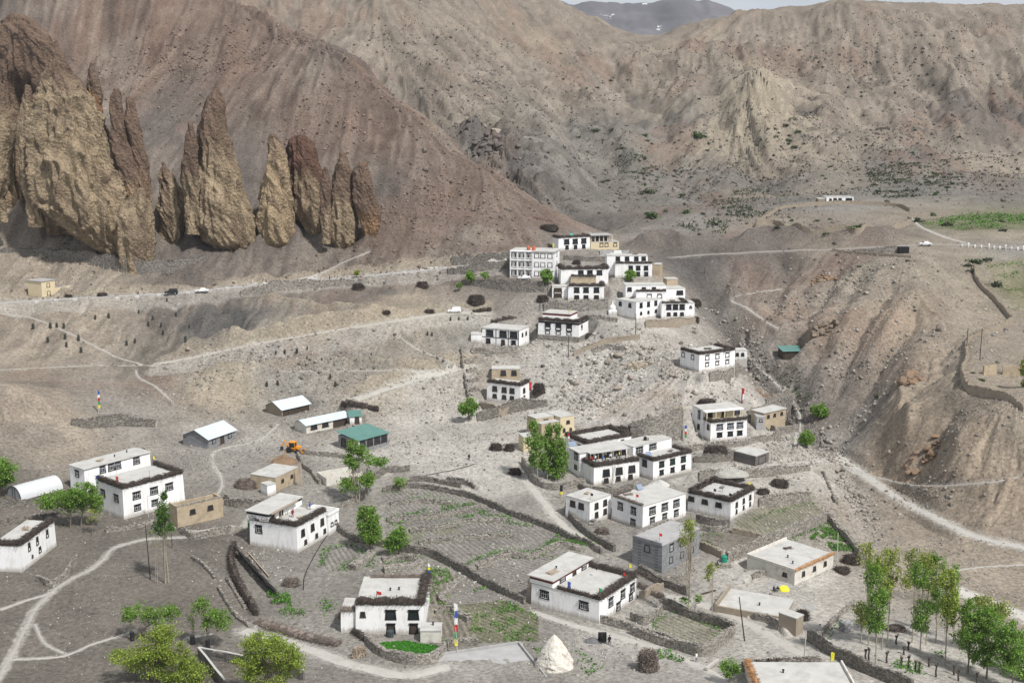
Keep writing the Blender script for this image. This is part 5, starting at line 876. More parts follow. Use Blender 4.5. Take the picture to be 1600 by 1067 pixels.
# ------------------------------------------------------------------ ochre rock spires
def spire(label, rws, Yc=None, depth=.85, cap=.25, seed=1, tone=(.255, .20, .135), tone2=(.145, .102, .076), lob=7, n=150, nz=190):
    rws = sorted(rws); vb, ul, ur = rws[-1]
    if Yc is None: Yc = hit((ul + ur) / 2, vb)[1]
    wmax = max((r[2] - r[1]) for r in rws) / (FP / (Yc * 1.02)) / 2
    Ya = Yc + wmax * depth * .75
    zs = [Ya * tanv(r[0]) for r in rws]; dd = [Ya * CT - z * ST for z in zs]
    xl = [(r[1] - 800) / FP * d for r, d in zip(rws, dd)]; xr = [(r[2] - 800) / FP * d for r, d in zip(rws, dd)]
    ztop, zbot = zs[0], zs[-1] - 8
    zz = np.linspace(zbot, ztop + (zs[0] - zs[1]) * .0 + 1.2, nz); order = np.argsort(zs)
    XL = np.interp(zz, np.array(zs)[order], np.array(xl)[order]); XR = np.interp(zz, np.array(zs)[order], np.array(xr)[order])
    tt_ = np.clip((ztop + 1.2 - zz) / 4.5, 0, 1) ** .24
    rs_ = np.random.RandomState(seed); k = np.ones(5) / 5; XLs = np.convolve(np.pad(XL, 2, mode='edge'), k, 'valid'); XRs = np.convolve(np.pad(XR, 2, mode='edge'), k, 'valid')
    cx = (XLs + XRs) / 2; r = (XRs - XLs) / 2 * tt_ * .97
    th = np.linspace(0, 2 * PI, n, endpoint=False); TH2, ZZ = np.meshgrid(th, zz); off = seed * 13.7
    CX = np.repeat(cx[:, None], n, 1); RR = np.repeat(r[:, None], n, 1)
    wob = .5 * fbm(ZZ / 18 + off, TH2 * 0 + off, 3); a = np.cos(TH2 + wob) * lob / 2.2 + off; b = np.sin(TH2 + wob) * lob / 2.2 + off
    xw, yw = CX + np.cos(TH2) * RR * 1.1 + wob * 1.5, np.sin(TH2) * RR * 1.1; fl = vnoise(xw / 4.2 + off, yw / 4.2) * .6 + vnoise(xw / 1.8 + off, yw / 1.8 + ZZ / 40) * .4           # flutes run downwards
    fl = 1 - np.abs(2 * fl - 1) ** .65
    rough = fbm(np.cos(TH2) * RR / 2.2 + off + ZZ / 7., np.sin(TH2) * RR / 2.2 + ZZ / 9., 5)
    ledge = fbm(ZZ / 9 + off + np.cos(TH2) * .8, np.sin(TH2) * .8 + off, 5)
    knob = vnoise(np.cos(TH2) * RR / 1.1 + off + ZZ / 1.3, np.sin(TH2) * RR / 1.1 + ZZ / 1.9); rad = RR * (.70 + .46 * fl) + rough * .6 * np.minimum(RR, 6) ** .5 + ledge * .65 * np.minimum(RR, 5) ** .5 + .35 * (knob - .5)
    rad = np.maximum(rad, .12)
    Xv = CX + np.cos(TH2) * rad; Yv = Ya + np.sin(TH2) * rad * depth
    V = np.stack([Xv, Yv, ZZ + .4 * rough], -1).reshape(-1, 3); i = np.arange(n * nz).reshape(nz, n); j = np.roll(i, -1, 1)
    F = np.stack([i[:-1], j[:-1], j[1:], i[1:]], -1).reshape(-1, 4)
    V = np.concatenate([V, [[cx[-1], Ya, zz[-1] + .15]]]); top = [(n * nz)]
    me = mesh('rock_spire', V, F, SPM, smooth=False); import bmesh
    bm = bmesh.new(); bm.from_mesh(me.data); bm.verts.ensure_lookup_table(); L = [bm.verts[int(q)] for q in i[-1]]; c = bm.verts[n * nz]
    for q in range(n): bm.faces.new((L[q], L[(q + 1) % n], c))
    bm.to_mesh(me.data); bm.free()
    t = np.clip((ZZ - zbot) / (ztop - zbot), 0, 1)
    kcap = sm(t + .18 * ledge + .1 * rough, 1 - cap - .08, 1 - cap + .12)
    kcap = np.maximum(kcap, .6 * sm(fbm(TH2 * 2 + off, ZZ / 14, 4), .15, .5))
    # clay washed down in streaks
    streak = vnoise(a * 5, b * 5 + ZZ / 60)
    colr = np.array(tone) * (1 + .3 * rough[..., None] + .22 * (streak[..., None] - .5)); colr = colr * (1 - kcap[..., None]) + np.array(tone2) * kcap[..., None]
    c4 = np.ones((n * nz + 1, 4), np.float32); c4[:-1, :3] = np.clip(colr, .02, .6).reshape(-1, 3); c4[-1, :3] = tone2
    at2 = me.data.color_attributes.new('soil', 'FLOAT_COLOR', 'POINT'); at2.data.foreach_set('color', c4.ravel())
    return tag(me, label, 'rock spire', 'ochre rock spires under the red slope')
SPM = bpy.data.materials.new('spire_rock'); SPM.use_nodes = True
def _sp():
    nt = SPM.node_tree; L = nt.links.new; b = nt.nodes['Principled BSDF']; b.inputs['Roughness'].default_value = .95; b.inputs['Specular IOR Level'].default_value = .1
    at_ = nd(nt, 'ShaderNodeAttribute', attribute_name='soil'); geo = nd(nt, 'ShaderNodeNewGeometry'); out = at_.outputs['Color']; last = None
    for sc, lo, hi in ((.3, .68, 1.32), (2.4, .5, 1.5)):
        n1 = nd(nt, 'ShaderNodeTexNoise', Scale=sc, Detail=7., Roughness=.68); L(geo.outputs['Position'], n1.inputs['Vector'])
        r = nd(nt, 'ShaderNodeMapRange'); r.inputs['From Min'].default_value = .3; r.inputs['From Max'].default_value = .7; r.inputs['To Min'].default_value = lo; r.inputs['To Max'].default_value = hi; L(n1.outputs['Fac'], r.inputs['Value'])
        mx = nd(nt, 'ShaderNodeMix', data_type='RGBA', blend_type='MULTIPLY'); mx.inputs[0].default_value = 1; L(out, mx.inputs[6]); L(r.outputs[0], mx.inputs[7]); out = mx.outputs[2]; last = n1
    vo = nd(nt, 'ShaderNodeTexVoronoi', Scale=1.1); L(geo.outputs['Position'], vo.inputs['Vector'])
    L(out, b.inputs['Base Color']); ad = nd(nt, 'ShaderNodeMath', operation='ADD'); L(last.outputs['Fac'], ad.inputs[0]); L(vo.outputs['Distance'], ad.inputs[1])
    bp = nd(nt, 'ShaderNodeBump', Strength=.9, Distance=.5); L(ad.outputs[0], bp.inputs['Height']); L(bp.outputs[0], b.inputs['Normal'])
_sp()
spire('dark brown rock tower behind and above the largest ochre mass at the left edge', [(26, 8, 46), (48, -8, 68), (80, -16, 84), (120, -16, 92), (200, -10, 104), (300, -5, 110)], Yc=440, seed=2, cap=.5, tone=(.24, .175, .115))
spire('ochre rock column cut by the left picture edge', [(122, -40, 4), (200, -45, 17), (280, -45, 19), (312, -40, 6)], Yc=412, seed=3)
spire('brown rock rib attached to the upper right of the largest ochre mass', [(40, 30, 44), (70, 40, 78), (110, 55, 100), (200, 60, 130), (330, 70, 140)], Yc=424, seed=22, cap=.6, tone=(.23, .165, .11))
spire('largest ochre rock mass, wide and bulging, at the left', [(68, 83, 93), (116, 66, 112), (155, 54, 147), (213, 43, 168), (271, 39, 188), (310, 50, 208), (349, 90, 226), (388, 148, 236), (408, 175, 234)], Yc=404, seed=4, cap=.18, lob=9, depth=.6, n=260, nz=260)
spire('narrow ochre column on the left flank of the largest mass', [(138, 33, 50), (200, 29, 55), (280, 31, 62), (318, 42, 70)], Yc=408, seed=5, cap=.1)
spire('small orange rock fin on the shoulder of the largest mass', [(104, 138, 147), (140, 134, 156), (190, 136, 165), (260, 140, 175)], Yc=412, seed=6, tone=(.24, .145, .085), cap=.3)
spire('dark topped twin column, left one, right of the largest mass', [(142, 173, 189), (170, 171, 192), (220, 173, 200), (270, 184, 214), (330, 195, 225)], Yc=409, seed=7, cap=.62, tone=(.25, .175, .115))
spire('dark topped twin column, right one, with a slab on top', [(155, 196, 209), (185, 193, 217), (240, 203, 228), (285, 207, 233), (340, 210, 240)], Yc=411, seed=8, cap=.6, tone=(.25, .175, .115))
spire('ochre fluted base pillar at the foot of the largest mass', [(298, 212, 228), (330, 190, 238), (370, 186, 240), (404, 190, 238)], Yc=402, seed=9, cap=.05, lob=10)
spire('short squat ochre spire between the largest mass and the tall peak', [(259, 252, 260), (291, 246, 279), (329, 243, 289), (372, 250, 288), (384, 260, 282)], seed=10, cap=.05)
spire('thin brown column leaning on the left of the tall central peak', [(196, 292, 304), (233, 286, 309), (271, 285, 312), (330, 288, 318)], Yc=412, seed=11, cap=.5)
spire('tall central ochre peak with dark pointed top', [(140, 335, 343), (155, 322, 350), (194, 310, 354), (233, 308, 361), (271, 306, 372), (310, 302, 383), (349, 306, 396), (376, 320, 402), (396, 352, 393)], seed=12, cap=.27, lob=9, n=200)
spire('smooth pale ochre spire standing alone, bullet shaped', [(215, 420, 434), (252, 415, 445), (310, 407, 455), (349, 405, 460), (378, 412, 458), (389, 424, 450)], seed=13, cap=.0, tone=(.30, .23, .15), lob=5)
spire('broad dark headed spire right of the bullet shaped one', [(216, 453, 484), (252, 450, 494), (291, 452, 504), (329, 460, 504), (360, 474, 503), (372, 484, 500)], seed=14, cap=.42, tone2=(.115, .068, .05))
spire('low dark stub wedged between two taller spires', [(266, 502, 514), (300, 500, 518), (345, 502, 517)], Yc=412, seed=15, cap=.6)
spire('tapering ochre spire with brown head, second from the right', [(243, 528, 545), (271, 521, 551), (310, 514, 554), (349, 509, 560), (376, 516, 560), (389, 526, 552)], seed=16, cap=.35)
spire('rightmost reddish brown spire of the row', [(258, 555, 577), (291, 552, 585), (329, 557, 593), (360, 562, 592), (377, 568, 584)], seed=17, cap=.5, tone=(.24, .15, .09))
# ------------------------------------------------------------------ leaves, trees, shrubs
NR = np.random.RandomState(11)
def leaves(Cn, s, flat=.0):
    n = len(Cn); a = NR.normal(size=(n, 3)); a /= np.linalg.norm(a, axis=1, keepdims=True); b = NR.normal(size=(n, 3)); b -= (a * b).sum(1, keepdims=True) * a; b /= np.linalg.norm(b, axis=1, keepdims=True)
    ss = (s * NR.uniform(.6, 1.4, n))[:, None]; a = a * ss; b = b * ss * .62
    V = np.stack([Cn - a, Cn - b, Cn + a, Cn + b], 1).reshape(-1, 3); F = np.arange(4 * n).reshape(-1, 4); return V, F
def clumped(n, c, r, sub=18, tight=.26):
    """points in an ellipsoid, gathered in clumps with gaps between"""
    d = NR.normal(size=(sub, 3)); d /= np.linalg.norm(d, axis=1, keepdims=True); q = d * (NR.uniform(.25, 1, (sub, 1)) ** .6) * .85
    w = NR.uniform(.4, 1.6, sub); w /= w.sum(); k = NR.choice(sub, n, p=w); rr = NR.uniform(.6, 1.3, sub)[k][:, None]
    p = q[k] + NR.normal(size=(n, 3)) * tight * rr * .62
    return np.array(c) + p * np.array(r)
def trunk_mb(mb, pts, r0, r1, n=6):
    V = []; F = []
    for i, p in enumerate(pts):
        r = r0 + (r1 - r0) * i / (len(pts) - 1)
        for k in range(n): V.append((p[0] + r * math.cos(2 * PI * k / n), p[1] + r * math.sin(2 * PI * k / n), p[2]))
    for i in range(len(pts) - 1):
        for k in range(n): F.append((i * n + k, i * n + (k + 1) % n, (i + 1) * n + (k + 1) % n, (i + 1) * n + k))
    F.append(tuple(range(n))[::-1]); F.append(tuple((len(pts) - 1) * n + k for k in range(n))); mb.add(V, F)
def tree(name, label, cat, base, crown, lm, bark=BARK, dens=1., leaf=.2, tr=.16, twigs=10, group=None, ymin=142., stems=None, dy=0, cage=False):
    """base (u,v); crown ellipses (u,v,ru,rv) as seen; built round the trunk at its true distance"""
    P = hit(base[0], base[1], ymin); m = ppm(P); o = empty(name, P, 0, label, cat, group)
    C_ = []; zmin = 1e9
    for q in crown:
        u, v, ru, rv = q[:4]; dyy = (q[4] if len(q) > 4 else 0); p = at(u, v, P[1] + dyy + NR.uniform(-.3, .3) * ru / m); rx, rz = ru / m, rv / m
        C_.append((p - P, (rx, max(rx, .5 * rz) * .95 if rz > 1.3 * rx else rx * .95, rz)))
    Vs = []; off = 0; Fs = []
    for c, r in C_:
        vol = r[0] * r[2]; n = int(210 * vol * dens) + 60
        pts = clumped(n, c, r, sub=max(14, int(9 * vol ** .5 * 1.6)), tight=.24 if vol > 4 else .34)
        pts = pts[(pts[:, 2] + P[2]) > P[2] + .25]
        V, F = leaves(pts, leaf); Vs.append(V); Fs.append(F + off); off += len(V)
    mesh('crown', np.concatenate(Vs), np.concatenate(Fs), lm, o)
    mb = MB(); base_l = stems or [(0, 0)]
    for k, (sx, sy) in enumerate(base_l):
        top = max(C_, key=lambda q: q[0][2]) if len(base_l) == 1 else C_[k % len(C_)]
        tp = top[0] + np.array([0, 0, top[1][2] * .55]); n = 9; pts = []
        for i in range(n + 1):
            t = i / n; pts.append((sx + (tp[0] - sx) * t ** 1.3 + .12 * math.sin(3 * t + k), sy + (tp[1] - sy) * t ** 1.3, -.4 + (tp[2] + .4) * t))
        trunk_mb(mb, pts, tr, tr * .25)
        for c, r in C_:
            for j in range(max(2, int(twigs / len(base_l)))):
                t = R.uniform(.25, .8); a = pts[int(t * n)]; b = c + NR.uniform(-.75, .75, 3) * np.array(r)
                if b[2] < a[2]: b[2] = a[2] + .2
                mid = [(a[q] + b[q]) / 2 + R.uniform(-.2, .2) for q in range(3)]; mb.bar(a, mid, tr * .34, 0, 4, tr * .22); mb.bar(mid, b, tr * .22, 0, 4, tr * .08)
    mb.build('trunk', bark, o)
    if cage:
        mc = MB(); mc.lathe([(.38, 0), (.40, 1.5)], 9); mc.build('trunk_guard', METAL, o)
    return o
g1 = 'willows at the bottom left'
tree('willow_tree', 'largest yellow green willow cut by the bottom edge, at lower left', 'tree', (241, 1066), [(240, 1010, 34, 22), (205, 1024, 34, 14), (275, 1020, 26, 22), (230, 1040, 45, 18), (290, 1050, 40, 24), (255, 990, 26, 14)], LF_Y, dens=2.2, leaf=.14, tr=.22, group=g1)
tree('willow_tree', 'round yellow green willow beside the coped wall, bottom left', 'tree', (425, 1090), [(425, 1010, 40, 22), (395, 1030, 34, 18), (455, 1030, 26, 22), (420, 1048, 50, 20), (400, 1000, 22, 14)], LF_Y, dens=2.2, leaf=.14, tr=.22, group=g1)
tree('willow_tree', 'loose pale green willow above the largest one, with a trunk guard', 'tree', (207, 1000), [(215, 955, 24, 16), (245, 962, 26, 18), (200, 965, 14, 10), (268, 955, 14, 14)], LF_G, dens=.9, leaf=.16, tr=.1, group=g1, cage=True)
tree('willow_tree', 'airy light green willow with guarded trunk, right of the largest one', 'tree', (325, 1012), [(315, 945, 16, 16), (335, 965, 24, 20), (350, 972, 14, 14)], LF_G, dens=1.1, leaf=.16, tr=.1, group=g1, cage=True)
tree('willow_tree', 'thin nearly bare young willow with guarded trunk, bottom left', 'tree', (301, 1006), [(300, 965, 9, 18)], LF_G, dens=.25, leaf=.13, tr=.08, group=g1, cage=True)
tree('willow_tree', 'round green willow, left of the pair before the red banded house', 'tree', (110, 825), [(90, 782, 30, 18), (70, 785, 16, 12), (110, 775, 22, 16)], LF_G, dens=1.0, leaf=.2, tr=.15)
tree('willow_tree', 'broad green willow, right of the pair before the red banded house', 'tree', (126, 823), [(135, 768, 26, 18), (150, 785, 16, 18), (120, 785, 22, 16)], LF_G, dens=1.1, leaf=.2, tr=.15)
tree('young_tree', 'thin bare young tree at the corner of the red banded house', 'tree', (144, 835), [(144, 805, 12, 14)], LF_O, dens=.3, leaf=.16, tr=.08)
tree('broadleaf_tree', 'dark green tree cut by the left edge beside the plastic tunnel', 'tree', (0, 775), [(0, 735, 28, 24), (8, 748, 18, 12)], LF_G, dens=1.2, leaf=.22, tr=.2)
tree('poplar_tree', 'slim dark green poplar with bare stems, in front of the tan yard', 'tree', (258, 911), [(254, 800, 13, 20), (254, 825, 17, 16), (256, 775, 7, 10)], LF_D, PBARK, dens=1.4, leaf=.17, tr=.11, stems=[(0, 0), (.5, .3), (-.3, .4)], twigs=9)
tree('young_tree', 'leafless pair of pale saplings left of the slim poplar', 'tree', (246, 912), [(243, 850, 3, 14)], LF_O, PBARK, dens=.1, leaf=.1, tr=.06, stems=[(0, 0), (-.5, .2)])
tree('poplar_tree', 'tall thin poplar over the sheet metal enclosure', 'tree', (550, 786), [(552, 700, 12, 18), (548, 722, 16, 14), (566, 705, 12, 10), (545, 755, 22, 14), (572, 750, 14, 14)], LF_G, PBARK, dens=1.1, leaf=.2, tr=.11, stems=[(0, 0), (1., .3), (1.6, -.2)])
tree('poplar_tree', 'leaning green poplar just right of the tall thin one', 'tree', (570, 778), [(577, 718, 18, 10), (595, 722, 14, 8), (575, 745, 12, 14)], LF_B, PBARK, dens=.9, leaf=.2, tr=.1)
tree('young_tree', 'light green sapling at the head of the terraced fields', 'tree', (628, 768), [(627, 752, 14, 8)], LF_B, dens=.6, leaf=.2, tr=.08)
tree('broadleaf_tree', 'dense conical green tree, left of the two by the long field wall', 'tree', (578, 862), [(575, 815, 19, 26), (580, 835, 22, 18), (568, 800, 9, 12)], LF_G, dens=1.5, leaf=.2, tr=.2)
tree('broadleaf_tree', 'rounder light green tree, right of the two by the long field wall', 'tree', (622, 868), [(622, 842, 21, 16), (612, 850, 14, 12), (628, 830, 10, 10)], LF_B, dens=1.4, leaf=.2, tr=.17)
tree('broadleaf_tree', 'round bright green tree below the lone mid slope house', 'tree', (731, 656), [(733, 635, 15, 13), (724, 640, 9, 9)], LF_B, dens=1.3, leaf=.25, tr=.2)
tree('poplar_tree', 'left poplar of the dense clump in the walled garden', 'tree', (840, 752), [(835, 690, 15, 22), (840, 718, 18, 18), (833, 668, 9, 12)], LF_B, PBARK, dens=1., leaf=.22, tr=.16)
tree('poplar_tree', 'middle poplar of the dense clump in the walled garden', 'tree', (858, 745), [(857, 695, 13, 22), (858, 722, 17, 18), (858, 670, 7, 12)], LF_G, PBARK, dens=1., leaf=.22, tr=.16)
tree('poplar_tree', 'right poplar of the dense clump in the walled garden', 'tree', (873, 748), [(872, 698, 13, 24), (877, 718, 15, 18), (868, 735, 18, 13), (871, 668, 7, 10)], LF_G, PBARK, dens=1.1, leaf=.22, tr=.16)
tree('broadleaf_tree', 'small bright tree before the three storey guesthouse', 'tree', (853, 446), [(853, 430, 12, 11)], LF_B, dens=1.2, leaf=.3, tr=.2)
tree('broadleaf_tree', 'small bright tree before the stepped white house', 'tree', (985, 440), [(985, 430, 10, 8)], LF_B, dens=1., leaf=.3, tr=.15)
tree('broadleaf_tree', 'small bright tree on the terrace left of the guesthouse', 'tree', (735, 443), [(735, 431, 9, 8)], LF_B, dens=1., leaf=.3, tr=.15)
tree('broadleaf_tree', 'paler small tree just left of the guesthouse', 'tree', (757, 441), [(757, 430, 8, 6)], LF_B, dens=.6, leaf=.3, tr=.12)
tree('young_tree', 'tiny green tree at the left end of the forecourt wall', 'tree', (717, 455), [(717, 446, 5, 5)], LF_B, dens=1., leaf=.3, tr=.1)
tree('young_tree', 'tiny green tree on the edge of the paved road', 'tree', (557, 434), [(557, 426, 6, 5)], LF_O, dens=.7, leaf=.3, tr=.1)
tree('broadleaf_tree', 'upper of two round bright trees in the gully', 'tree', (1279, 657), [(1279, 640, 14, 12), (1285, 645, 9, 8)], LF_B, dens=1.4, leaf=.25, tr=.2)
tree('broadleaf_tree', 'lower of two round bright trees in the gully', 'tree', (1260, 700), [(1261, 683, 13, 12), (1255, 688, 8, 8)], LF_B, dens=1.4, leaf=.25, tr=.2)
tree('poplar_tree', 'tall slender poplar with round yellow green head before the grey stone building', 'tree', (1075, 965), [(1073, 830, 15, 20), (1066, 845, 10, 10), (1080, 822, 10, 12)], LF_O, PBARK, dens=.8, leaf=.15, tr=.13, twigs=14)
tree('poplar_tree', 'slender poplar with small light head right of the tall one', 'tree', (1112, 973), [(1112, 888, 11, 14), (1106, 900, 7, 8)], LF_O, PBARK, dens=.7, leaf=.15, tr=.08)
tree('young_tree', 'leafy sapling clump at the foot of the tall slender poplar', 'tree', (1084, 962), [(1070, 938, 10, 6), (1089, 934, 8, 9)], LF_B, PBARK, dens=.9, leaf=.15, tr=.06)
tree('broadleaf_tree', 'small round green tree by the bottom lane', 'tree', (1140, 1068), [(1140, 1042, 17, 12), (1135, 1050, 12, 8), (1150, 1045, 10, 9)], LF_B, dens=1.5, leaf=.15, tr=.14)
g2 = 'poplars of the grove at the lower right'
for b, cr, lm, de, lb in [((1357, 1008), [(1356, 872, 12, 20), (1352, 855, 10, 10)], LF_O, .6, 'leftmost tall poplar of the grove, thin yellowish head'), ((1368, 1037), [(1366, 900, 13, 24), (1370, 945, 16, 30), (1368, 975, 12, 16)], LF_G, 1.2, 'dense green poplar near the grove wall, leafy to low down'), ((1378, 1014), [(1378, 885, 12, 26), (1380, 920, 13, 24)], LF_Y, .9, 'mid green poplar, third of the grove from the left'),
                      ((1386, 1010), [(1392, 870, 14, 18), (1395, 895, 12, 20)], LF_O, .7, 'yellowish poplar, fourth of the grove from the left'), ((1345, 1002), [(1345, 950, 14, 12), (1350, 965, 12, 12)], LF_O, .8, 'short leaning willow at the left foot of the grove'), ((1425, 1004), [(1428, 880, 14, 22), (1420, 905, 12, 16)], LF_O, .7, 'yellowish poplar left of the grove gap, high head'),
                      ((1437, 1024), [(1440, 900, 14, 26), (1442, 955, 18, 22), (1438, 975, 12, 12)], LF_G, 1., 'poplar with dense low skirt in the middle of the grove'), ((1447, 1006), [(1450, 880, 12, 18), (1452, 905, 12, 22)], LF_O, .8, 'pale headed poplar behind the middle of the grove'), ((1462, 1004), [(1462, 885, 14, 22), (1466, 930, 12, 30)], LF_G, 1.1, 'darkest green poplar of the right half of the grove'),
                      ((1476, 1038), [(1480, 905, 14, 22), (1484, 935, 14, 26), (1482, 965, 10, 18)], LF_Y, .9, 'rightmost tall poplar of the grove, fanned head'), ((1490, 1000), [(1490, 900, 8, 16), (1488, 945, 10, 20)], LF_G, .8, 'slim poplar behind the rightmost one')]:
    tree('poplar_tree' if 'poplar' in lb else 'willow_tree', lb, 'tree', b, [(q[0], q[1], q[2] * 1.3, q[3] * 1.15) for q in cr], lm, PBARK, dens=de * 1.15, leaf=.16, tr=.12, group=g2, twigs=8)
for b, cr, lm, lb in [((1512, 1052), [(1515, 955, 18, 16), (1520, 980, 24, 20), (1508, 1000, 18, 14)], LF_G, 'leftmost of the broad green willows beside the grove'), ((1541, 1060), [(1545, 965, 20, 18), (1545, 1000, 24, 22), (1535, 1025, 20, 16)], LF_G, 'second broad green willow from the left beside the grove'), ((1582, 1075), [(1575, 985, 20, 18), (1580, 1010, 26, 20), (1572, 1035, 26, 16)], LF_B, 'bright broad willow at the right edge beside the grove'), ((1606, 1060), [(1598, 1005, 18, 20), (1605, 1035, 24, 24)], LF_G, 'willow cut by the right picture edge'),
                      ((1560, 1030), [(1535, 940, 14, 12), (1560, 955, 18, 14)], LF_O, 'airy yellowish willow behind the broad green ones')]:
    tree('willow_tree', lb, 'tree', b, [(q[0], q[1], q[2] * 1.15, q[3] * 1.2) for q in cr], lm, dens=1.5, leaf=.17, tr=.17, twigs=12, group='broad willows at the lower right edge')
tree('broadleaf_tree', 'thin pale green tree cut by the right edge on the plateau', 'tree', (1600, 605), [(1600, 575, 9, 16), (1604, 600, 8, 16)], LF_O, dens=1., leaf=.25, tr=.1)
# pollarded stumps
def stump(u, v, h, lb):
    P = hit(u, v); mb = MB(); n = 7; pts = [(.05 * math.sin(i * 1.3), .05 * math.cos(i), -.3 + (h + .3) * i / n) for i in range(n + 1)]; trunk_mb(mb, pts, .17, .13, 8)
    mb.lathe([(.13, h - .25), (.26, h - .05), (.24, h + .1), (.1, h + .16)], 8, jit=.2)
    for k in range(6): a = R.uniform(0, 6.28); mb.bar((0, 0, h), (.35 * math.cos(a), .35 * math.sin(a), h + R.uniform(.1, .5)), .05, 0, 4, .03)
    o = mb.build('pollard_stump', STU, None, loc=P); tag(o, lb, 'tree stump', 'pollarded stumps below the grove')
STU = mat('stump_bark', (.07, .055, .045), var=.3)
for u, v, h in [(1357, 1031, 1.9), (1352, 1030, 1.6), (1385, 1035, 1.7), (1400, 1006, 1.4), (1412, 1022, 1.2), (1419, 1043, 1.9), (1419, 1015, 1.3), (1430, 1048, 1.6), (1436, 1051, 1.8), (1451, 1041, 1.4), (1462, 1057, 2.), (1490, 1054, 1.5), (1497, 1063, 1.8), (1526, 1066, 1.5), (1408, 1040, 1.4)]:
    stump(u, v, h, 'dark pollarded stump standing in the grassy ground below the poplar grove')
# shrubs
def shrub_mesh(seed, m, n=150, low=False):
    rs_ = np.random.RandomState(seed); k = 7; q = rs_.uniform(-.55, .55, (k, 3)); q[:, 2] = rs_.uniform(.15, .5, k); p = q[rs_.randint(0, k, n)] + rs_.normal(size=(n, 3)) * .2; p[:, 2] = np.abs(p[:, 2])
    V, F = leaves(p, .15); me = bpy.data.meshes.new('shrub'); me.from_pydata(V.tolist(), [], F.tolist()); me.materials.append(m); return me
SHM = [shrub_mesh(s, m) for s, m in ((1, SHR), (2, SHR), (3, SHR2), (4, SHR))]
def shrub(u, v, px, label, group, ymin=142., flat=.7, k=None):
    P = hit(u, v, ymin); s = px / ppm(P) / 1.5; o = bpy.data.objects.new('shrub', SHM[R.randrange(4) if k is None else k]); COL.objects.link(o); o.location = P - np.array([0, 0, .1 * s]); o.rotation_euler = (0, 0, R.uniform(0, 6)); o.scale = (s, s * R.uniform(.7, 1.1), s * flat * R.uniform(.8, 1.1)); return tag(o, label, 'shrub', group)
for u, v, px in [(970, 232, 14), (1090, 214, 26), (1098, 215, 16), (955, 205, 12), (930, 205, 14), (1007, 213, 14), (1012, 303, 24), (1020, 340, 26), (1012, 335, 14), (1040, 331, 10), (1072, 333, 18), (1098, 335, 12), (1118, 352, 14), (1125, 348, 9), (945, 267, 10), (940, 285, 11), (948, 283, 12), (975, 268, 7), (1065, 307, 14), (1080, 278, 8), (1085, 272, 7), (1130, 326, 8), (905, 215, 9), (1297, 343, 9)]:
    shrub(u, v, px, 'low green shrub on the grey slope above the village', 'shrubs on the slope above the village', 400)
for (uc, vc, ru, rv, n, s, lb) in [(1030, 270, 110, 60, 34, 5.5, 'small dark shrub scattered on the grey slope behind the village'), (1140, 260, 60, 60, 26, 5, 'small dark shrub near the foot of the pale cone hill'), (1400, 260, 190, 60, 60, 5, 'small dark shrub dotted over the far right slope'), (900, 150, 260, 50, 40, 4, 'tiny shrub dotted high on the far beige hill'), (1400, 120, 190, 70, 50, 4.5, 'tiny shrub dotted under the right skyline'), (560, 60, 90, 45, 26, 3.5, 'tiny shrub on the pale slope behind the red ridge'), (1230, 215, 40, 25, 12, 9, 'dark shrub of the thicket beside the pale cone hill'), (1420, 290, 70, 20, 16, 8, 'dark shrub of the thicket above the far green fields')]:
    for i in range(n):
        u = uc + ru * R.gauss(0, .5); v = vc + rv * R.gauss(0, .5)
        if v < 25 or (u < 900 and v > 200): continue
        if hit(u, v, 400)[1] > 1300: continue
        shrub(u, v, s * R.uniform(.6, 1.6), lb, lb + 's', 400)
for u, v, px, lb in [(1553, 445, 26, 'big round dark green bush on the right plateau field'), (1418, 408, 10, 'bush at the lip of the right cut'), (1343, 387 + 30, 8, 'bush below the right road'), (1510, 415, 18, 'left bush of the row at the plateau corner'), (1524, 411, 22, 'second bush of the row at the plateau corner'), (1544, 408, 16, 'third bush of the row at the plateau corner'), (1515, 425, 14, 'bush under the row at the plateau corner'), (1478, 352, 24, 'dark bush at the edge of the far green field'), (1436, 346, 16, 'bush at the left end of the far green field'), (1458, 337, 14, 'bush behind the left end of the far green field'), (1566, 361, 16, 'dark bush in front of the far green field'), (1340, 357, 26, 'wide dark bush on the lower compound wall'), (1194, 347, 9, 'bush at the left corner of the far compound'), (1237, 345, 9, 'bush inside the far compound, left'), (1277, 346, 9, 'bush inside the far compound, middle'), (1291, 367, 11, 'bush below the far compound wall'), (1212, 357, 12, 'bush at the lower left of the far compound'), (1371, 620, 12, 'lone green bush on the grey gully bank'), (1323, 691, 7, 'tiny bush low on the gully bank'), (1534, 595, 12, 'dark bush by the broken mud walls'), (1520, 583, 9, 'green bush beside the broken mud walls')]:
    shrub(u, v, px, lb, None)
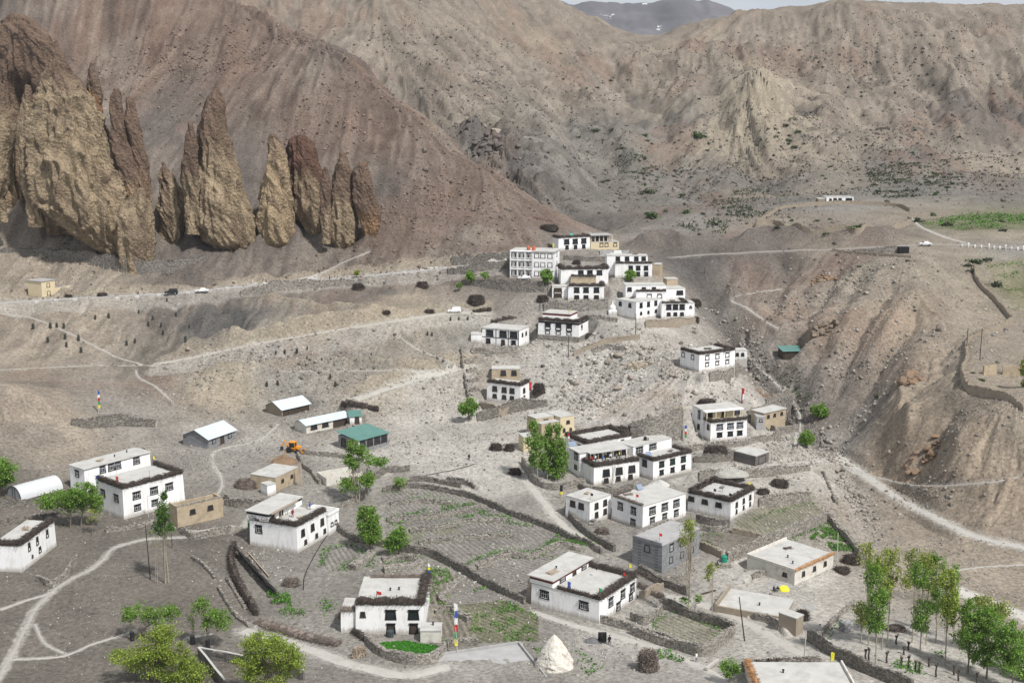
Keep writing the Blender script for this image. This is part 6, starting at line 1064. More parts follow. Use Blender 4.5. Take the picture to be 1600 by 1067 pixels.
# ground cover: grass and weeds along banks (too fine to count)
def grass(name, label, areas, m, leaf=.2, dens=13., ymin=142., up=.25):
    P = []
    for a in areas:
        if a[0] == 'l':
            Q = resample(hits(a[1], ymin), .8); w = a[2]
            for q in Q:
                k = int(dens * w * .8 * (a[3] if len(a) > 3 else 1)); t = NR.normal(size=(k, 2)) * w * .45; P.append(np.stack([q[0] + t[:, 0], q[1] + t[:, 1]], 1))
        else:
            Q = hits(a[1], ymin); xs = [q[0] for q in Q]; ys = [q[1] for q in Q]; ar = (max(xs) - min(xs)) * (max(ys) - min(ys)); k = int(ar * dens * (a[2] if len(a) > 2 else 1)); p = np.stack([NR.uniform(min(xs), max(xs), k), NR.uniform(min(ys), max(ys), k)], 1)
            keep = inpoly(p[:, 0], p[:, 1], Q)
            if len(a) > 3: keep &= fbm(p[:, 0] / a[3] + 3, p[:, 1] / a[3], 3) > a[4]
            P.append(p[keep])
    P = np.concatenate(P); z = zt(P[:, 0], P[:, 1]) + NR.uniform(0, up, len(P)); V, F = leaves(np.column_stack([P, z]), leaf)
    return tag(mesh(name, V, F, m), label, 'grass', kind='stuff')
grass('weeds', 'green weeds along the banks of the terraced fields', [('l', [(650, 806), (700, 802), (737, 796)], 1.2), ('l', [(605, 812), (640, 803), (665, 797)], 1.2), ('l', [(612, 822), (640, 812)], 1.2), ('l', [(700, 795), (740, 790), (760, 800)], 1.), ('l', [(730, 880), (790, 862), (830, 868), (870, 846), (905, 856)], 1.6), ('l', [(502, 882), (512, 858), (548, 850)], 1.3), ('l', [(535, 892), (545, 880), (556, 876)], 2.), ('l', [(565, 858), (575, 870), (580, 885)], 1.5), ('l', [(740, 905), (760, 915), (740, 925)], 1.),
      ('l', [(600, 768), (640, 772), (690, 776)], .9, .5), ('l', [(840, 862), (905, 880)], 1., .5), ('p', [(715, 945), (785, 938), (840, 960), (842, 1002), (745, 1004)], .7, 3., .12), ('l', [(720, 1000), (680, 1002)], .6), ('l', [(1230, 846), (1285, 822), (1297, 815)], 1.3), ('p', [(1262, 842), (1296, 818), (1315, 838), (1336, 862), (1300, 860), (1290, 848)], 2., 3., -.15), ('l', [(1097, 838), (1110, 836), (1125, 838)], .9), ('l', [(1098, 848), (1110, 850)], 1.), ('l', [(1020, 985), (1030, 965), (1048, 958)], .8), ('l', [(1090, 968), (1120, 982), (1142, 990)], .8), ('l', [(1120, 992), (1135, 988)], .9), ('l', [(1180, 812), (1230, 795), (1270, 785)], 1., .4),
      ('l', [(885, 785), (900, 812), (930, 850)], 1., .5), ('l', [(645, 832), (690, 825), (740, 817), (785, 814)], .9), ('l', [(655, 848), (700, 844), (745, 840), (800, 836)], .8, .7), ('l', [(640, 778), (700, 783), (745, 790)], 1., .8), ('l', [(748, 800), (790, 812), (830, 822)], 1.2), ('p', [(690, 788), (760, 795), (800, 812), (740, 812), (690, 806)], .7, 3., .1), ('l', [(668, 890), (680, 915), (672, 940)], 1., .8), ('p', [(668, 885), (700, 890), (712, 905), (680, 915)], 1., 2.5, 0), ('l', [(600, 880), (640, 878), (660, 872)], 1.2), ('l', [(855, 850), (880, 835), (905, 850)], 1.2), ('p', [(870, 855), (900, 835), (925, 855), (905, 865)], 1.5, 3., 0), ('p', [(1380, 1050), (1430, 1010), (1480, 1020), (1450, 1055)], .8, 4., .1), ('l', [(1320, 970), (1300, 985), (1297, 1000)], .6, .5), ('p', [(830, 1010), (900, 1015), (950, 1040), (920, 1055), (850, 1030)], .5, 4., .1), ('p', [(1025, 1015), (1060, 1018), (1075, 1035), (1030, 1035)], 1., 4., -.1), ('l', [(795, 940), (830, 965)], .7, .5)], GRASS, up=.4)
grass('weeds', 'bright weed strip winding beside the flag pole field', [('l', [(690, 925), (692, 940), (705, 955), (738, 970)], 1.1, 1.6), ('l', [(740, 985), (742, 980)], 1.2)], LF_B, up=.5)
grass('garden_plants', 'garden plants in the beds left of the shaggy roofed house', [('p', [(415, 925), (455, 915), (455, 945), (425, 950)], 2., 2.5, -.1), ('p', [(430, 950), (470, 940), (480, 975), (440, 980)], 1.2, 2.5, 0), ('l', [(455, 962), (468, 958)], 1.5), ('l', [(505, 940), (515, 955)], 1.5), ('p', [(60, 1000), (62, 998), (64, 1000)], 1.)], GRASS, up=.8)
grass('lawn', 'bright green lawn inside the rounded stone wall', [('p', [(592, 1004), (632, 1000), (684, 1008), (672, 1021), (640, 1022), (605, 1014)], 3.5)], GRASSB, leaf=.11, dens=18, up=.12)
grass('crops', 'green crop rows on the far terraced field', [('p', [(1440, 347), (1500, 336), (1610, 331), (1610, 357), (1500, 360)], .3, 9., .0), ('l', [(1470, 348), (1540, 340), (1610, 336)], 1.6), ('l', [(1500, 352), (1560, 346), (1610, 343)], 1.5), ('l', [(1440, 350), (1480, 352)], 1.6)], GRASS, leaf=.4, dens=3, ymin=400, up=.8)
grass('crops', 'green strips on the right plateau field', [('l', [(1545, 418), (1600, 410)], 2.), ('l', [(1560, 432), (1610, 426)], 2.), ('l', [(1570, 455), (1610, 450)], 1.5), ('l', [(1570, 482), (1610, 480)], 1.2), ('l', [(1555, 465), (1600, 470)], 1., .4)], GRASS, leaf=.3, dens=3, up=.5)
grass('scrub', 'green scrub in the bed of the gully', [('p', [(1215, 572), (1260, 570), (1262, 600), (1235, 610), (1215, 590)], 1., 4., 0), ('l', [(1235, 600), (1262, 625)], 2., .5), ('p', [(1240, 610), (1280, 620), (1290, 650), (1265, 640)], .5, 4., .1), ('l', [(1085, 655), (1130, 645)], .8, .4), ('l', [(1130, 540), (1160, 560)], .6, .2)], SHR2, leaf=.28, dens=4, up=.7)
grass('scrub', 'dark green low scrub under the far slope', [('p', [(1140, 300), (1200, 290), (1230, 310), (1190, 345), (1130, 350)], .35, 12., .12), ('p', [(1350, 262), (1430, 255), (1520, 290), (1440, 312), (1370, 310)], .5, 14., .05), ('p', [(1100, 350), (1140, 330), (1150, 360), (1110, 372)], .4, 8., .05), ('l', [(1060, 352), (1090, 362)], 3., .6), ('p', [(1230, 160), (1275, 175), (1290, 195), (1250, 190)], .5, 9., -.1), ('p', [(960, 255), (1010, 245), (1030, 275), (985, 280)], .5, 9., .0)], SHR, leaf=.45, dens=2.2, ymin=400, up=.8)
grass('scrub', 'tiny dry scrub dotted all over the far hills', [('p', [(560, 40), (900, 75), (1150, 50), (1600, 25), (1600, 300), (1250, 305), (1080, 330), (980, 310), (820, 240), (700, 150)], 1., 16., .02)], mat('dry_scrub', (.06, .06, .04), var=.3, island=.4), leaf=.6, dens=.10, ymin=480, up=.5)
# ------------------------------------------------------------------ brushwood fences and piles
def brush_fence(label, pts, h, w=1.2, m=BRUSH, dens=16, name='brushwood_fence', ymin=142.):
    Q = resample(hits(pts, ymin), 1.4); mb = MB()
    for a, b in zip(Q[:-1], Q[1:]):
        za = min(zt(a[0], a[1]), zt(b[0], b[1])) - .1; d = np.array([b[0] - a[0], b[1] - a[1]]); d /= np.linalg.norm(d) + 1e-9
        lump_strip(mb, (a[0], a[1], 0), (b[0], b[1], 0), za, w * .8, h * .85)
        for s in (1, -1): sticks(mb, (a[0], a[1], 0), (b[0], b[1], 0), za, w, h, (-d[1] * s, d[0] * s, 0), dens, 0, (.8, 1.5))
    return tag(mb.build(name, m), label, 'brush fence')
def pile(label, u, v, wpx, hpx, ang=0, dep=.6, m=BRUSH, name='brushwood_pile', n=None, round_=False, ymin=142.):
    P = hit(u, v, ymin); k = ppm(P); L = wpx / k; H = hpx / k * 1.05; D = max(1., L * dep) if not round_ else L
    rs_ = np.random.RandomState(int(u + v)); mb = MB(); V = []; F = []; na, nb = 18, 7
    for j in range(nb + 1):
        e = j / nb * PI / 2
        for i in range(na): a = 2 * PI * i / na; r = rs_.uniform(.82, 1.08); V.append((L / 2 * .86 * math.cos(a) * math.cos(e) ** .5 * r, D / 2 * .86 * math.sin(a) * math.cos(e) ** .5 * r, H * .86 * math.sin(e) * rs_.uniform(.85, 1.05) - .3 * (j == 0)))
    for j in range(nb):
        for i in range(na): F.append((j * na + i, j * na + (i + 1) % na, (j + 1) * na + (i + 1) % na, (j + 1) * na + i))
    F.append(tuple(nb * na + i for i in range(na))); mb.add(V, F)
    for q in range(n or int(90 + 22 * L * H)):
        a = rs_.uniform(0, 6.28); e = rs_.uniform(0, 1.35); c = Vector((L / 2 * .85 * math.cos(a) * math.cos(e) ** .5, D / 2 * .85 * math.sin(a) * math.cos(e) ** .5, H * .84 * math.sin(e)))
        d = Vector((rs_.normal(), rs_.normal(), rs_.normal() * .5)).normalized() * rs_.uniform(.25, .75); mb.bar(c - d, c + d, rs_.uniform(.02, .05), 0, 3)
    o = mb.build(name, m, None, loc=P); o.rotation_euler = (0, 0, math.radians(ang)); return tag(o, label, 'brush pile')
brush_fence('tall dark brushwood fence curling down at the left of the sunken garden', [(366, 856), (361, 878), (368, 905), (384, 935), (400, 962)], 1.7, 1.1)
brush_fence('brushwood bank running along the lane below the garden beds', [(400, 972), (440, 985), (480, 998), (530, 1008)], 1.1, 1.7, BRUSH2)
brush_fence('brushwood strip between the garden beds and the hut door', [(534, 962), (550, 985), (572, 1000)], 1.1, 1.)
brush_fence('thorny brushwood over the wall behind the bottom edge roof', [(1165, 1042), (1200, 1040), (1240, 1038), (1280, 1036)], 1.3, 1.2)
brush_fence('brushwood fence stacked right of the near white house, upper line', [(998, 893), (1025, 908), (1048, 918)], 1.2, 1.4, BRUSH2)
brush_fence('brushwood fence stacked right of the near white house, lower line', [(1000, 915), (1020, 928), (1036, 935)], 1.0, 1.2, BRUSH2)
brush_fence('long dark brushwood line above the pale track by the schools', [(535, 634), (555, 634), (575, 636), (592, 641)], 1.5, 1.6)
brush_fence('dark brushwood line on the wall above the black lined house', [(768, 505), (785, 500), (803, 497)], 1.3, 1.)
brush_fence('dark brushwood heap line right of the parked off road car', [(740, 488), (755, 486), (768, 485)], 1.2, 1.2)
for a in [('dark rectangular brushwood stack beside the track up to the guesthouse', 744, 474, 30, 15), ('black brushwood stack below the paved road, left one', 560, 452, 22, 10), ('black brushwood stack below the paved road, right one', 660, 449, 21, 10), ('small dark brushwood heap on the shoulder of the upper dirt track', 604, 489, 14, 4), ('low dark brushwood heap near the road end', 671, 489, 17, 6),
          ('dark brushwood heap on the slope above the top white house', 858, 359, 34, 9), ('dark heap at the left of the porch house', 848, 472, 22, 12), ('dark lump on the terrace behind the long brush roofed house', 901, 413, 14, 7), ('dark round heap at the far right of the upper row', 1088, 503, 10, 9), ('dark brushwood behind the last house of the upper row', 1085, 478, 24, 12), ('dark brushwood heap beside the plinth house', 918, 529, 30, 9),
          ('dark heap at the right of the lone mid slope house', 842, 616, 22, 20), ('dark brushwood heap behind the pillared balcony house', 1104, 631, 32, 9), ('dark heap on the road bend right of the lower cluster', 1218, 760, 32, 13), ('second dark heap right of the brush ringed house', 1192, 772, 22, 10), ('dark mound above the retaining wall behind the cluster', 972, 674, 20, 10), ('reddish brushwood heap by the worn farm building', 1330, 880, 34, 16), ('smaller brushwood heap right of the worn farm building', 1315, 893, 30, 9),
          ('long low dark brushwood stack on the stony ground above the shed', 1118, 707, 44, 12), ('flat dark brush heap in mid village beside the path', 775, 703, 22, 12), ('dark tangled heap right of the flat brush heap', 796, 704, 18, 12), ('long dark brush heap pointing to the garden poplars', 805, 740, 22, 10), ('small dark pile by the roadside hut', 107, 464, 12, 4), ('dark scrap pile by the roadside beyond the hut', 160, 463, 18, 6), ('collapsed dark shed heap beside the mud tower', 1253, 968, 26, 18)]:
    pile(a[0], a[1], a[2], a[3], a[4])
pile('big round grey twig stack standing alone on the bottom right ground', 1012, 1046, 34, 36, m=BRUSH2, round_=True, n=900)
pile('pale tangle of poles and sticks left of the tan mud house', 386, 762, 44, 16, m=BRUSH2)
pile('grey stick pile in front of the sooty house', 940, 833, 24, 10, m=BRUSH2)
pile('branchy wood pile at the right end of the grove yard', 1400, 985, 34, 10, m=BRUSH2, dep=.5)
pile('pale log stack at the end of the brushwood bank by the lane', 560, 1026, 28, 18, 40, m=WOOD, dep=.5)
pile('straw coloured bundle on the garden wall', 540, 964, 22, 8, m=STR)
pile('reddish twig tangle at the head of the sunken garden', 455, 915, 30, 14, m=BRUSH2)
# stick lean-to coloured black to stand in for the shadow beside the brush fence
P = hit(372, 872); mb = MB(); Q = hits([(372, 866), (392, 890), (428, 930)])
for i in range(150):
    t = R.random(); k = 0 if t < .4 else 1; a = Q[k] + (Q[k + 1] - Q[k]) * R.random(); mb.bar((a[0] - 1.2, a[1] + .6, zt(a[0], a[1]) + 1.9 + R.uniform(-.2, .2)), (a[0] + R.uniform(.5, 1.6), a[1] - R.uniform(.2, 1.4), zt(a[0], a[1]) + R.uniform(.1, .5)), .05, 0, 3)
V = []; 
for q in resample(Q, 1.): z = zt(q[0], q[1]); V += [(q[0] - 1.1, q[1] + .6, z + 1.8), (q[0] + 1.1, q[1] - .5, z + .35)]
mb.add(V, [(2 * i, 2 * i + 1, 2 * i + 3, 2 * i + 2) for i in range(len(V) // 2 - 1)])
tag(mb.build('shadow_lean_to', mat('shadow_black_thatch', (.022, .019, .018), var=.3, island=.4)), 'black stick lean-to standing in for the deep shadow of the sunken garden', 'lean-to')
# ------------------------------------------------------------------ poles
def pole(label, u, v, vt, lean=0, m=WOODD, r=.11, arm=False, lamp=False, flags=None, name='utility_pole', cat='pole', group=None, ymin=142.):
    P = hit(u, v, ymin); H = P[1] * tanv(vt) - P[2]; o = empty(name, P, 0, label, cat, group); mb = MB(); mb.bar((0, 0, -.4), (lean * H, 0, H), r, 0, 8, r * .7); mb.build('post', m, o)
    if arm: mb = MB(); mb.box(-.6, .6, -.05, .05, H - .5, H - .4).box(-.55, -.45, -.05, .05, H - .4, H - .2).box(.45, .55, -.05, .05, H - .4, H - .2); mb.build('crossarm', m, o)
    if lamp: mb = MB(); mb.bar((0, 0, H), (.7, 0, H + .15), .03).box(.5, 1., -.12, .12, H + .1, H + .18); mb.build('lamp', CONC, o)
    if flags:
        n = len(flags); top = H - .1; L = (H - .8) * .9
        for i, c in enumerate(flags):
            V = []; F = []; w = .55; z1, z0 = top - L * i / n, top - L * (i + 1) / n + .02
            for j in range(5):
                for q in range(5): x = .05 + w * j / 4; V.append((lean * H + x, .12 * math.sin(j * 1.1 + q + i), z1 + (z0 - z1) * q / 4))
            for j in range(4):
                for q in range(4): a = j * 5 + q; F.append((a, a + 1, a + 6, a + 5))
            mesh('flag', V, F, CLOTH[c], o)
    return o
FW = mat('pale_pole', (.5, .48, .44), var=.1)
pole('dark wooden pole rising from the slope left of the slim poplar', 235, 905, 818, -.03)
pole('short dark pole right of the slim poplar', 269, 856, 832, r=.08)
pole('leaning dark pole between the walled plot and the sunken roof', 1164, 1001, 932, -.16, r=.12)
pole('dark pole on the slope under the plinth house', 888, 558, 525, r=.13)
pole('dark pole in front of the long white house with three windows', 993, 526, 490, r=.13)
pole('thin pole before the guesthouse tree', 1101, 398 + 30, 418, r=.1)
pole('dark pole on the right plateau beyond the wall corner', 1531, 562, 513, r=.13); pole('second dark pole at the rim of the right plateau', 1510, 548, 512, r=.13)
pole('white painted pole behind the worn farm building', 1308, 878, 832, -.02, FW, .1); pole('white pole with flag strings behind the bottom edge roof', 1256, 1035, 985, .02, FW, .1)
pole('grey pole with lamp on the road before the pillared house', 1153, 752, 730, 0, FW, .07, lamp=True); pole('grey street lamp pole by the garden wall', 855, 758, 742, 0, FW, .07, lamp=True); pole('grey street lamp pole by the bottom terrace', 912, 1062, 1030, 0, FW, .06, lamp=True); pole('grey street lamp pole before the red banded house', 232, 808, 775, 0, FW, .07, lamp=True)
pole('tall flag strip of blue, white, red and yellow on the left slope', 154, 645, 610, 0, FW, .06, flags=['blue', 'white', 'red', 'green', 'yellow'], name='prayer_flag_pole', cat='flag pole')
pole('tall white prayer flag pole by the front lawn wall', 715, 1022, 942, -.06, FW, .07, flags=['white', 'blue', 'white', 'red', 'green', 'yellow'], name='prayer_flag_pole', cat='flag pole')
pole('prayer flag pole standing behind the green framed house', 1069, 690, 664, 0, FW, .06, flags=['blue', 'white', 'red', 'green'], name='prayer_flag_pole', cat='flag pole')
pole('red striped flag pole behind the pillared balcony house', 1159, 630, 606, 0, CLOTH['maroon'], .16, flags=['red', 'white'], name='prayer_flag_pole', cat='flag pole')
pole('flag pole with pink and white flags at the corner of the veranda house', 388, 832, 793, 0, WOODD, .06, flags=['blue', 'red', 'white', 'green'], name='prayer_flag_pole', cat='flag pole')
pole('pole with black and yellow banner left of the sooty house', 875, 779, 757, 0, WOODD, .06, flags=['black', 'black', 'yellow'], name='prayer_flag_pole', cat='flag pole')
pole('wooden flag pole with orange base between cluster and pale roofed house', 956, 763, 727, .02, WOOD, .09, flags=['white'], name='prayer_flag_pole', cat='flag pole')
pole('yellow flag on a stick above the bottom edge roof', 1297, 1040, 1018, 0, WOODD, .04, flags=['yellow'], name='prayer_flag_pole', cat='flag pole')
def roof_flag(h, x, y, z, cols, H, label, name='prayer_flag_pole', w=.5):
    P = hw(h, x, y, z); o = empty(name, P, 0, label, 'flag'); mb = MB(); mb.bar((0, 0, 0), (0, 0, H), .035); mb.build('post', WOODD, o)
    for i, c in enumerate(cols):
        V = []; F = []; z1 = H - .05 - i * .6; 
        for j in range(4):
            for q in range(4): V.append((.04 + w * j / 3, .1 * math.sin(j * 1.7 + q), z1 - .58 * q / 3 - .05 * j))
        for j in range(3):
            for q in range(3): a = j * 4 + q; F.append((a, a + 1, a + 5, a + 4))
        mesh('flag', V, F, CLOTH[c], o)
E = HS['E']; roof_flag(E, E['W'] * .72, .8, E['h'] + .2, ['red'], 1.9, 'red flag at the brushwood corner of the near white house'); roof_flag(E, 1.2, .8, E['h'] + .2, ['green', 'green'], 1.8, 'pale green flag on the front corner of the near white house'); roof_flag(E, 1., E['D'] * .5, E['h'] + .2, ['blue', 'blue'], 1.6, 'blue flag standing on the near white house court roof'); roof_flag(E, E['W'] - .5, E['D'] * .1, E['h'] + .6, ['yellow'], 1.9, 'yellow flag at the back corner of the near white house')
Cc_ = HS['C']; roof_flag(Cc_, Cc_['W'] * .42, 2.2, Cc_['h'] + .15, ['red'], 1.6, 'red flag on the shaggy roofed broad house', w=.8); roof_flag(Cc_, Cc_['W'] - .3, Cc_['D'] - .5, Cc_['h'] + .3, ['white', 'yellow', 'blue'], 2.6, 'white and yellow flag pole at the back corner of the broad house')
A = HS['A']; roof_flag(A, 1.2, A['D'] * .4, A['h'] + .2, ['red', 'red'], 1.8, 'red banner on the terrace of the red banded house'); roof_flag(A, -.2, A['D'] * .95, A['h'] * .4, ['blue', 'white', 'green'], 5.2, 'tall flag pole at the left corner of the red banded house'); roof_flag(A, A['W'] * .9, A['D'] * .9, A['h'] + .2, ['yellow'], 2.4, 'yellow flag at the back corner of the red banded house'); roof_flag(A, A['W'] * .48, 1., A['h'] + .5, [], 2., 'bare dark stick on the terrace of the red banded house')
K = HS['H18']; roof_flag(K, 1.3, K['D'] * .35, K['h'] + .2, ['red'], 1.6, 'red flag on the wide pale flat roof'); K = HS['H19']; roof_flag(K, 2, K['D'] * .5, K['h'] + .2, ['black'], 1.5, 'dark flag on the brush ringed roof, front'); roof_flag(K, K['W'] - .8, 1.2, K['h'] + .6, ['yellow'], 1.4, 'yellow flag at the right corner of the brush ringed roof'); roof_flag(K, .8, .9, K['h'] + .4, ['black'], 1.5, 'dark flag at the front corner of the brush ringed roof')
K = HS['GS']; roof_flag(K, 1., K['D'] * .2, K['h'] + .2, ['red'], 1.9, 'red flag on the grey stone building'); K = HS['H10']; roof_flag(K, 2., 4., K['h'] + 1.9, ['yellow'], 1.6, 'yellow flag on the plinth house'); K = HS['U3']; roof_flag(K, K['W'] * .5, 1.5, K['h'] + .2, ['yellow', 'yellow'], 2.2, 'yellow flag on the three storey guesthouse'); K = HS['K2']; roof_flag(K, 0, K['D'] + 9, K['h'] + 2.2, ['red', 'white'], 3., 'pale flag pole at the back of the big cluster'); K = HS['H17']; roof_flag(K, 1.5, 1., K['h'] + .2, ['black'], 1.5, 'dark flag on the sooty corner house'); K = HS['H12']; roof_flag(K, K['W'] - .2, .1, .8, ['red', 'red', 'red', 'maroon'], 4.6, 'long red banner at the right corner of the lone mid slope house', w=.7)
def vents(h, pts, z):
    for x, y in pts:
        o = tag(MB().lathe([(.14, 0), (.13, .45), (.2, .47), (.2, .58), (.02, .62)], 8).build('roof_vent', METAL, None, loc=hw(h, x, y, z)), 'small dark chimney pipe on the roof of the ' + {'C': 'shaggy roofed broad house', 'K4': 'upper house with lattice windows', 'Q34': 'worn farm building', 'Q35': 'sunken pale roof', 'E': 'near white house', 'A2': 'long grey roofed house', 'Q36': 'bottom edge roof', 'hut': 'small white hut', 'H17': 'sooty corner house'}[h['key']], 'chimney pipe', 'chimney pipes on flat roofs')
vents(HS['C'], [(8, 6), (9.5, 6.3), (3, 1.6)], HS['C']['h'] + .15); vents(HS['K4'], [(7, 2)], HS['K4']['h'] + .15); vents(HS['Q34'], [(5, 5), (3, 2.5)], HS['Q34']['h'] + .15); vents(HS['Q35'], [(4, 5)], HS['Q35']['h'] - .55); vents(HS['E'], [(5, E['D'] * .85), (9, 6)], E['h'] + 1.6); vents(HS['A2'], [(10, 3), (14, 4)], HS['A2']['h'] + .15); vents(HS['hut'], [(2, 2)], HS['hut']['h'] + .15); vents(HS['Q36'], [(5, 6)], HS['Q36']['h'] + .15)
# satellite dishes, solar panels, water tanks, tarps
def dish(P, label, s=.8):
    mb = MB(); prof = [(.02, 0), (.3 * s, .04), (.6 * s, .16), (.8 * s, .3), (.82 * s, .3), (.6 * s, .12), (.3 * s, .0), (.02, -.04)]; mb.lathe(prof, 14)
    q = Matrix.Rotation(math.radians(-50), 4, 'X'); mb.v = [tuple(q @ Vector(v) + Vector((0, 0, .9))) for v in mb.v]; o = empty('satellite_dish', P, .3, label, 'satellite dish'); mb.build('reflector', CONC, o); m2 = MB(); m2.bar((0, 0, 0), (0, 0, .9), .04).bar((0, 0, .9), (0, -.6 * s, 1.4), .02); m2.build('mount', METAL, o)
K = HS['H19']; dish(hw(K, K['W'] * .45, K['D'] * .45, K['h'] + .2), 'satellite dish on the brush ringed roof', .9); dish(hit(927, 821), 'satellite dish on the ground at the corner of the sooty house', 1.0)
def solar(P, rz, label, s=1.):
    o = empty('solar_heater', P, rz, label, 'solar panel'); mb = MB(); mb.add([(-s, -.1, .2), (s, -.1, .2), (s, .9, 1.1), (-s, .9, 1.1), (-s, -.1, .12), (s, -.1, .12), (s, .9, 1.02), (-s, .9, 1.02)], [(0, 1, 2, 3), (4, 7, 6, 5), (0, 4, 5, 1), (1, 5, 6, 2), (2, 6, 7, 3), (3, 7, 4, 0)]); mb.build('panel', mat('solar_panel', (.22, .27, .36), rough=.25), o); m2 = MB(); m2.bar((-s * .8, .85, 0), (-s * .8, .85, 1.), .03).bar((s * .8, .85, 0), (s * .8, .85, 1.), .03); m2.build('stand', METAL, o)
K = HS['K2']; solar(hw(K, .5, K['D'] + 7.2, K['h'] + 2.2), .3, 'tilted blue grey solar panel on the balcony house slab', .9); K = HS['K3']; solar(hw(K, 1.6, 3., K['h'] + .2), .4, 'small solar panel on the green framed house', .7); K = HS['H18']; solar(hw(K, K['W'] * .55, K['D'] - 1.4, K['h'] + .2), .5, 'small solar panel at the back of the wide pale roof', .7)
def tank(P, label, m, s=1., name='water_tank'):
    o = tag(MB().lathe([(.52 * s, 0), (.55 * s, .08), (.53 * s, .3), (.55 * s, .5), (.53 * s, .75), (.55 * s, .95), (.5 * s, 1.05), (.18 * s, 1.2), (.18 * s, 1.28), (.02, 1.3)], 16).build(name, m, None, loc=P, smooth=False), label, 'water tank'); o.scale = (1, 1, s)
K = HS['U3']; OR = mat('orange_plastic', (.45, .13, .06)); BLK = mat('black_plastic', (.02, .02, .022), rough=.4)
tank(hw(K, 2.5, K['D'] * .62, K['h'] + .15), 'left orange water tank on the guesthouse roof', OR, 1.1); tank(hw(K, 2.5, K['D'] * .5, K['h'] + .15), 'right orange water tank on the guesthouse roof', OR, 1.1)
K = HS['K4']; tank(hw(K, 6.5, 2.5, K['h'] + .15), 'black water tank on the roof behind the green framed house', BLK, .8); K = HS['H12']; tank(hw(K, 1., K['D'] * .65, K['h'] + .15), 'low black tank on the lone mid slope house roof', BLK, .8)
P = hit(1132, 886); tank(P + np.array([0, .6, .9]), 'green water tank on a stone stand by the fallow plot', mat('green_plastic', (.02, .25, .17), rough=.4), 1.15); mb = MB(); mb.box(-1.2, 1.2, -.6, 1.8, -1, .9); tag(mb.build('tank_stand', STONE, None, loc=P), 'square stone stand carrying the green water tank', 'stand')
P = hit(606, 983 + 12); tank(hw(HS['C'], 8.6, -1.1, 0), 'dark standing drum in front of the broad house door', mat('steel_drum', (.05, .065, .07), rough=.5), 1.1)
def heap(label, u, v, wpx, hpx, m, name='rubble_heap', cat='heap', dep=.8, rgh=.18, seed=0, pw=1., ymin=142., n=40, base=.3):
    P = hit(u, v, ymin); k = ppm(P); L = wpx / k / 2; H = hpx / k; th = np.linspace(0, 2 * PI, n, endpoint=False); rr = np.linspace(0, 1, 16); V = []; F = []
    for j, r in enumerate(rr):
        for a in th:
            x, y = r * L * math.cos(a), r * L * dep * math.sin(a); q = 1 + rgh * float(fbm(np.array([math.cos(a) * 2 + seed + r]), np.array([math.sin(a) * 2 + r * 3]), 4)[0]); zz = H * (1 - r ** pw) * (1 + rgh * float(fbm(np.array([x * 1.5 + seed]), np.array([y * 1.5]), 4)[0])); V.append((x * q, y * q, zz - (base if j == 15 else 0)))
    for j in range(15):
        for i in range(n): F.append((j * n + i, j * n + (i + 1) % n, (j + 1) * n + (i + 1) % n, (j + 1) * n + i))
    return tag(mesh(name, V, F, m, None, smooth=False, loc=P), label, cat)
DIRT = mat('fresh_dirt', (.2, .135, .085), var=.25, bump=.6)
heap('fresh brown dirt heap dug beside the yellow digger', 443, 722, 46, 14, DIRT, 'dirt_heap'); heap('grey gravel heap by the road under the shed wall', 1140, 738, 60, 9, mat('gravel_grey', (.34, .33, .30), var=.2, bump=.6), 'gravel_heap'); heap('dark sand heap beside the two workers', 925, 1002, 28, 9, mat('dark_sand', (.13, .13, .135), var=.2, bump=.4), 'sand_heap'); heap('grey sand patch heap in the farm yard', 1212, 915, 46, 4, mat('grey_sand', (.31, .30, .285), var=.2, bump=.4), 'sand_heap', dep=.8, rgh=.45); heap('flat grey sand heap on the track by the worn farm building', 1258, 948, 34, 4, mat('grey_sand', (.31, .30, .285)), 'sand_heap', dep=.9, rgh=.45)
heap('pale plastic covered heap between cluster and wide pale roof', 1030, 757, 36, 9, ROOF, 'covered_heap')
def tarp(label, u, v, w, d, h, m): heap(label, u, v, w, h, m, 'tarpaulin', 'tarpaulin', pw=3., dep=d)
tarp('bright yellow tarp in the farm yard', 1224, 922, 19, .7, 8, CLOTH['yellow']); K = HS['U1']
for h_, x, y, c, lb, s in ((HS['U1'], HS['U1']['W'] * .55, 3.5, mat('teal_tarp', (.08, .42, .35)), 'green tarp bundle on the top white house roof', 1.1), (HS['U4'], HS['U4']['W'] * .62, 3.5, mat('blue_tarp', (.06, .25, .5)), 'blue tarp bundle on the long brushwood roof', .8)):
    o = tag(MB().lathe([(s, 0), (s * .95, .35 * s), (s * .6, .8 * s), (s * .1, .95 * s)], 10, jit=.15).build('tarpaulin', c, None, loc=hw(h_, x, y, h_['h'] + .15)), lb, 'tarpaulin')
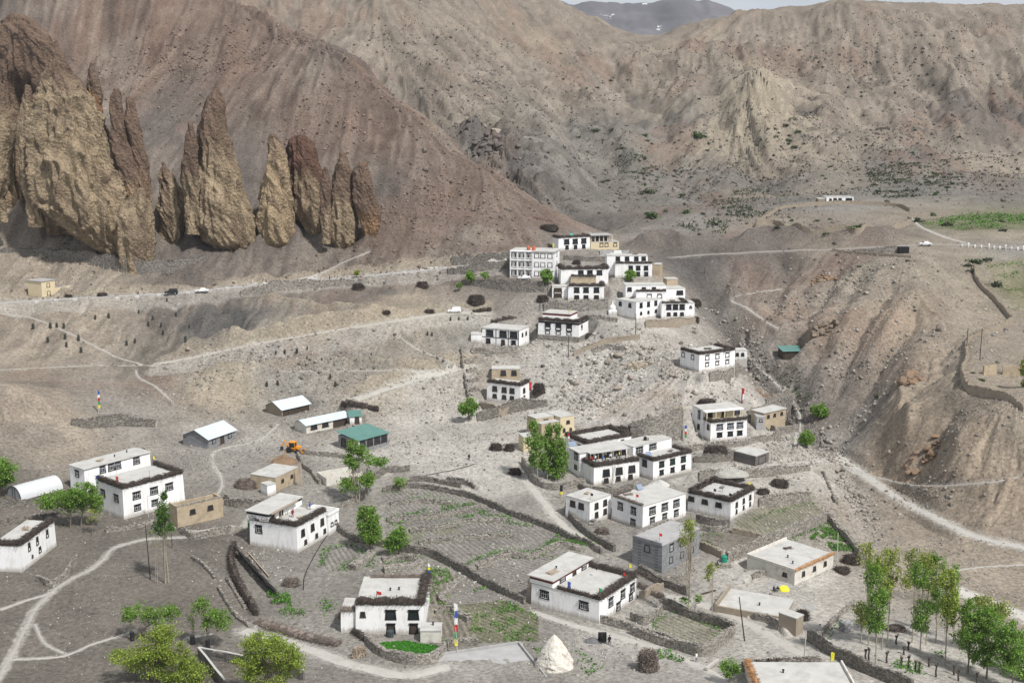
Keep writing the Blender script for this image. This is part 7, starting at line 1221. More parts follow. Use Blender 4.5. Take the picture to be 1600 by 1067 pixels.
# white rubble cone (weathered chorten)
P = hit(866, 1040); k = ppm(P); H = 52 / k; rb = 30 / k; th = np.linspace(0, 2 * PI, 60, endpoint=False); V = []; F = []; nz_ = 44
for j in range(nz_ + 1):
    t = j / nz_
    for a in th:
        r = rb * np.interp(t, [0, .12, .3, .36, .55, .8, .95, 1], [1.05, .98, .88, .82, .66, .36, .13, .03]); q = 1 + .13 * float(fbm(np.array([math.cos(a) * 3 + t * 2]), np.array([math.sin(a) * 3 + t * 7]), 4)[0]) + .05 * math.cos(a * 4); V.append((r * q * math.cos(a), r * q * math.sin(a), -.5 + (H + .5) * t))
for j in range(nz_):
    for i in range(60): F.append((j * 60 + i, j * 60 + (i + 1) % 60, (j + 1) * 60 + (i + 1) % 60, (j + 1) * 60 + i))
F.append(tuple(nz_ * 60 + i for i in range(60))); tag(mesh('old_chorten', V, F, mat('chalky_rubble', (.62, .59, .53), var=.14, scale=1.2, dark=(.36, .31, .25), dscale=1.4, damt=.75, bump=.9, bscale=3), None, loc=P), 'weathered white rubble cone by the bottom terrace', 'chorten')
# small white chorten
P = hit(957, 490); o = empty('chorten', P, 0, 'small white chorten at the left of the long white house', 'chorten'); mb = MB(); mb.box(-1.3, 1.3, -1.3, 1.3, -.6, 1.).box(-1., 1., -1., 1., 1., 1.35); mb.build('base', WHITE, o); mb = MB(); mb.lathe([(.8, 1.351), (.98, 1.8), (.9, 2.3), (.45, 2.75), (.3, 2.76), (.22, 3.3), (.05, 3.9)], 14); mb.build('dome', WHITE, o)
# greenhouse tunnel
def tunnel():
    A_, B_ = hits([(22, 778), (88, 757)]); d = B_ - A_; L = float(np.hypot(d[0], d[1])); rz = math.atan2(d[1], d[0]); r = 2.9; o = empty('greenhouse_tunnel', A_, rz, 'white plastic greenhouse tunnel at the left edge behind the trees', 'greenhouse'); V = []; F = []; n = 14; m_ = 16
    for i in range(m_ + 1):
        for j in range(n + 1): a = PI * j / n; rr = r * (1 + .012 * (i % 2)) ; V.append((L * i / m_, rr * math.cos(a), rr * math.sin(a) * .95))
    for i in range(m_):
        for j in range(n): a = i * (n + 1) + j; F.append((a, a + 1, a + n + 2, a + n + 1))
    PL = mat('greenhouse_film', (.72, .74, .76), rough=.35, var=.05, trans=.25); mesh('cover', V, F, PL, o, smooth=True)
    for x in (0, L):
        mb = MB(); c = [(x, r * math.cos(PI * j / n), r * .95 * math.sin(PI * j / n)) for j in range(n + 1)]
        for a, b in zip(c[:-1], c[1:]): mb.bar(a, b, .06)
        mb.bar((x, -r, 0), (x, r, 0), .06).bar((x, -.5, 0), (x, -.5, 2.7), .05).bar((x, .5, 0), (x, .5, 2.7), .05); mb.build('end_frame', METAL, o); mesh('end_cover', [(x + (.05 if x == 0 else -.05), q[1] * .98, q[2] * .98) for q in c], [tuple(range(n + 1))], mat('dull_film', (.33, .35, .36), rough=.4), o)
tunnel()
# ------------------------------------------------------------------ vehicles
TYRE = mat('tyre', (.02, .02, .02)); RIMM = mat('wheel_rim', (.4, .4, .42), rough=.4); LAMP = mat('headlight_glass', (.7, .7, .68), rough=.2)
def car(label, u, v, yaw, paint, kind='sedan', name='parked_car', ymin=142.):
    P = hit(u, v, ymin); o = empty(name, P + np.array([0, 0, .06]), math.radians(yaw), label, 'car'); L, W_ = 4.2, 1.7
    lo = [(-2.1, .35), (-2.12, .75), (-1.95, .88), (-.95, .95), (2.0, .92), (2.1, .7), (2.08, .35)] if kind == 'sedan' else [(-2.1, .4), (-2.12, .95), (-1.0, 1.05), (2.1, 1.05), (2.12, .4)]
    up = [(-1.0, .93), (-.45, 1.38), (.75, 1.42), (1.55, .92)] if kind == 'sedan' else [(-1.05, 1.03), (-.7, 1.75), (2.0, 1.78), (2.08, 1.04)]
    def prism(mb, prof, w, ins=0):
        n = len(prof); cx = sum(p[1] for p in prof) / n; V = [(x, -w / 2 + ins * (z > cx), z) for x, z in prof] + [(x, w / 2 - ins * (z > cx), z) for x, z in prof]; mb.add(V, [tuple(range(n)), tuple(range(2 * n - 1, n - 1, -1))] + [((k + 1) % n, k, n + k, n + (k + 1) % n) for k in range(n)])
    mb = MB(); prism(mb, lo, W_); prism(mb, [(x * .93 + .03, z + (.04 if z > 1.2 else 0)) for x, z in up], W_ * .9, .14); b = mb.build('body', paint, o)
    bv = b.modifiers.new('b', 'BEVEL'); bv.width = .07; bv.segments = 2
    mb = MB(); mid = .62; 
    def wq(x0, x1): 
        for s in (-1, 1): y = s * (W_ * .45 - .045); mb.add([(x0, y, 1.0 if kind == 'sedan' else 1.1), (x1, y, 1.0 if kind == 'sedan' else 1.1), (x1 - .05, y - s * .08, 1.33 if kind == 'sedan' else 1.62), (x0 + .25, y - s * .08, 1.33 if kind == 'sedan' else 1.62)], [(0, 1, 2, 3)])
    if kind == 'sedan': wq(-.75, .15); wq(.25, 1.15)
    else: wq(-.75, .05); wq(.2, .95); wq(1.1, 1.9)
    mb.build('side_windows', GLASS, o)
    zb, zt2, x0, x1 = (.98, 1.38, -1.0, -.52) if kind == 'sedan' else (1.08, 1.68, -1.06, -.78)
    mesh('windscreen', [(x0 - .03, -.68, zb), (x0 - .03, .68, zb), (x1 - .03, .6, zt2), (x1 - .03, -.6, zt2)], [(0, 1, 2, 3)], GLASS, o)
    for x in (-1.35, 1.3):
        for s in (-1, 1):
            def wl(r0, r1, w, nm, m_, par):
                V = []; n = 16
                for yy in (-w / 2, w / 2):
                    for k in range(n): a = 2 * PI * k / n; V.append((x + r1 * math.cos(a), s * .78 + yy, .33 + r1 * math.sin(a)))
                return mesh(nm, V, [(k, (k + 1) % n, n + (k + 1) % n, n + k) for k in range(n)] + [tuple(range(n))[::-1], tuple(range(n, 2 * n))], m_, par)
            t_ = wl(0, .34, .22, 'wheel', TYRE, o); wl(0, .2, .25, 'rim', RIMM, t_)
    for s in (-1, 1): MB().box(-2.15, -2.05, s * .6 - .15, s * .6 + .15, .62, .78).build('headlight', LAMP, o)
    return o
CW = mat('white_car_paint', (.72, .72, .72), rough=.3, var=.02, spec=.5); CB = mat('black_car_paint', (.02, .022, .025), rough=.25, var=.02, spec=.5)
car('white car driving on the paved road at upper left', 316, 457, 8, CW); car('black car with open look ahead of the white one on the paved road', 268, 460, 8, CB, 'van'); car('white off road car parked at the road end left of the village', 710, 489, 2, CW, 'van'); car('white car parked at the foot of the guesthouse', 819, 437, 4, CW); car('white jeep parked on the terrace below the top houses', 962, 400, 0, CW, 'van'); car('white car on the paved road at the far right', 1446, 384, -8, CW, ymin=300)
def rock_obj(P, s, label, cat='boulder', group=None, m=ROCK, name='boulder', sz=.7, seed=0, n=2):
    import bmesh; bm = bmesh.new(); bmesh.ops.create_icosphere(bm, subdivisions=n, radius=1); rs_ = np.random.RandomState(seed)
    pl = rs_.normal(size=(9, 3)); pl /= np.linalg.norm(pl, axis=1, keepdims=True); dd = rs_.uniform(.5, .85, 9)
    for v in bm.verts:
        for a, b in zip(pl, dd):
            k = v.co.dot(Vector(a))
            if k > b: v.co -= Vector(a) * (k - b)
        v.co *= 1 + rs_.uniform(-.04, .04)
        v.co = Vector((v.co.x * s, v.co.y * s * .85, v.co.z * s * sz))
    me = bpy.data.meshes.new(name); bm.to_mesh(me); bm.free(); me.materials.append(m); o = bpy.data.objects.new(name, me); COL.objects.link(o); o.location = [float(q) for q in P]; o.rotation_euler = (0, 0, rs_.uniform(0, 6)); return tag(o, label, cat, group)
# backhoe
def digger():
    P = hit(459, 706); o = empty('backhoe_digger', P, math.radians(-14), 'yellow backhoe digger working beside the fresh dirt heap', 'digger'); YL = mat('digger_yellow', (.75, .30, .02), rough=.4, var=.06); k = 'bar'
    MB().box(-1.6, 1.7, -.45, .45, .6, 1.15).box(.7, 1.9, -.55, .55, 1.1, 1.6).build('chassis', YL, o)
    MB().box(-1.0, .6, -.75, .75, 2.55, 2.72).box(-1., .6, -.75, .75, 1.1, 1.3).bar((-1, -.7, 1.2), (-1, -.7, 2.6), .06).bar((.6, -.7, 1.2), (.5, -.7, 2.6), .06).bar((-1, .7, 1.2), (-1, .7, 2.6), .06).bar((.6, .7, 1.2), (.5, .7, 2.6), .06).build('cab', YL, o)
    MB().box(-.93, .52, -.66, .66, 1.31, 2.54).build('cab_glass', GLASS, o)
    for x, r in ((-.9, .75), (1.35, .5)):
        for s in (-1, 1):
            mb = MB(); V = []; n = 18
            for yy in (-.2, .2):
                for q in range(n): a = 2 * PI * q / n; V.append((x + r * math.cos(a), s * .95 + yy, r + r * math.sin(a)))
            mesh('wheel', V, [(q, (q + 1) % n, n + (q + 1) % n, n + q) for q in range(n)] + [tuple(range(n))[::-1], tuple(range(n, 2 * n))], TYRE, o)
    MB().bar((1., -.6, 1.3), (2.6, -.6, .5), .1).bar((1., .6, 1.3), (2.6, .6, .5), .1).build('loader_arm', YL, o); MB().add([(2.5, -1.1, .15), (2.5, 1.1, .15), (2.5, 1.1, 1.), (2.5, -1.1, 1.), (3.3, -1.1, .15), (3.3, 1.1, .15)], [(0, 1, 2, 3), (0, 4, 5, 1), (0, 3, 4), (1, 5, 2)]).build('loader_bucket', YL, o)
    MB().bar((-1.6, 0, 1.1), (-2.5, 0, 2.9), .16).build('boom', YL, o); MB().bar((-2.5, 0, 2.9), (-3.2, 0, 1.2), .12).build('dipper', YL, o); MB().box(-3.6, -2.9, -.35, .35, .5, 1.2, t=.1).build('digging_bucket', METAL, o); MB().bar((-1.5, -1., .9), (-1.7, -1.2, .05), .1).bar((-1.5, 1., .9), (-1.7, 1.2, .05), .1).build('stabiliser', YL, o)
digger()
# ------------------------------------------------------------------ people
def person(label, P, yaw=0, top='black', legs='grey', sit=False, s=1., group=None):
    o = empty('person', P, math.radians(yaw), label, 'person', group)
    if sit: J = dict(hip=(0, 0, .22), chest=(0, .05, .62), neck=(0, .02, .78), head=(0, -.02, .9), kl=(.13, -.4, .45), kr=(-.13, -.4, .45), fl=(.13, -.5, .06), fr=(-.13, -.5, .06), sl=(.19, .03, .7), sr=(-.19, .03, .7), el=(.26, -.15, .5), er=(-.26, -.15, .5), hl=(.15, -.38, .5), hr=(-.15, -.38, .5))
    else: J = dict(hip=(0, 0, .92), chest=(0, .0, 1.28), neck=(0, 0, 1.48), head=(0, -.02, 1.6), kl=(.11, -.04, .49), kr=(-.11, .05, .49), fl=(.12, -.06, .06), fr=(-.12, .12, .06), sl=(.2, 0, 1.4), sr=(-.2, 0, 1.4), el=(.27, .03, 1.12), er=(-.27, .02, 1.12), hl=(.26, -.1, .88), hr=(-.26, -.1, .88))
    K = list(J); V = [Vector(J[k]) for k in K]; E_ = [('hip', 'chest'), ('chest', 'neck'), ('neck', 'head'), ('hip', 'kl'), ('kl', 'fl'), ('hip', 'kr'), ('kr', 'fr'), ('chest', 'sl'), ('sl', 'el'), ('el', 'hl'), ('chest', 'sr'), ('sr', 'er'), ('er', 'hr')]; rad = dict(hip=.14, chest=.15, neck=.06, head=.055, kl=.07, kr=.07, fl=.05, fr=.05, sl=.07, sr=.07, el=.05, er=.05, hl=.03, hr=.03)
    E2 = [(K.index(a), K.index(b)) for a, b in E_]; R2 = [rad[k] for k in K]
    for hnd in ('hl', 'hr'):
        b = K.index(hnd)
        for q in range(5): V.append(V[b] + Vector(((q - 2) * .018, -.03, -.085 + .008 * abs(q - 2)))); E2.append((b, len(V) - 1)); R2.append(.009)
    for ft, in (('fl',), ('fr',)): b = K.index(ft); V.append(V[b] + Vector((0, -.16, -.02))); E2.append((b, len(V) - 1)); R2.append(.04)
    me = bpy.data.meshes.new('body'); me.from_pydata([v * s for v in V], E2, []); b = bpy.data.objects.new('body', me); COL.objects.link(b); b.parent = o; sk = b.modifiers.new('s', 'SKIN')
    for i, r in enumerate(R2): me.skin_vertices[0].data[i].radius = (r * s, r * s)
    me.skin_vertices[0].data[0].use_root = True; b.modifiers.new('u', 'SUBSURF').levels = 1; me.materials.append(CLOTH[legs])
    hp = J['head']; mb = MB(); mb.lathe([(.03, 0), (.075, .02), (.09, .09), (.085, .15), (.05, .2), (.01, .215)], 12, 0, (0, 0)); mb.box(-.015, .015, -.11, -.08, .08, .12); mb.v = [(x * s + hp[0] * s, y * s + hp[1] * s, z * s + (hp[2] - .04) * s) for x, y, z in mb.v]; mb.build('head', SKIN, o, smooth=True)
    mb = MB(); mb.lathe([(.096, .10), (.1, .15), (.07, .215), (.01, .24)], 12); mb.v = [(x * s + hp[0] * s, (y + .012) * s + hp[1] * s, z * s + (hp[2] - .04) * s) for x, y, z in mb.v]; mb.build('hair', HAIR, o)
    c = J['chest']; hpz = J['hip'][2]; mb = MB(); mb.lathe([(.17, hpz - .08), (.175, hpz + .05), (.17, hpz + .2), (.2, c[2] + .06), (.17, c[2] + .14), (.07, c[2] + .2)], 12); mb.v = [(x * 1.08 * s, (y * .78 + (c[1]) * (z - hpz) / (c[2] - hpz)) * s, z * s) for x, y, z in mb.v]
    for a, b2_ in (('sl', 'el'), ('sr', 'er'), ('el', 'hl'), ('er', 'hr')): p, q = Vector(J[a]) * s, Vector(J[b2_]) * s; mb.bar(p, p + (q - p) * (1. if a[0] == 's' else .8), .075 * s, 0, 8, .058 * s)
    mb.build('jacket', CLOTH[top], o, smooth=True); return o
person('person in dark clothes walking on the dusty flat in mid village', hit(733, 719), 30, 'black', 'black'); person('worker in dark clothes standing beside the dark sand heap', hit(952, 1007), 200, 'black', 'black'); person('worker bending by the black board, dark clothes, by the sand heap', hit(940, 1005), 90, 'black', 'black'); person('person in pale shirt walking on the lane below the walled plot', hit(1088, 1034), 60, 'white', 'grey')
person('left one of two dark dressed people sitting by the yellow tarp', hit(1209, 923), 20, 'black', 'black', True); person('right one of two dark dressed people sitting by the yellow tarp', hit(1215, 923), -20, 'black', 'grey', True)
F_ = HS['F']; person('person in maroon robe on the terrace of the veranda house', hw(F_, F_['W'] * .42, F_['D'] * .35, F_['h'] + .2), 30, 'maroon', 'maroon'); person('person in blue by the black pots on the veranda house terrace', hw(F_, F_['W'] * .92, F_['D'] * .3, F_['h'] + .2), 60, 'blue', 'grey')
K = HS['K2']; cl = [('red', 'person in red'), ('white', 'person in white'), ('blue', 'person in blue'), ('black', 'person in black'), ('white', 'second person in white'), ('grey', 'person in grey'), ('yellow', 'person in yellow'), ('maroon', 'person in maroon')]
for i, (c, lb) in enumerate(cl): person(lb + ' in the crowd on the balcony of the cluster house', hw(K, 1.2 + i * (K['W'] - 2) / 8, 3.2 + .5 * math.sin(i * 2.3), K['h'] + .2), 200 + 40 * i, c, 'black', group='people on the balcony')
person('tiny dark walker on the paved road', hit(416, 444), 90, 'black', 'black'); person('tiny walker at the bend of the paved road', hit(515, 438), 90, 'maroon', 'black')
tag(MB().box(-.7, .7, -.3, .3, 0, 1.6).bar((-.6, -.3, 0), (-.6, -.3, 2.), .04).bar((.6, -.3, 0), (.6, -.3, 2.), .04).build('sand_screen', BLACK, None, loc=hit(941, 1002)), 'black board screen standing beside the workers', 'screen')
P = hit(1320, 988); o = empty('block_stack', P, .4, 'neat stack of dark grey blocks right of the grove wall', 'block stack', None)
for i in range(3):
    for j in range(4):
        for k in range(3): MB().box(i * .62, i * .62 + .57, j * .42, j * .42 + .38, k * .5, k * .5 + .46).build('block', GREYST if (i + j + k) % 2 else CONC, o)
# leaning poles
def lean_poles(label, u, v, vt, n, spread):
    P = hit(u, v); H = P[1] * tanv(vt) - P[2]; mb = MB()
    for i in range(n): mb.bar((i * spread, 0, 0), (i * spread * .4 + .4, 1.2, H * R.uniform(.85, 1.05)), .06, 0, 5)
    tag(mb.build('leaning_poles', WOOD, None, loc=P), label, 'poles')
lean_poles('pale poles leaning on the tan mud house', 464, 759, 722, 6, .25); lean_poles('bundle of poles leaning on the near white house corner', 822, 940, 908, 7, .3)
# planks and beams
def beam(label, a, b, r=.12, m=WOODD, z=.15, name='beam'):
    A_, B_ = hit(*a), hit(*b); tag(MB().bar((A_[0], A_[1], A_[2] + z), (B_[0], B_[1], B_[2] + z), r).build(name, m), label, 'beam')
beam('long dark beam lying beside the bottom terrace', (716, 1018), (800, 1008)); beam('white beam on the ground by the lower wall', (1103, 1048), (1122, 1034), .3, WHITE, .4); beam('brown planks lying in the yard by the tall slender poplar', (1095, 929), (1118, 923), .15, WOODD); beam('pale dead trunk lying across the garden slope', (388, 865), (420, 902), .15, WOOD, .3); beam('pale dead branch crossing the lying trunk', (380, 878), (395, 862), .08, WOOD, .4)
# wires, hose
def cable(label, pts, r, m, z, name='hose'):
    Q = resample(hits(pts), 1.); mb = MB()
    for a, b in zip(Q[:-1], Q[1:]): mb.bar((a[0], a[1], zt(a[0], a[1]) + z), (b[0], b[1], zt(b[0], b[1]) + z), r, 0, 5)
    tag(mb.build(name, m), label, 'hose')
cable('black hose winding down the lane by the veranda house', [(525, 815), (510, 838), (490, 870), (476, 900), (474, 922)], .09, TYRE, .08); cable('black hose crossing the dusty flat', [(640, 747), (690, 738), (715, 733), (745, 725)], .09, TYRE, .08)
# ------------------------------------------------------------------ sapling guards on the slopes
GUARD = mat('guard_mesh', (.045, .05, .04), var=.3)
gm = MB(); gm.lathe([(.42, 0), (.42, 1.)], 9)
for i in range(9): a = 2 * PI * i / 9; gm.bar((.42 * math.cos(a), .42 * math.sin(a), 0), (.46 * math.cos(a), .46 * math.sin(a), 1.6), .04, 0, 3)
gp = leaves(NR.normal(size=(60, 3)) * [.16, .16, .3] + [0, 0, .9], .16); gm.add(gp[0].tolist(), gp[1].tolist()); proto_g = gm.build('sapling_guard', GUARD); first = True
for (u, v, px) in [(52, 514, 9), (79, 513, 9), (89, 512, 8), (100, 513, 8), (75, 535, 9), (102, 530, 9), (123, 532, 9), (104, 542, 8), (127, 551, 9), (149, 499, 7), (170, 497, 8), (198, 540, 8), (211, 536, 7), (217, 490, 6), (239, 500, 7), (232, 510, 8), (252, 511, 7), (255, 523, 7), (275, 495, 7), (296, 513, 6), (290, 534, 9), (261, 471, 5), (431, 554, 6), (445, 553, 7), (464, 552, 8), (480, 546, 5), (417, 604, 8), (434, 602, 8), (516, 592, 7), (524, 604, 8), (704, 501, 6), (717, 500, 5), (731, 500, 6), (668, 524, 6), (675, 525, 6), (580, 555, 4), (503, 563, 4), (450, 560, 4), (480, 561, 4)]:
    P = hit(u, v); o = proto_g if first else proto_g.copy()
    if not first: COL.objects.link(o)
    first = False; s = px * 1.05 / ppm(P) / 1.6; o.location = P; o.scale = (s * .75, s * .75, s); tag(o, 'dark wire guard round a sapling on the bare slope', 'tree guard', 'sapling guards on the bare left slopes')
# white kerb stones along the paved roads, guard posts
kb = MB().box(-.7, .7, -.2, .2, -.2, .75, t=.05).build('road_marker', WHITE); first = True
for u, v in [(58, 474), (88, 471), (117, 470), (184, 468), (214, 466), (248, 463), (294, 459), (355, 452), (414, 445), (633, 428), (660, 424), (674, 421), (682, 420)]:
    o = kb if first else kb.copy()
    if not first: COL.objects.link(o)
    first = False; o.location = hit(u, v); tag(o, 'low white marker block on the outer edge of the upper left road', 'road marker', 'white marker blocks along the upper left road')
gpp = MB().box(-.25, .25, -.25, .25, -.5, 1.3, t=.02).build('guard_post', WHITE); first = True
for i, u in enumerate([1503, 1513, 1523, 1533, 1545, 1553, 1562, 1571, 1580, 1590, 1599]):
    o = gpp if first else gpp.copy()
    if not first: COL.objects.link(o)
    first = False; o.location = hit(u, 386 + i * .55); o.scale = (1, 1, 1.25 if i % 3 == 1 else .8); tag(o, 'white concrete guard post along the right road', 'guard post', 'white guard posts along the right road')
# pipe mouth under right road
tag(MB().box(-1.7, 1.7, -.3, 1.5, -.2, 2.2).build('culvert', BLACK, None, loc=hit(1412, 396)), 'dark square culvert mouth under the right road', 'culvert')
# ------------------------------------------------------------------ boulders and loose stones
for u, v, px, sz, lb in [(1471, 516, 20, 1.2, 'big dark boulder balanced on the right slope, pale top'), (1354, 459, 12, .5, 'flat ledge rock high on the right slope'), (1278, 463, 12, .5, 'flat pale rock left on the upper right slope'), (1345, 505 - 50, 8, .6, 'small rock beside the flat ledge rock'), (967, 556, 20, .45, 'broad flat outcrop on the slope below the upper houses'), (950, 566, 16, .6, 'flat rock left under the broad outcrop'), (1008, 545, 9, .8, 'pale round boulder right of the broad outcrop'), (985, 592, 14, .7, 'pale split boulder in the rock slope, middle'), (965, 607, 18, .5, 'pale slab among the rock slope rubble'), (900, 601, 14, .6, 'grey slab high in the rubble'), (880, 611, 12, .6, 'pale slab low left in the rubble'), (1075, 611, 9, .8, 'brown boulder above the balcony house'), (1054, 618, 10, .7, 'tan boulder left above the balcony house'), (293, 546, 12, .6, 'pale rounded boulder on the left slope'), (1389, 708, 10, 1., 'rock knob at the foot of the red bluff'), (1420, 480, 7, .6, 'small pale boulder on the right slope'), (1132, 503, 8, .7, 'grey boulder in the gully above the path'), (680, 20 + 400, 7, .8, 'pale boulder at the roadside above the stone wall')]:
    P = hit(u, v); s = px / ppm(P) / 2; rock_obj(P + np.array([0, 0, s * sz * .35]), s, lb, seed=int(u), sz=sz)
def outcrop(label, u, v, wpx, hpx, seed, col=(.26, .2, .15)):
    import bmesh
    m = mat('outcrop_%d' % int(col[0] * 100), col, var=.25, dark=tuple(c * .5 for c in col), damt=.7, bump=1.); P = hit(u, v); k = ppm(P); rs_ = np.random.RandomState(seed); bm = bmesh.new(); W = wpx / k; H = hpx / k
    for i in range(30):
        ox, oy = rs_.uniform(-.55, .55) * W, rs_.uniform(-.2, .9) * H; s = rs_.uniform(.15, .5) * H * .6; z = zt(P[0] + ox, P[1] + oy) - P[2]
        M = Matrix.Translation((ox, oy, z + s * .15)) @ Matrix.Rotation(rs_.uniform(0, 3), 4, 'Z') @ Matrix.Rotation(rs_.uniform(-.5, .5), 4, 'X') @ Matrix.Diagonal((s * 1.5, s, s * .8, 1)); pl = rs_.normal(size=(7, 3)); pl /= np.linalg.norm(pl, axis=1, keepdims=True)
        r = bmesh.ops.create_icosphere(bm, subdivisions=2, radius=1)
        for vv in r['verts']:
            for p_ in pl:
                q = vv.co.dot(Vector(p_))
                if q > .55: vv.co -= Vector(p_) * (q - .55)
            vv.co = M @ vv.co
    me = bpy.data.meshes.new('rock_outcrop'); bm.to_mesh(me); bm.free(); me.materials.append(m); o = bpy.data.objects.new('rock_outcrop', me); COL.objects.link(o); o.location = [float(q) for q in P]; tag(o, label, 'rock outcrop')
for lb, h_, x, y, mm, kk in [('stacked firewood on the back slab of the near white house', 'E', 3, .82, WOOD, 1.), ('bundle of sticks on the wide pale flat roof', 'H18', 3, .8, BRUSH2, .8), ('stick bundle on the green framed house roof', 'K3', 9, .6, BRUSH2, .7), ('firewood on the small square house roof', 'H17', 4, .6, WOOD, .6), ('spread of sticks on the worn farm roof', 'Q34', 9, .7, BRUSH2, .7), ('firewood on the roof of the corner house', 'G', 9, .6, WOOD, .9), ('wood bundle on the long grey roof', 'A2', 6, .5, WOOD, .7), ('dark bundle on the perched house roof', 'V21', 7, .6, BRUSH, .8), ('dark bundle on the long three window roof', 'U8', 5, .7, BRUSH, 1.), ('bundle on the corner house roof of the upper row', 'U9', 4, .5, BRUSH2, .7), ('bundle on the stepped house upper roof', 'U5', 7, 1.7, BRUSH2, .7), ('firewood on the veranda house roof', 'F', 5, .2, WOOD, .7)]:
    K = HS[h_]; mb = MB(); rr = R
    for i in range(34): yy = R.uniform(-.7, .7); zz = R.uniform(.03, .42) * (1 - abs(yy)); a_ = R.uniform(-.25, .25); mb.bar((-1.1 * kk, yy * kk - a_, zz), (1.1 * kk + R.uniform(-.3, .3), yy * kk + a_, zz + .02), .045, 0, 5)
    zt3 = K['h'] + (1.68 if h_ == 'E' else 2.3 if h_ == 'U5' else .19); o = mb.build('firewood', mm, None, loc=hw(K, x, y * K['D'], zt3)); o.rotation_euler = (0, 0, K['phi'] + R.uniform(-.5, .5)); tag(o, lb, 'firewood')
for a in [('reddish crumbling outcrop at the foot of the right bluff', 1435, 735, 60, 26, 1, (.24, .165, .11)), ('brown outcrop above the pillared balcony house', 1195, 620, 32, 14, 2, (.24, .18, .13)), ('orange brown rock band on the upper right slope', 1290, 438, 40, 15, 3, (.25, .17, .11)), ('dark outcrop in the right slope gully', 1290, 520, 34, 20, 4, (.2, .16, .12)), ('outcrop of tan rock above the gully shelter', 1210, 495, 26, 12, 5, (.2, .165, .13)), ('craggy brown cliff band at the rim of the bluff', 1425, 600, 20, 40, 6, (.24, .18, .13)), ('pale crag in the rubble slope, upper middle', 1000, 575, 36, 16, 7, (.34, .29, .22)), ('dark red crag at the crest of the red ridge', 850, 345, 30, 8, 8, (.16, .1, .08)), ('dark crag in the rocky ravine behind the ridge', 760, 235, 40, 24, 9, (.13, .11, .1))]: outcrop(*a)
def stones(name, label, regs, m, seed=1, group=None):
    rs_ = np.random.RandomState(seed); C_ = []; S_ = []
    for (uc, vc, ru, rv, n, s0, s1) in regs:
        P = at(uc, vc, hit(uc, vc)[1]); Yh = hit(uc, min(1060, vc + rv))[1]; Yl = hit(uc, max(40, vc - rv))[1]; k = ppm(P); x = P[0] + rs_.normal(size=n) * ru / k * .6; y = (Yh + Yl) / 2 + rs_.normal(size=n) * abs(Yl - Yh) * .33; keep = fbm(x / 9 + seed, y / 9, 3) + rs_.uniform(-.4, .4, n) > -.1; x, y = x[keep], y[keep]
        s = s0 * (rs_.pareto(2.2, len(x)) + 1); s = np.minimum(s, s1); z = zt(x, y); C_.append(np.stack([x, y, z + s * .15], 1)); S_.append(s)
    Cn = np.concatenate(C_); s = np.concatenate(S_); n = len(s); base = np.array([(-1, -1, -1), (1, -1, -1), (1, 1, -1), (-1, 1, -1), (-.7, -.7, 1), (.7, -.7, 1), (.7, .7, 1), (-.7, .7, 1)], float)
    q = base[None] * rs_.uniform(.55, 1.15, (n, 8, 3)) * (s * .5)[:, None, None] * np.array([1, .8, .62]); a = rs_.uniform(0, 6.28, n); c, sn = np.cos(a)[:, None], np.sin(a)[:, None]; V = np.stack([q[..., 0] * c - q[..., 1] * sn, q[..., 0] * sn + q[..., 1] * c, q[..., 2] + q[..., 0] * rs_.uniform(-.4, .4, (n, 1))], -1) + Cn[:, None]
    F = np.array([(0, 3, 2, 1), (4, 5, 6, 7), (0, 1, 5, 4), (1, 2, 6, 5), (2, 3, 7, 6), (3, 0, 4, 7)])[None] + (np.arange(n) * 8)[:, None, None]
    tag(mesh(name, V.reshape(-1, 3), F.reshape(-1, 4), m), label, 'stones', kind='stuff')
SM = mat('loose_stone', (.25, .23, .205), var=.15, island=.5, scale=.5); SM2 = mat('loose_stone_brown', (.165, .122, .098), var=.2, island=.5, scale=.5); SM3 = mat('loose_stone_pale', (.36, .345, .31), var=.1, island=.35, scale=.5)
stones('loose_stones', 'loose grey stones littering the village ground', [(950, 590, 130, 50, 5200, .2, 1.5), (1050, 620, 60, 40, 1800, .2, 1.6), (850, 530, 130, 40, 1800, .2, 1.), (500, 600, 260, 60, 4200, .2, 1.1), (250, 740, 230, 60, 4200, .15, .7), (450, 680, 200, 60, 3200, .15, .6), (700, 690, 130, 50, 2400, .15, .7), (1200, 700, 80, 50, 2500, .15, .9), (1150, 520, 80, 50, 2200, .2, 1.4), (200, 960, 260, 90, 3800, .08, .35), (1000, 950, 300, 110, 5000, .1, .5), (620, 980, 240, 80, 2600, .1, .45), (1300, 760, 60, 60, 2000, .15, .8), (1450, 900, 150, 90, 3000, .12, .6), (380, 560, 120, 40, 1400, .2, .8), (1270, 660, 14, 50, 900, .3, 1.6), (1312, 750, 12, 50, 900, .3, 1.3), (1180, 560, 16, 40, 500, .3, 1.6), (1320, 600, 110, 70, 2600, .2, 1.1), (1400, 520, 160, 90, 3600, .2, 1.3), (1480, 720, 120, 60, 2200, .18, 1.), (1300, 440, 130, 30, 1400, .25, 1.2)], SM, 3)
stones('loose_stones', 'pale stones among the rubble slope and field lips', [(960, 600, 110, 40, 1500, .25, 1.5), (720, 880, 120, 60, 1500, .15, .6), (200, 880, 200, 70, 200, .15, .4), (420, 860, 60, 40, 700, .15, .6), (900, 1030, 120, 40, 700, .12, .5), (1250, 800, 90, 40, 900, .15, .7)], SM3, 4)
stones('loose_stones', 'brown stones and scree blocks on the red slopes', [(350, 60, 260, 60, 6500, .25, 1.6), (560, 180, 130, 70, 4200, .25, 1.5), (680, 330, 120, 60, 4200, .22, 1.4), (250, 160, 180, 80, 2800, .22, 1.3), (560, 420, 200, 30, 1400, .25, .9), (150, 430, 200, 40, 1400, .25, 1.)], SM2, 5)
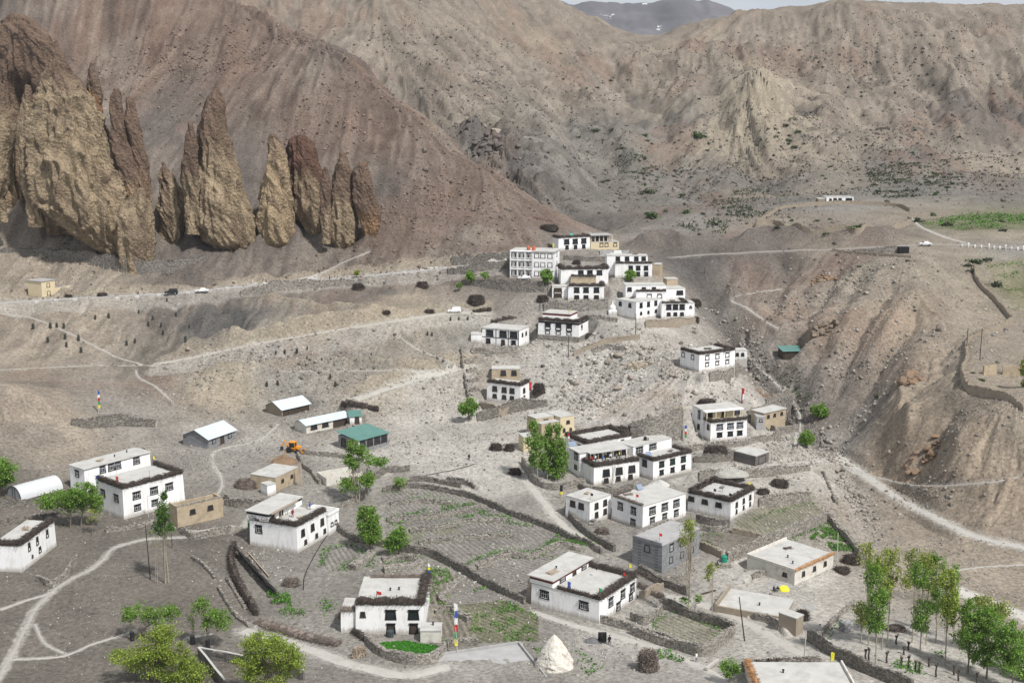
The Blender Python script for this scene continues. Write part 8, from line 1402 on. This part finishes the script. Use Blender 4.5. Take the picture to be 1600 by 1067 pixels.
stones('loose_stones', 'dark blocks scattered on the far hill', [(760, 240, 80, 60, 2000, .5, 3.), (900, 270, 150, 70, 2600, .4, 2.2), (1150, 230, 120, 70, 2600, .4, 2.), (1400, 200, 200, 90, 3800, .4, 2.2), (700, 110, 180, 80, 2600, .4, 2.4), (1300, 60, 260, 50, 2600, .4, 2.2), (1180, 330, 120, 30, 1600, .4, 1.8), (1480, 270, 130, 40, 1800, .4, 2.)], mat('far_block', (.13, .11, .095), var=.2, island=.5), 6)
# ------------------------------------------------------------------ ground sheet
def build_ground():
    V = np.stack([X, Y, Z], -1).reshape(-1, 3)
    idx = np.arange(NS * NT).reshape(NT, NS)
    F = np.stack([idx[:-1, :-1], idx[:-1, 1:], idx[1:, 1:], idx[1:, :-1]], -1).reshape(-1, 4)
    m = bpy.data.materials.new('ground'); m.use_nodes = True; nt = m.node_tree; L = nt.links.new; b = nt.nodes['Principled BSDF']
    b.inputs['Roughness'].default_value = .95; b.inputs['Specular IOR Level'].default_value = .15
    at_ = nd(nt, 'ShaderNodeAttribute', attribute_name='soil'); geo = nd(nt, 'ShaderNodeNewGeometry'); out = at_.outputs['Color']
    def mulnoise(out, scale, lo, hi, a=.3, bb=.7, det=6.):
        n1 = nd(nt, 'ShaderNodeTexNoise', Scale=scale, Detail=det, Roughness=.65); L(geo.outputs['Position'], n1.inputs['Vector'])
        r = nd(nt, 'ShaderNodeMapRange'); r.inputs['From Min'].default_value = a; r.inputs['From Max'].default_value = bb; r.inputs['To Min'].default_value = lo; r.inputs['To Max'].default_value = hi; L(n1.outputs['Fac'], r.inputs['Value'])
        mx = nd(nt, 'ShaderNodeMix', data_type='RGBA', blend_type='MULTIPLY'); mx.inputs[0].default_value = 1; L(out, mx.inputs[6]); L(r.outputs[0], mx.inputs[7]); return mx.outputs[2], n1
    out, na = mulnoise(out, .12, .82, 1.18); out, nb = mulnoise(out, 1.3, .62, 1.36, .32, .68, 8.)
    # loose stones: small cells, a few of them pale or dark
    for sc_, thr, lo, hi in ((1.5, .30, .45, 1.5), (.55, .22, .5, 1.4)):
        vo = nd(nt, 'ShaderNodeTexVoronoi', Scale=sc_); L(geo.outputs['Position'], vo.inputs['Vector'])
        sp = nd(nt, 'ShaderNodeSeparateColor'); L(vo.outputs['Color'], sp.inputs[0])
        r1 = nd(nt, 'ShaderNodeMath', operation='LESS_THAN'); L(vo.outputs['Distance'], r1.inputs[0])
        r0 = nd(nt, 'ShaderNodeMath', operation='MULTIPLY'); L(sp.outputs[2], r0.inputs[0]); r0.inputs[1].default_value = thr * 1.3; L(r0.outputs[0], r1.inputs[1])
        n3 = nd(nt, 'ShaderNodeTexNoise', Scale=.09, Detail=4.); L(geo.outputs['Position'], n3.inputs['Vector'])
        r2 = nd(nt, 'ShaderNodeMath', operation='SUBTRACT'); L(n3.outputs['Fac'], r2.inputs[0]); r2.inputs[1].default_value = .12
        r6 = nd(nt, 'ShaderNodeMath', operation='LESS_THAN'); L(sp.outputs[0], r6.inputs[0]); L(r2.outputs[0], r6.inputs[1])
        r3 = nd(nt, 'ShaderNodeMath', operation='MULTIPLY'); L(r1.outputs[0], r3.inputs[0]); L(r6.outputs[0], r3.inputs[1])
        r4 = nd(nt, 'ShaderNodeMapRange'); r4.inputs['To Min'].default_value = lo; r4.inputs['To Max'].default_value = hi; L(sp.outputs[1], r4.inputs['Value'])
        mx = nd(nt, 'ShaderNodeMix', data_type='RGBA', blend_type='MULTIPLY'); L(r3.outputs[0], mx.inputs[0]); L(out, mx.inputs[6]); L(r4.outputs[0], mx.inputs[7]); out = mx.outputs[2]
    L(out, b.inputs['Base Color'])
    bp = nd(nt, 'ShaderNodeBump', Strength=.7, Distance=.35); L(nb.outputs['Fac'], bp.inputs['Height']); L(bp.outputs[0], b.inputs['Normal'])
    o = mesh('ground', V, F, m, smooth=True); tag(o, kind='structure')
    ca_ = o.data.color_attributes.new('soil', 'FLOAT_COLOR', 'POINT')
    c4 = np.concatenate([np.clip(VC * .82, .02, .8).reshape(-1, 3), np.ones((NS * NT, 1))], 1).astype(np.float32); ca_.data.foreach_set('color', c4.ravel())
    return o
build_ground()
def ribbon(name, Q, w, m, label=None, dz=.07):
    Q = resample(Q, 1.2); V = []; F = []; n = len(Q); k = 4
    for i, q in enumerate(Q):
        a = Q[max(0, i - 1)]; b = Q[min(n - 1, i + 1)]; d = np.array([b[0] - a[0], b[1] - a[1]]); d /= np.linalg.norm(d) + 1e-9; nx, ny = -d[1], d[0]
        ww = [w * (1 + .22 * math.sin(i * .7 + s * 2.1) * .5 + R.uniform(-.12, .12)) for s in (0, 1)]
        for j in range(k + 1):
            t = j / k; o_ = -ww[0] + (ww[0] + ww[1]) * t; x, y = q[0] + nx * o_, q[1] + ny * o_; e = dz if 0 < j < k else -.03
            V.append((x, y, zt(x, y) + e))
    for i in range(n - 1):
        for j in range(k): F.append((i * (k + 1) + j, (i + 1) * (k + 1) + j, (i + 1) * (k + 1) + j + 1, i * (k + 1) + j + 1))
    o = mesh(name, V, F, m, smooth=True); return tag(o, label, kind='structure')
for nm, lb, Q, w, col, cs, blend, mk in ROADS:
    m = mat('dust_%d_%d' % (int(col[0] * 100), w < 1), tuple(c * .84 for c in col) if w < 1 else tuple(c * .92 for c in col), var=.14, scale=.7, dark=tuple(c * .72 for c in col), dscale=1.1, damt=.5, bump=.2)
    ribbon(nm, Q, w * (.55 if w < 1 else .8), m, lb)
# ------------------------------------------------------------------ far mountain, light, camera
def far_mountain():
    xs = np.linspace(-900, 2600, 420); ys = np.linspace(3000, 4700, 120); XX, YY = np.meshgrid(xs, ys)
    prof = [(-900, 340), (-200, 340), (100, 330), (260, 318), (420, 326), (520, 338), (620, 318), (740, 262), (900, 180), (1300, 120), (2600, 100)]
    pk = np.interp(XX, [p[0] for p in prof], [p[1] for p in prof]) + 14 * fbm(XX / 60, np.zeros_like(XX) + 3, 5)
    t = np.clip((YY - 3000) / 700, 0, 1); ZZ = -60 + (pk + 60) * (t ** .75) + 26 * (ridged(XX / 260, YY / 260, 6) - .5) * (t > .02) * (1 - sm(t, .9, 1.)) - sm(YY, 3710, 4700) * 350
    ZZ += 6 * (np.floor((ZZ + 12 * fbm(XX / 300, YY / 300, 4)) / 34) % 2) * (1 - sm(t, .9, 1))
    V = np.stack([XX, YY, ZZ], -1).reshape(-1, 3); i = np.arange(XX.size).reshape(XX.shape); F = np.stack([i[:-1, :-1], i[:-1, 1:], i[1:, 1:], i[1:, :-1]], -1).reshape(-1, 4)
    m = mat('hazy_far_rock', (.105, .10, .108), var=.4, scale=.008, dark=(.075, .07, .078), dscale=.02, damt=.7)  # rock grey pulled towards blue, distance haze put into the colour
    nt = m.node_tree; L = nt.links.new; b = nt.nodes['Principled BSDF']; old = b.inputs['Base Color'].links[0].from_socket
    geo = nd(nt, 'ShaderNodeNewGeometry'); n = nd(nt, 'ShaderNodeTexNoise', Scale=.009, Detail=7., Roughness=.7); L(geo.outputs['Position'], n.inputs['Vector'])
    r = nd(nt, 'ShaderNodeMapRange'); r.inputs['From Min'].default_value = .64; r.inputs['From Max'].default_value = .68; L(n.outputs['Fac'], r.inputs['Value'])
    mx = nd(nt, 'ShaderNodeMix', data_type='RGBA'); L(r.outputs[0], mx.inputs[0]); L(old, mx.inputs[6]); mx.inputs[7].default_value = (.7, .72, .75, 1); L(mx.outputs[2], b.inputs['Base Color'])
    tag(mesh('mountain', V, F, m, smooth=True), kind='structure')
far_mountain()
hb_ = MB().box(-1700, 3400, -60, 4760, -500, 520).build('haze', (lambda m: m)(bpy.data.materials.new('haze'))); hb_['kind'] = 'stuff'
hm = hb_.data.materials[0]; hm.use_nodes = True; nt = hm.node_tree; nt.nodes.remove(nt.nodes['Principled BSDF']); pv = nt.nodes.new('ShaderNodeVolumePrincipled'); pv.inputs['Color'].default_value = (.80, .88, 1, 1); pv.inputs['Density'].default_value = .00004; nt.links.new(pv.outputs[0], nt.nodes['Material Output'].inputs['Volume'])
w = bpy.data.worlds.new('World'); SC.world = w; w.use_nodes = True; nt = w.node_tree; bg = nt.nodes['Background']
SUN_EL, SUN_AZ = math.radians(52), math.radians(138)      # azimuth clockwise from +Y (view direction)
sky = nt.nodes.new('ShaderNodeTexSky'); sky.sky_type = 'NISHITA'; sky.sun_disc = False; sky.sun_elevation = SUN_EL; sky.sun_rotation = SUN_AZ
sky.altitude = 3500; sky.dust_density = 2.
# thin broken cloud over the sky
tc = nt.nodes.new('ShaderNodeTexCoord'); cn = nt.nodes.new('ShaderNodeTexNoise'); cn.inputs['Scale'].default_value = 3.; cn.inputs['Detail'].default_value = 7.; nt.links.new(tc.outputs['Generated'], cn.inputs['Vector'])
cr = nt.nodes.new('ShaderNodeMapRange'); cr.inputs['From Min'].default_value = .22; cr.inputs['From Max'].default_value = .45; cr.inputs['To Max'].default_value = .93; nt.links.new(cn.outputs['Fac'], cr.inputs['Value'])
cm = nt.nodes.new('ShaderNodeMix'); cm.data_type = 'RGBA'; nt.links.new(cr.outputs[0], cm.inputs[0]); nt.links.new(sky.outputs[0], cm.inputs[6]); cm.inputs[7].default_value = (8., 8.3, 8.8, 1)
nt.links.new(cm.outputs[2], bg.inputs['Color']); bg.inputs['Strength'].default_value = .08
sd = bpy.data.lights.new('sun', 'SUN'); sd.energy = 4.7; sd.angle = math.radians(4.); sd.color = (1, .97, .925); so = bpy.data.objects.new('sun', sd); COL.objects.link(so)
dirv = Vector((math.sin(SUN_AZ) * math.cos(SUN_EL), math.cos(SUN_AZ) * math.cos(SUN_EL), math.sin(SUN_EL))); so.rotation_euler = dirv.to_track_quat('Z', 'Y').to_euler()
cd = bpy.data.cameras.new('camera'); cd.sensor_width = 36; cd.lens = 36 * FP / 1600; cd.clip_end = 9000; cd.clip_start = .5
cam = bpy.data.objects.new('camera', cd); COL.objects.link(cam); cam.rotation_euler = (PI / 2 - TH, 0, 0); SC.camera = cam
SC.view_settings.view_transform = 'Standard'; SC.view_settings.look = 'None'; SC.view_settings.gamma = 1; SC.view_settings.exposure = 0
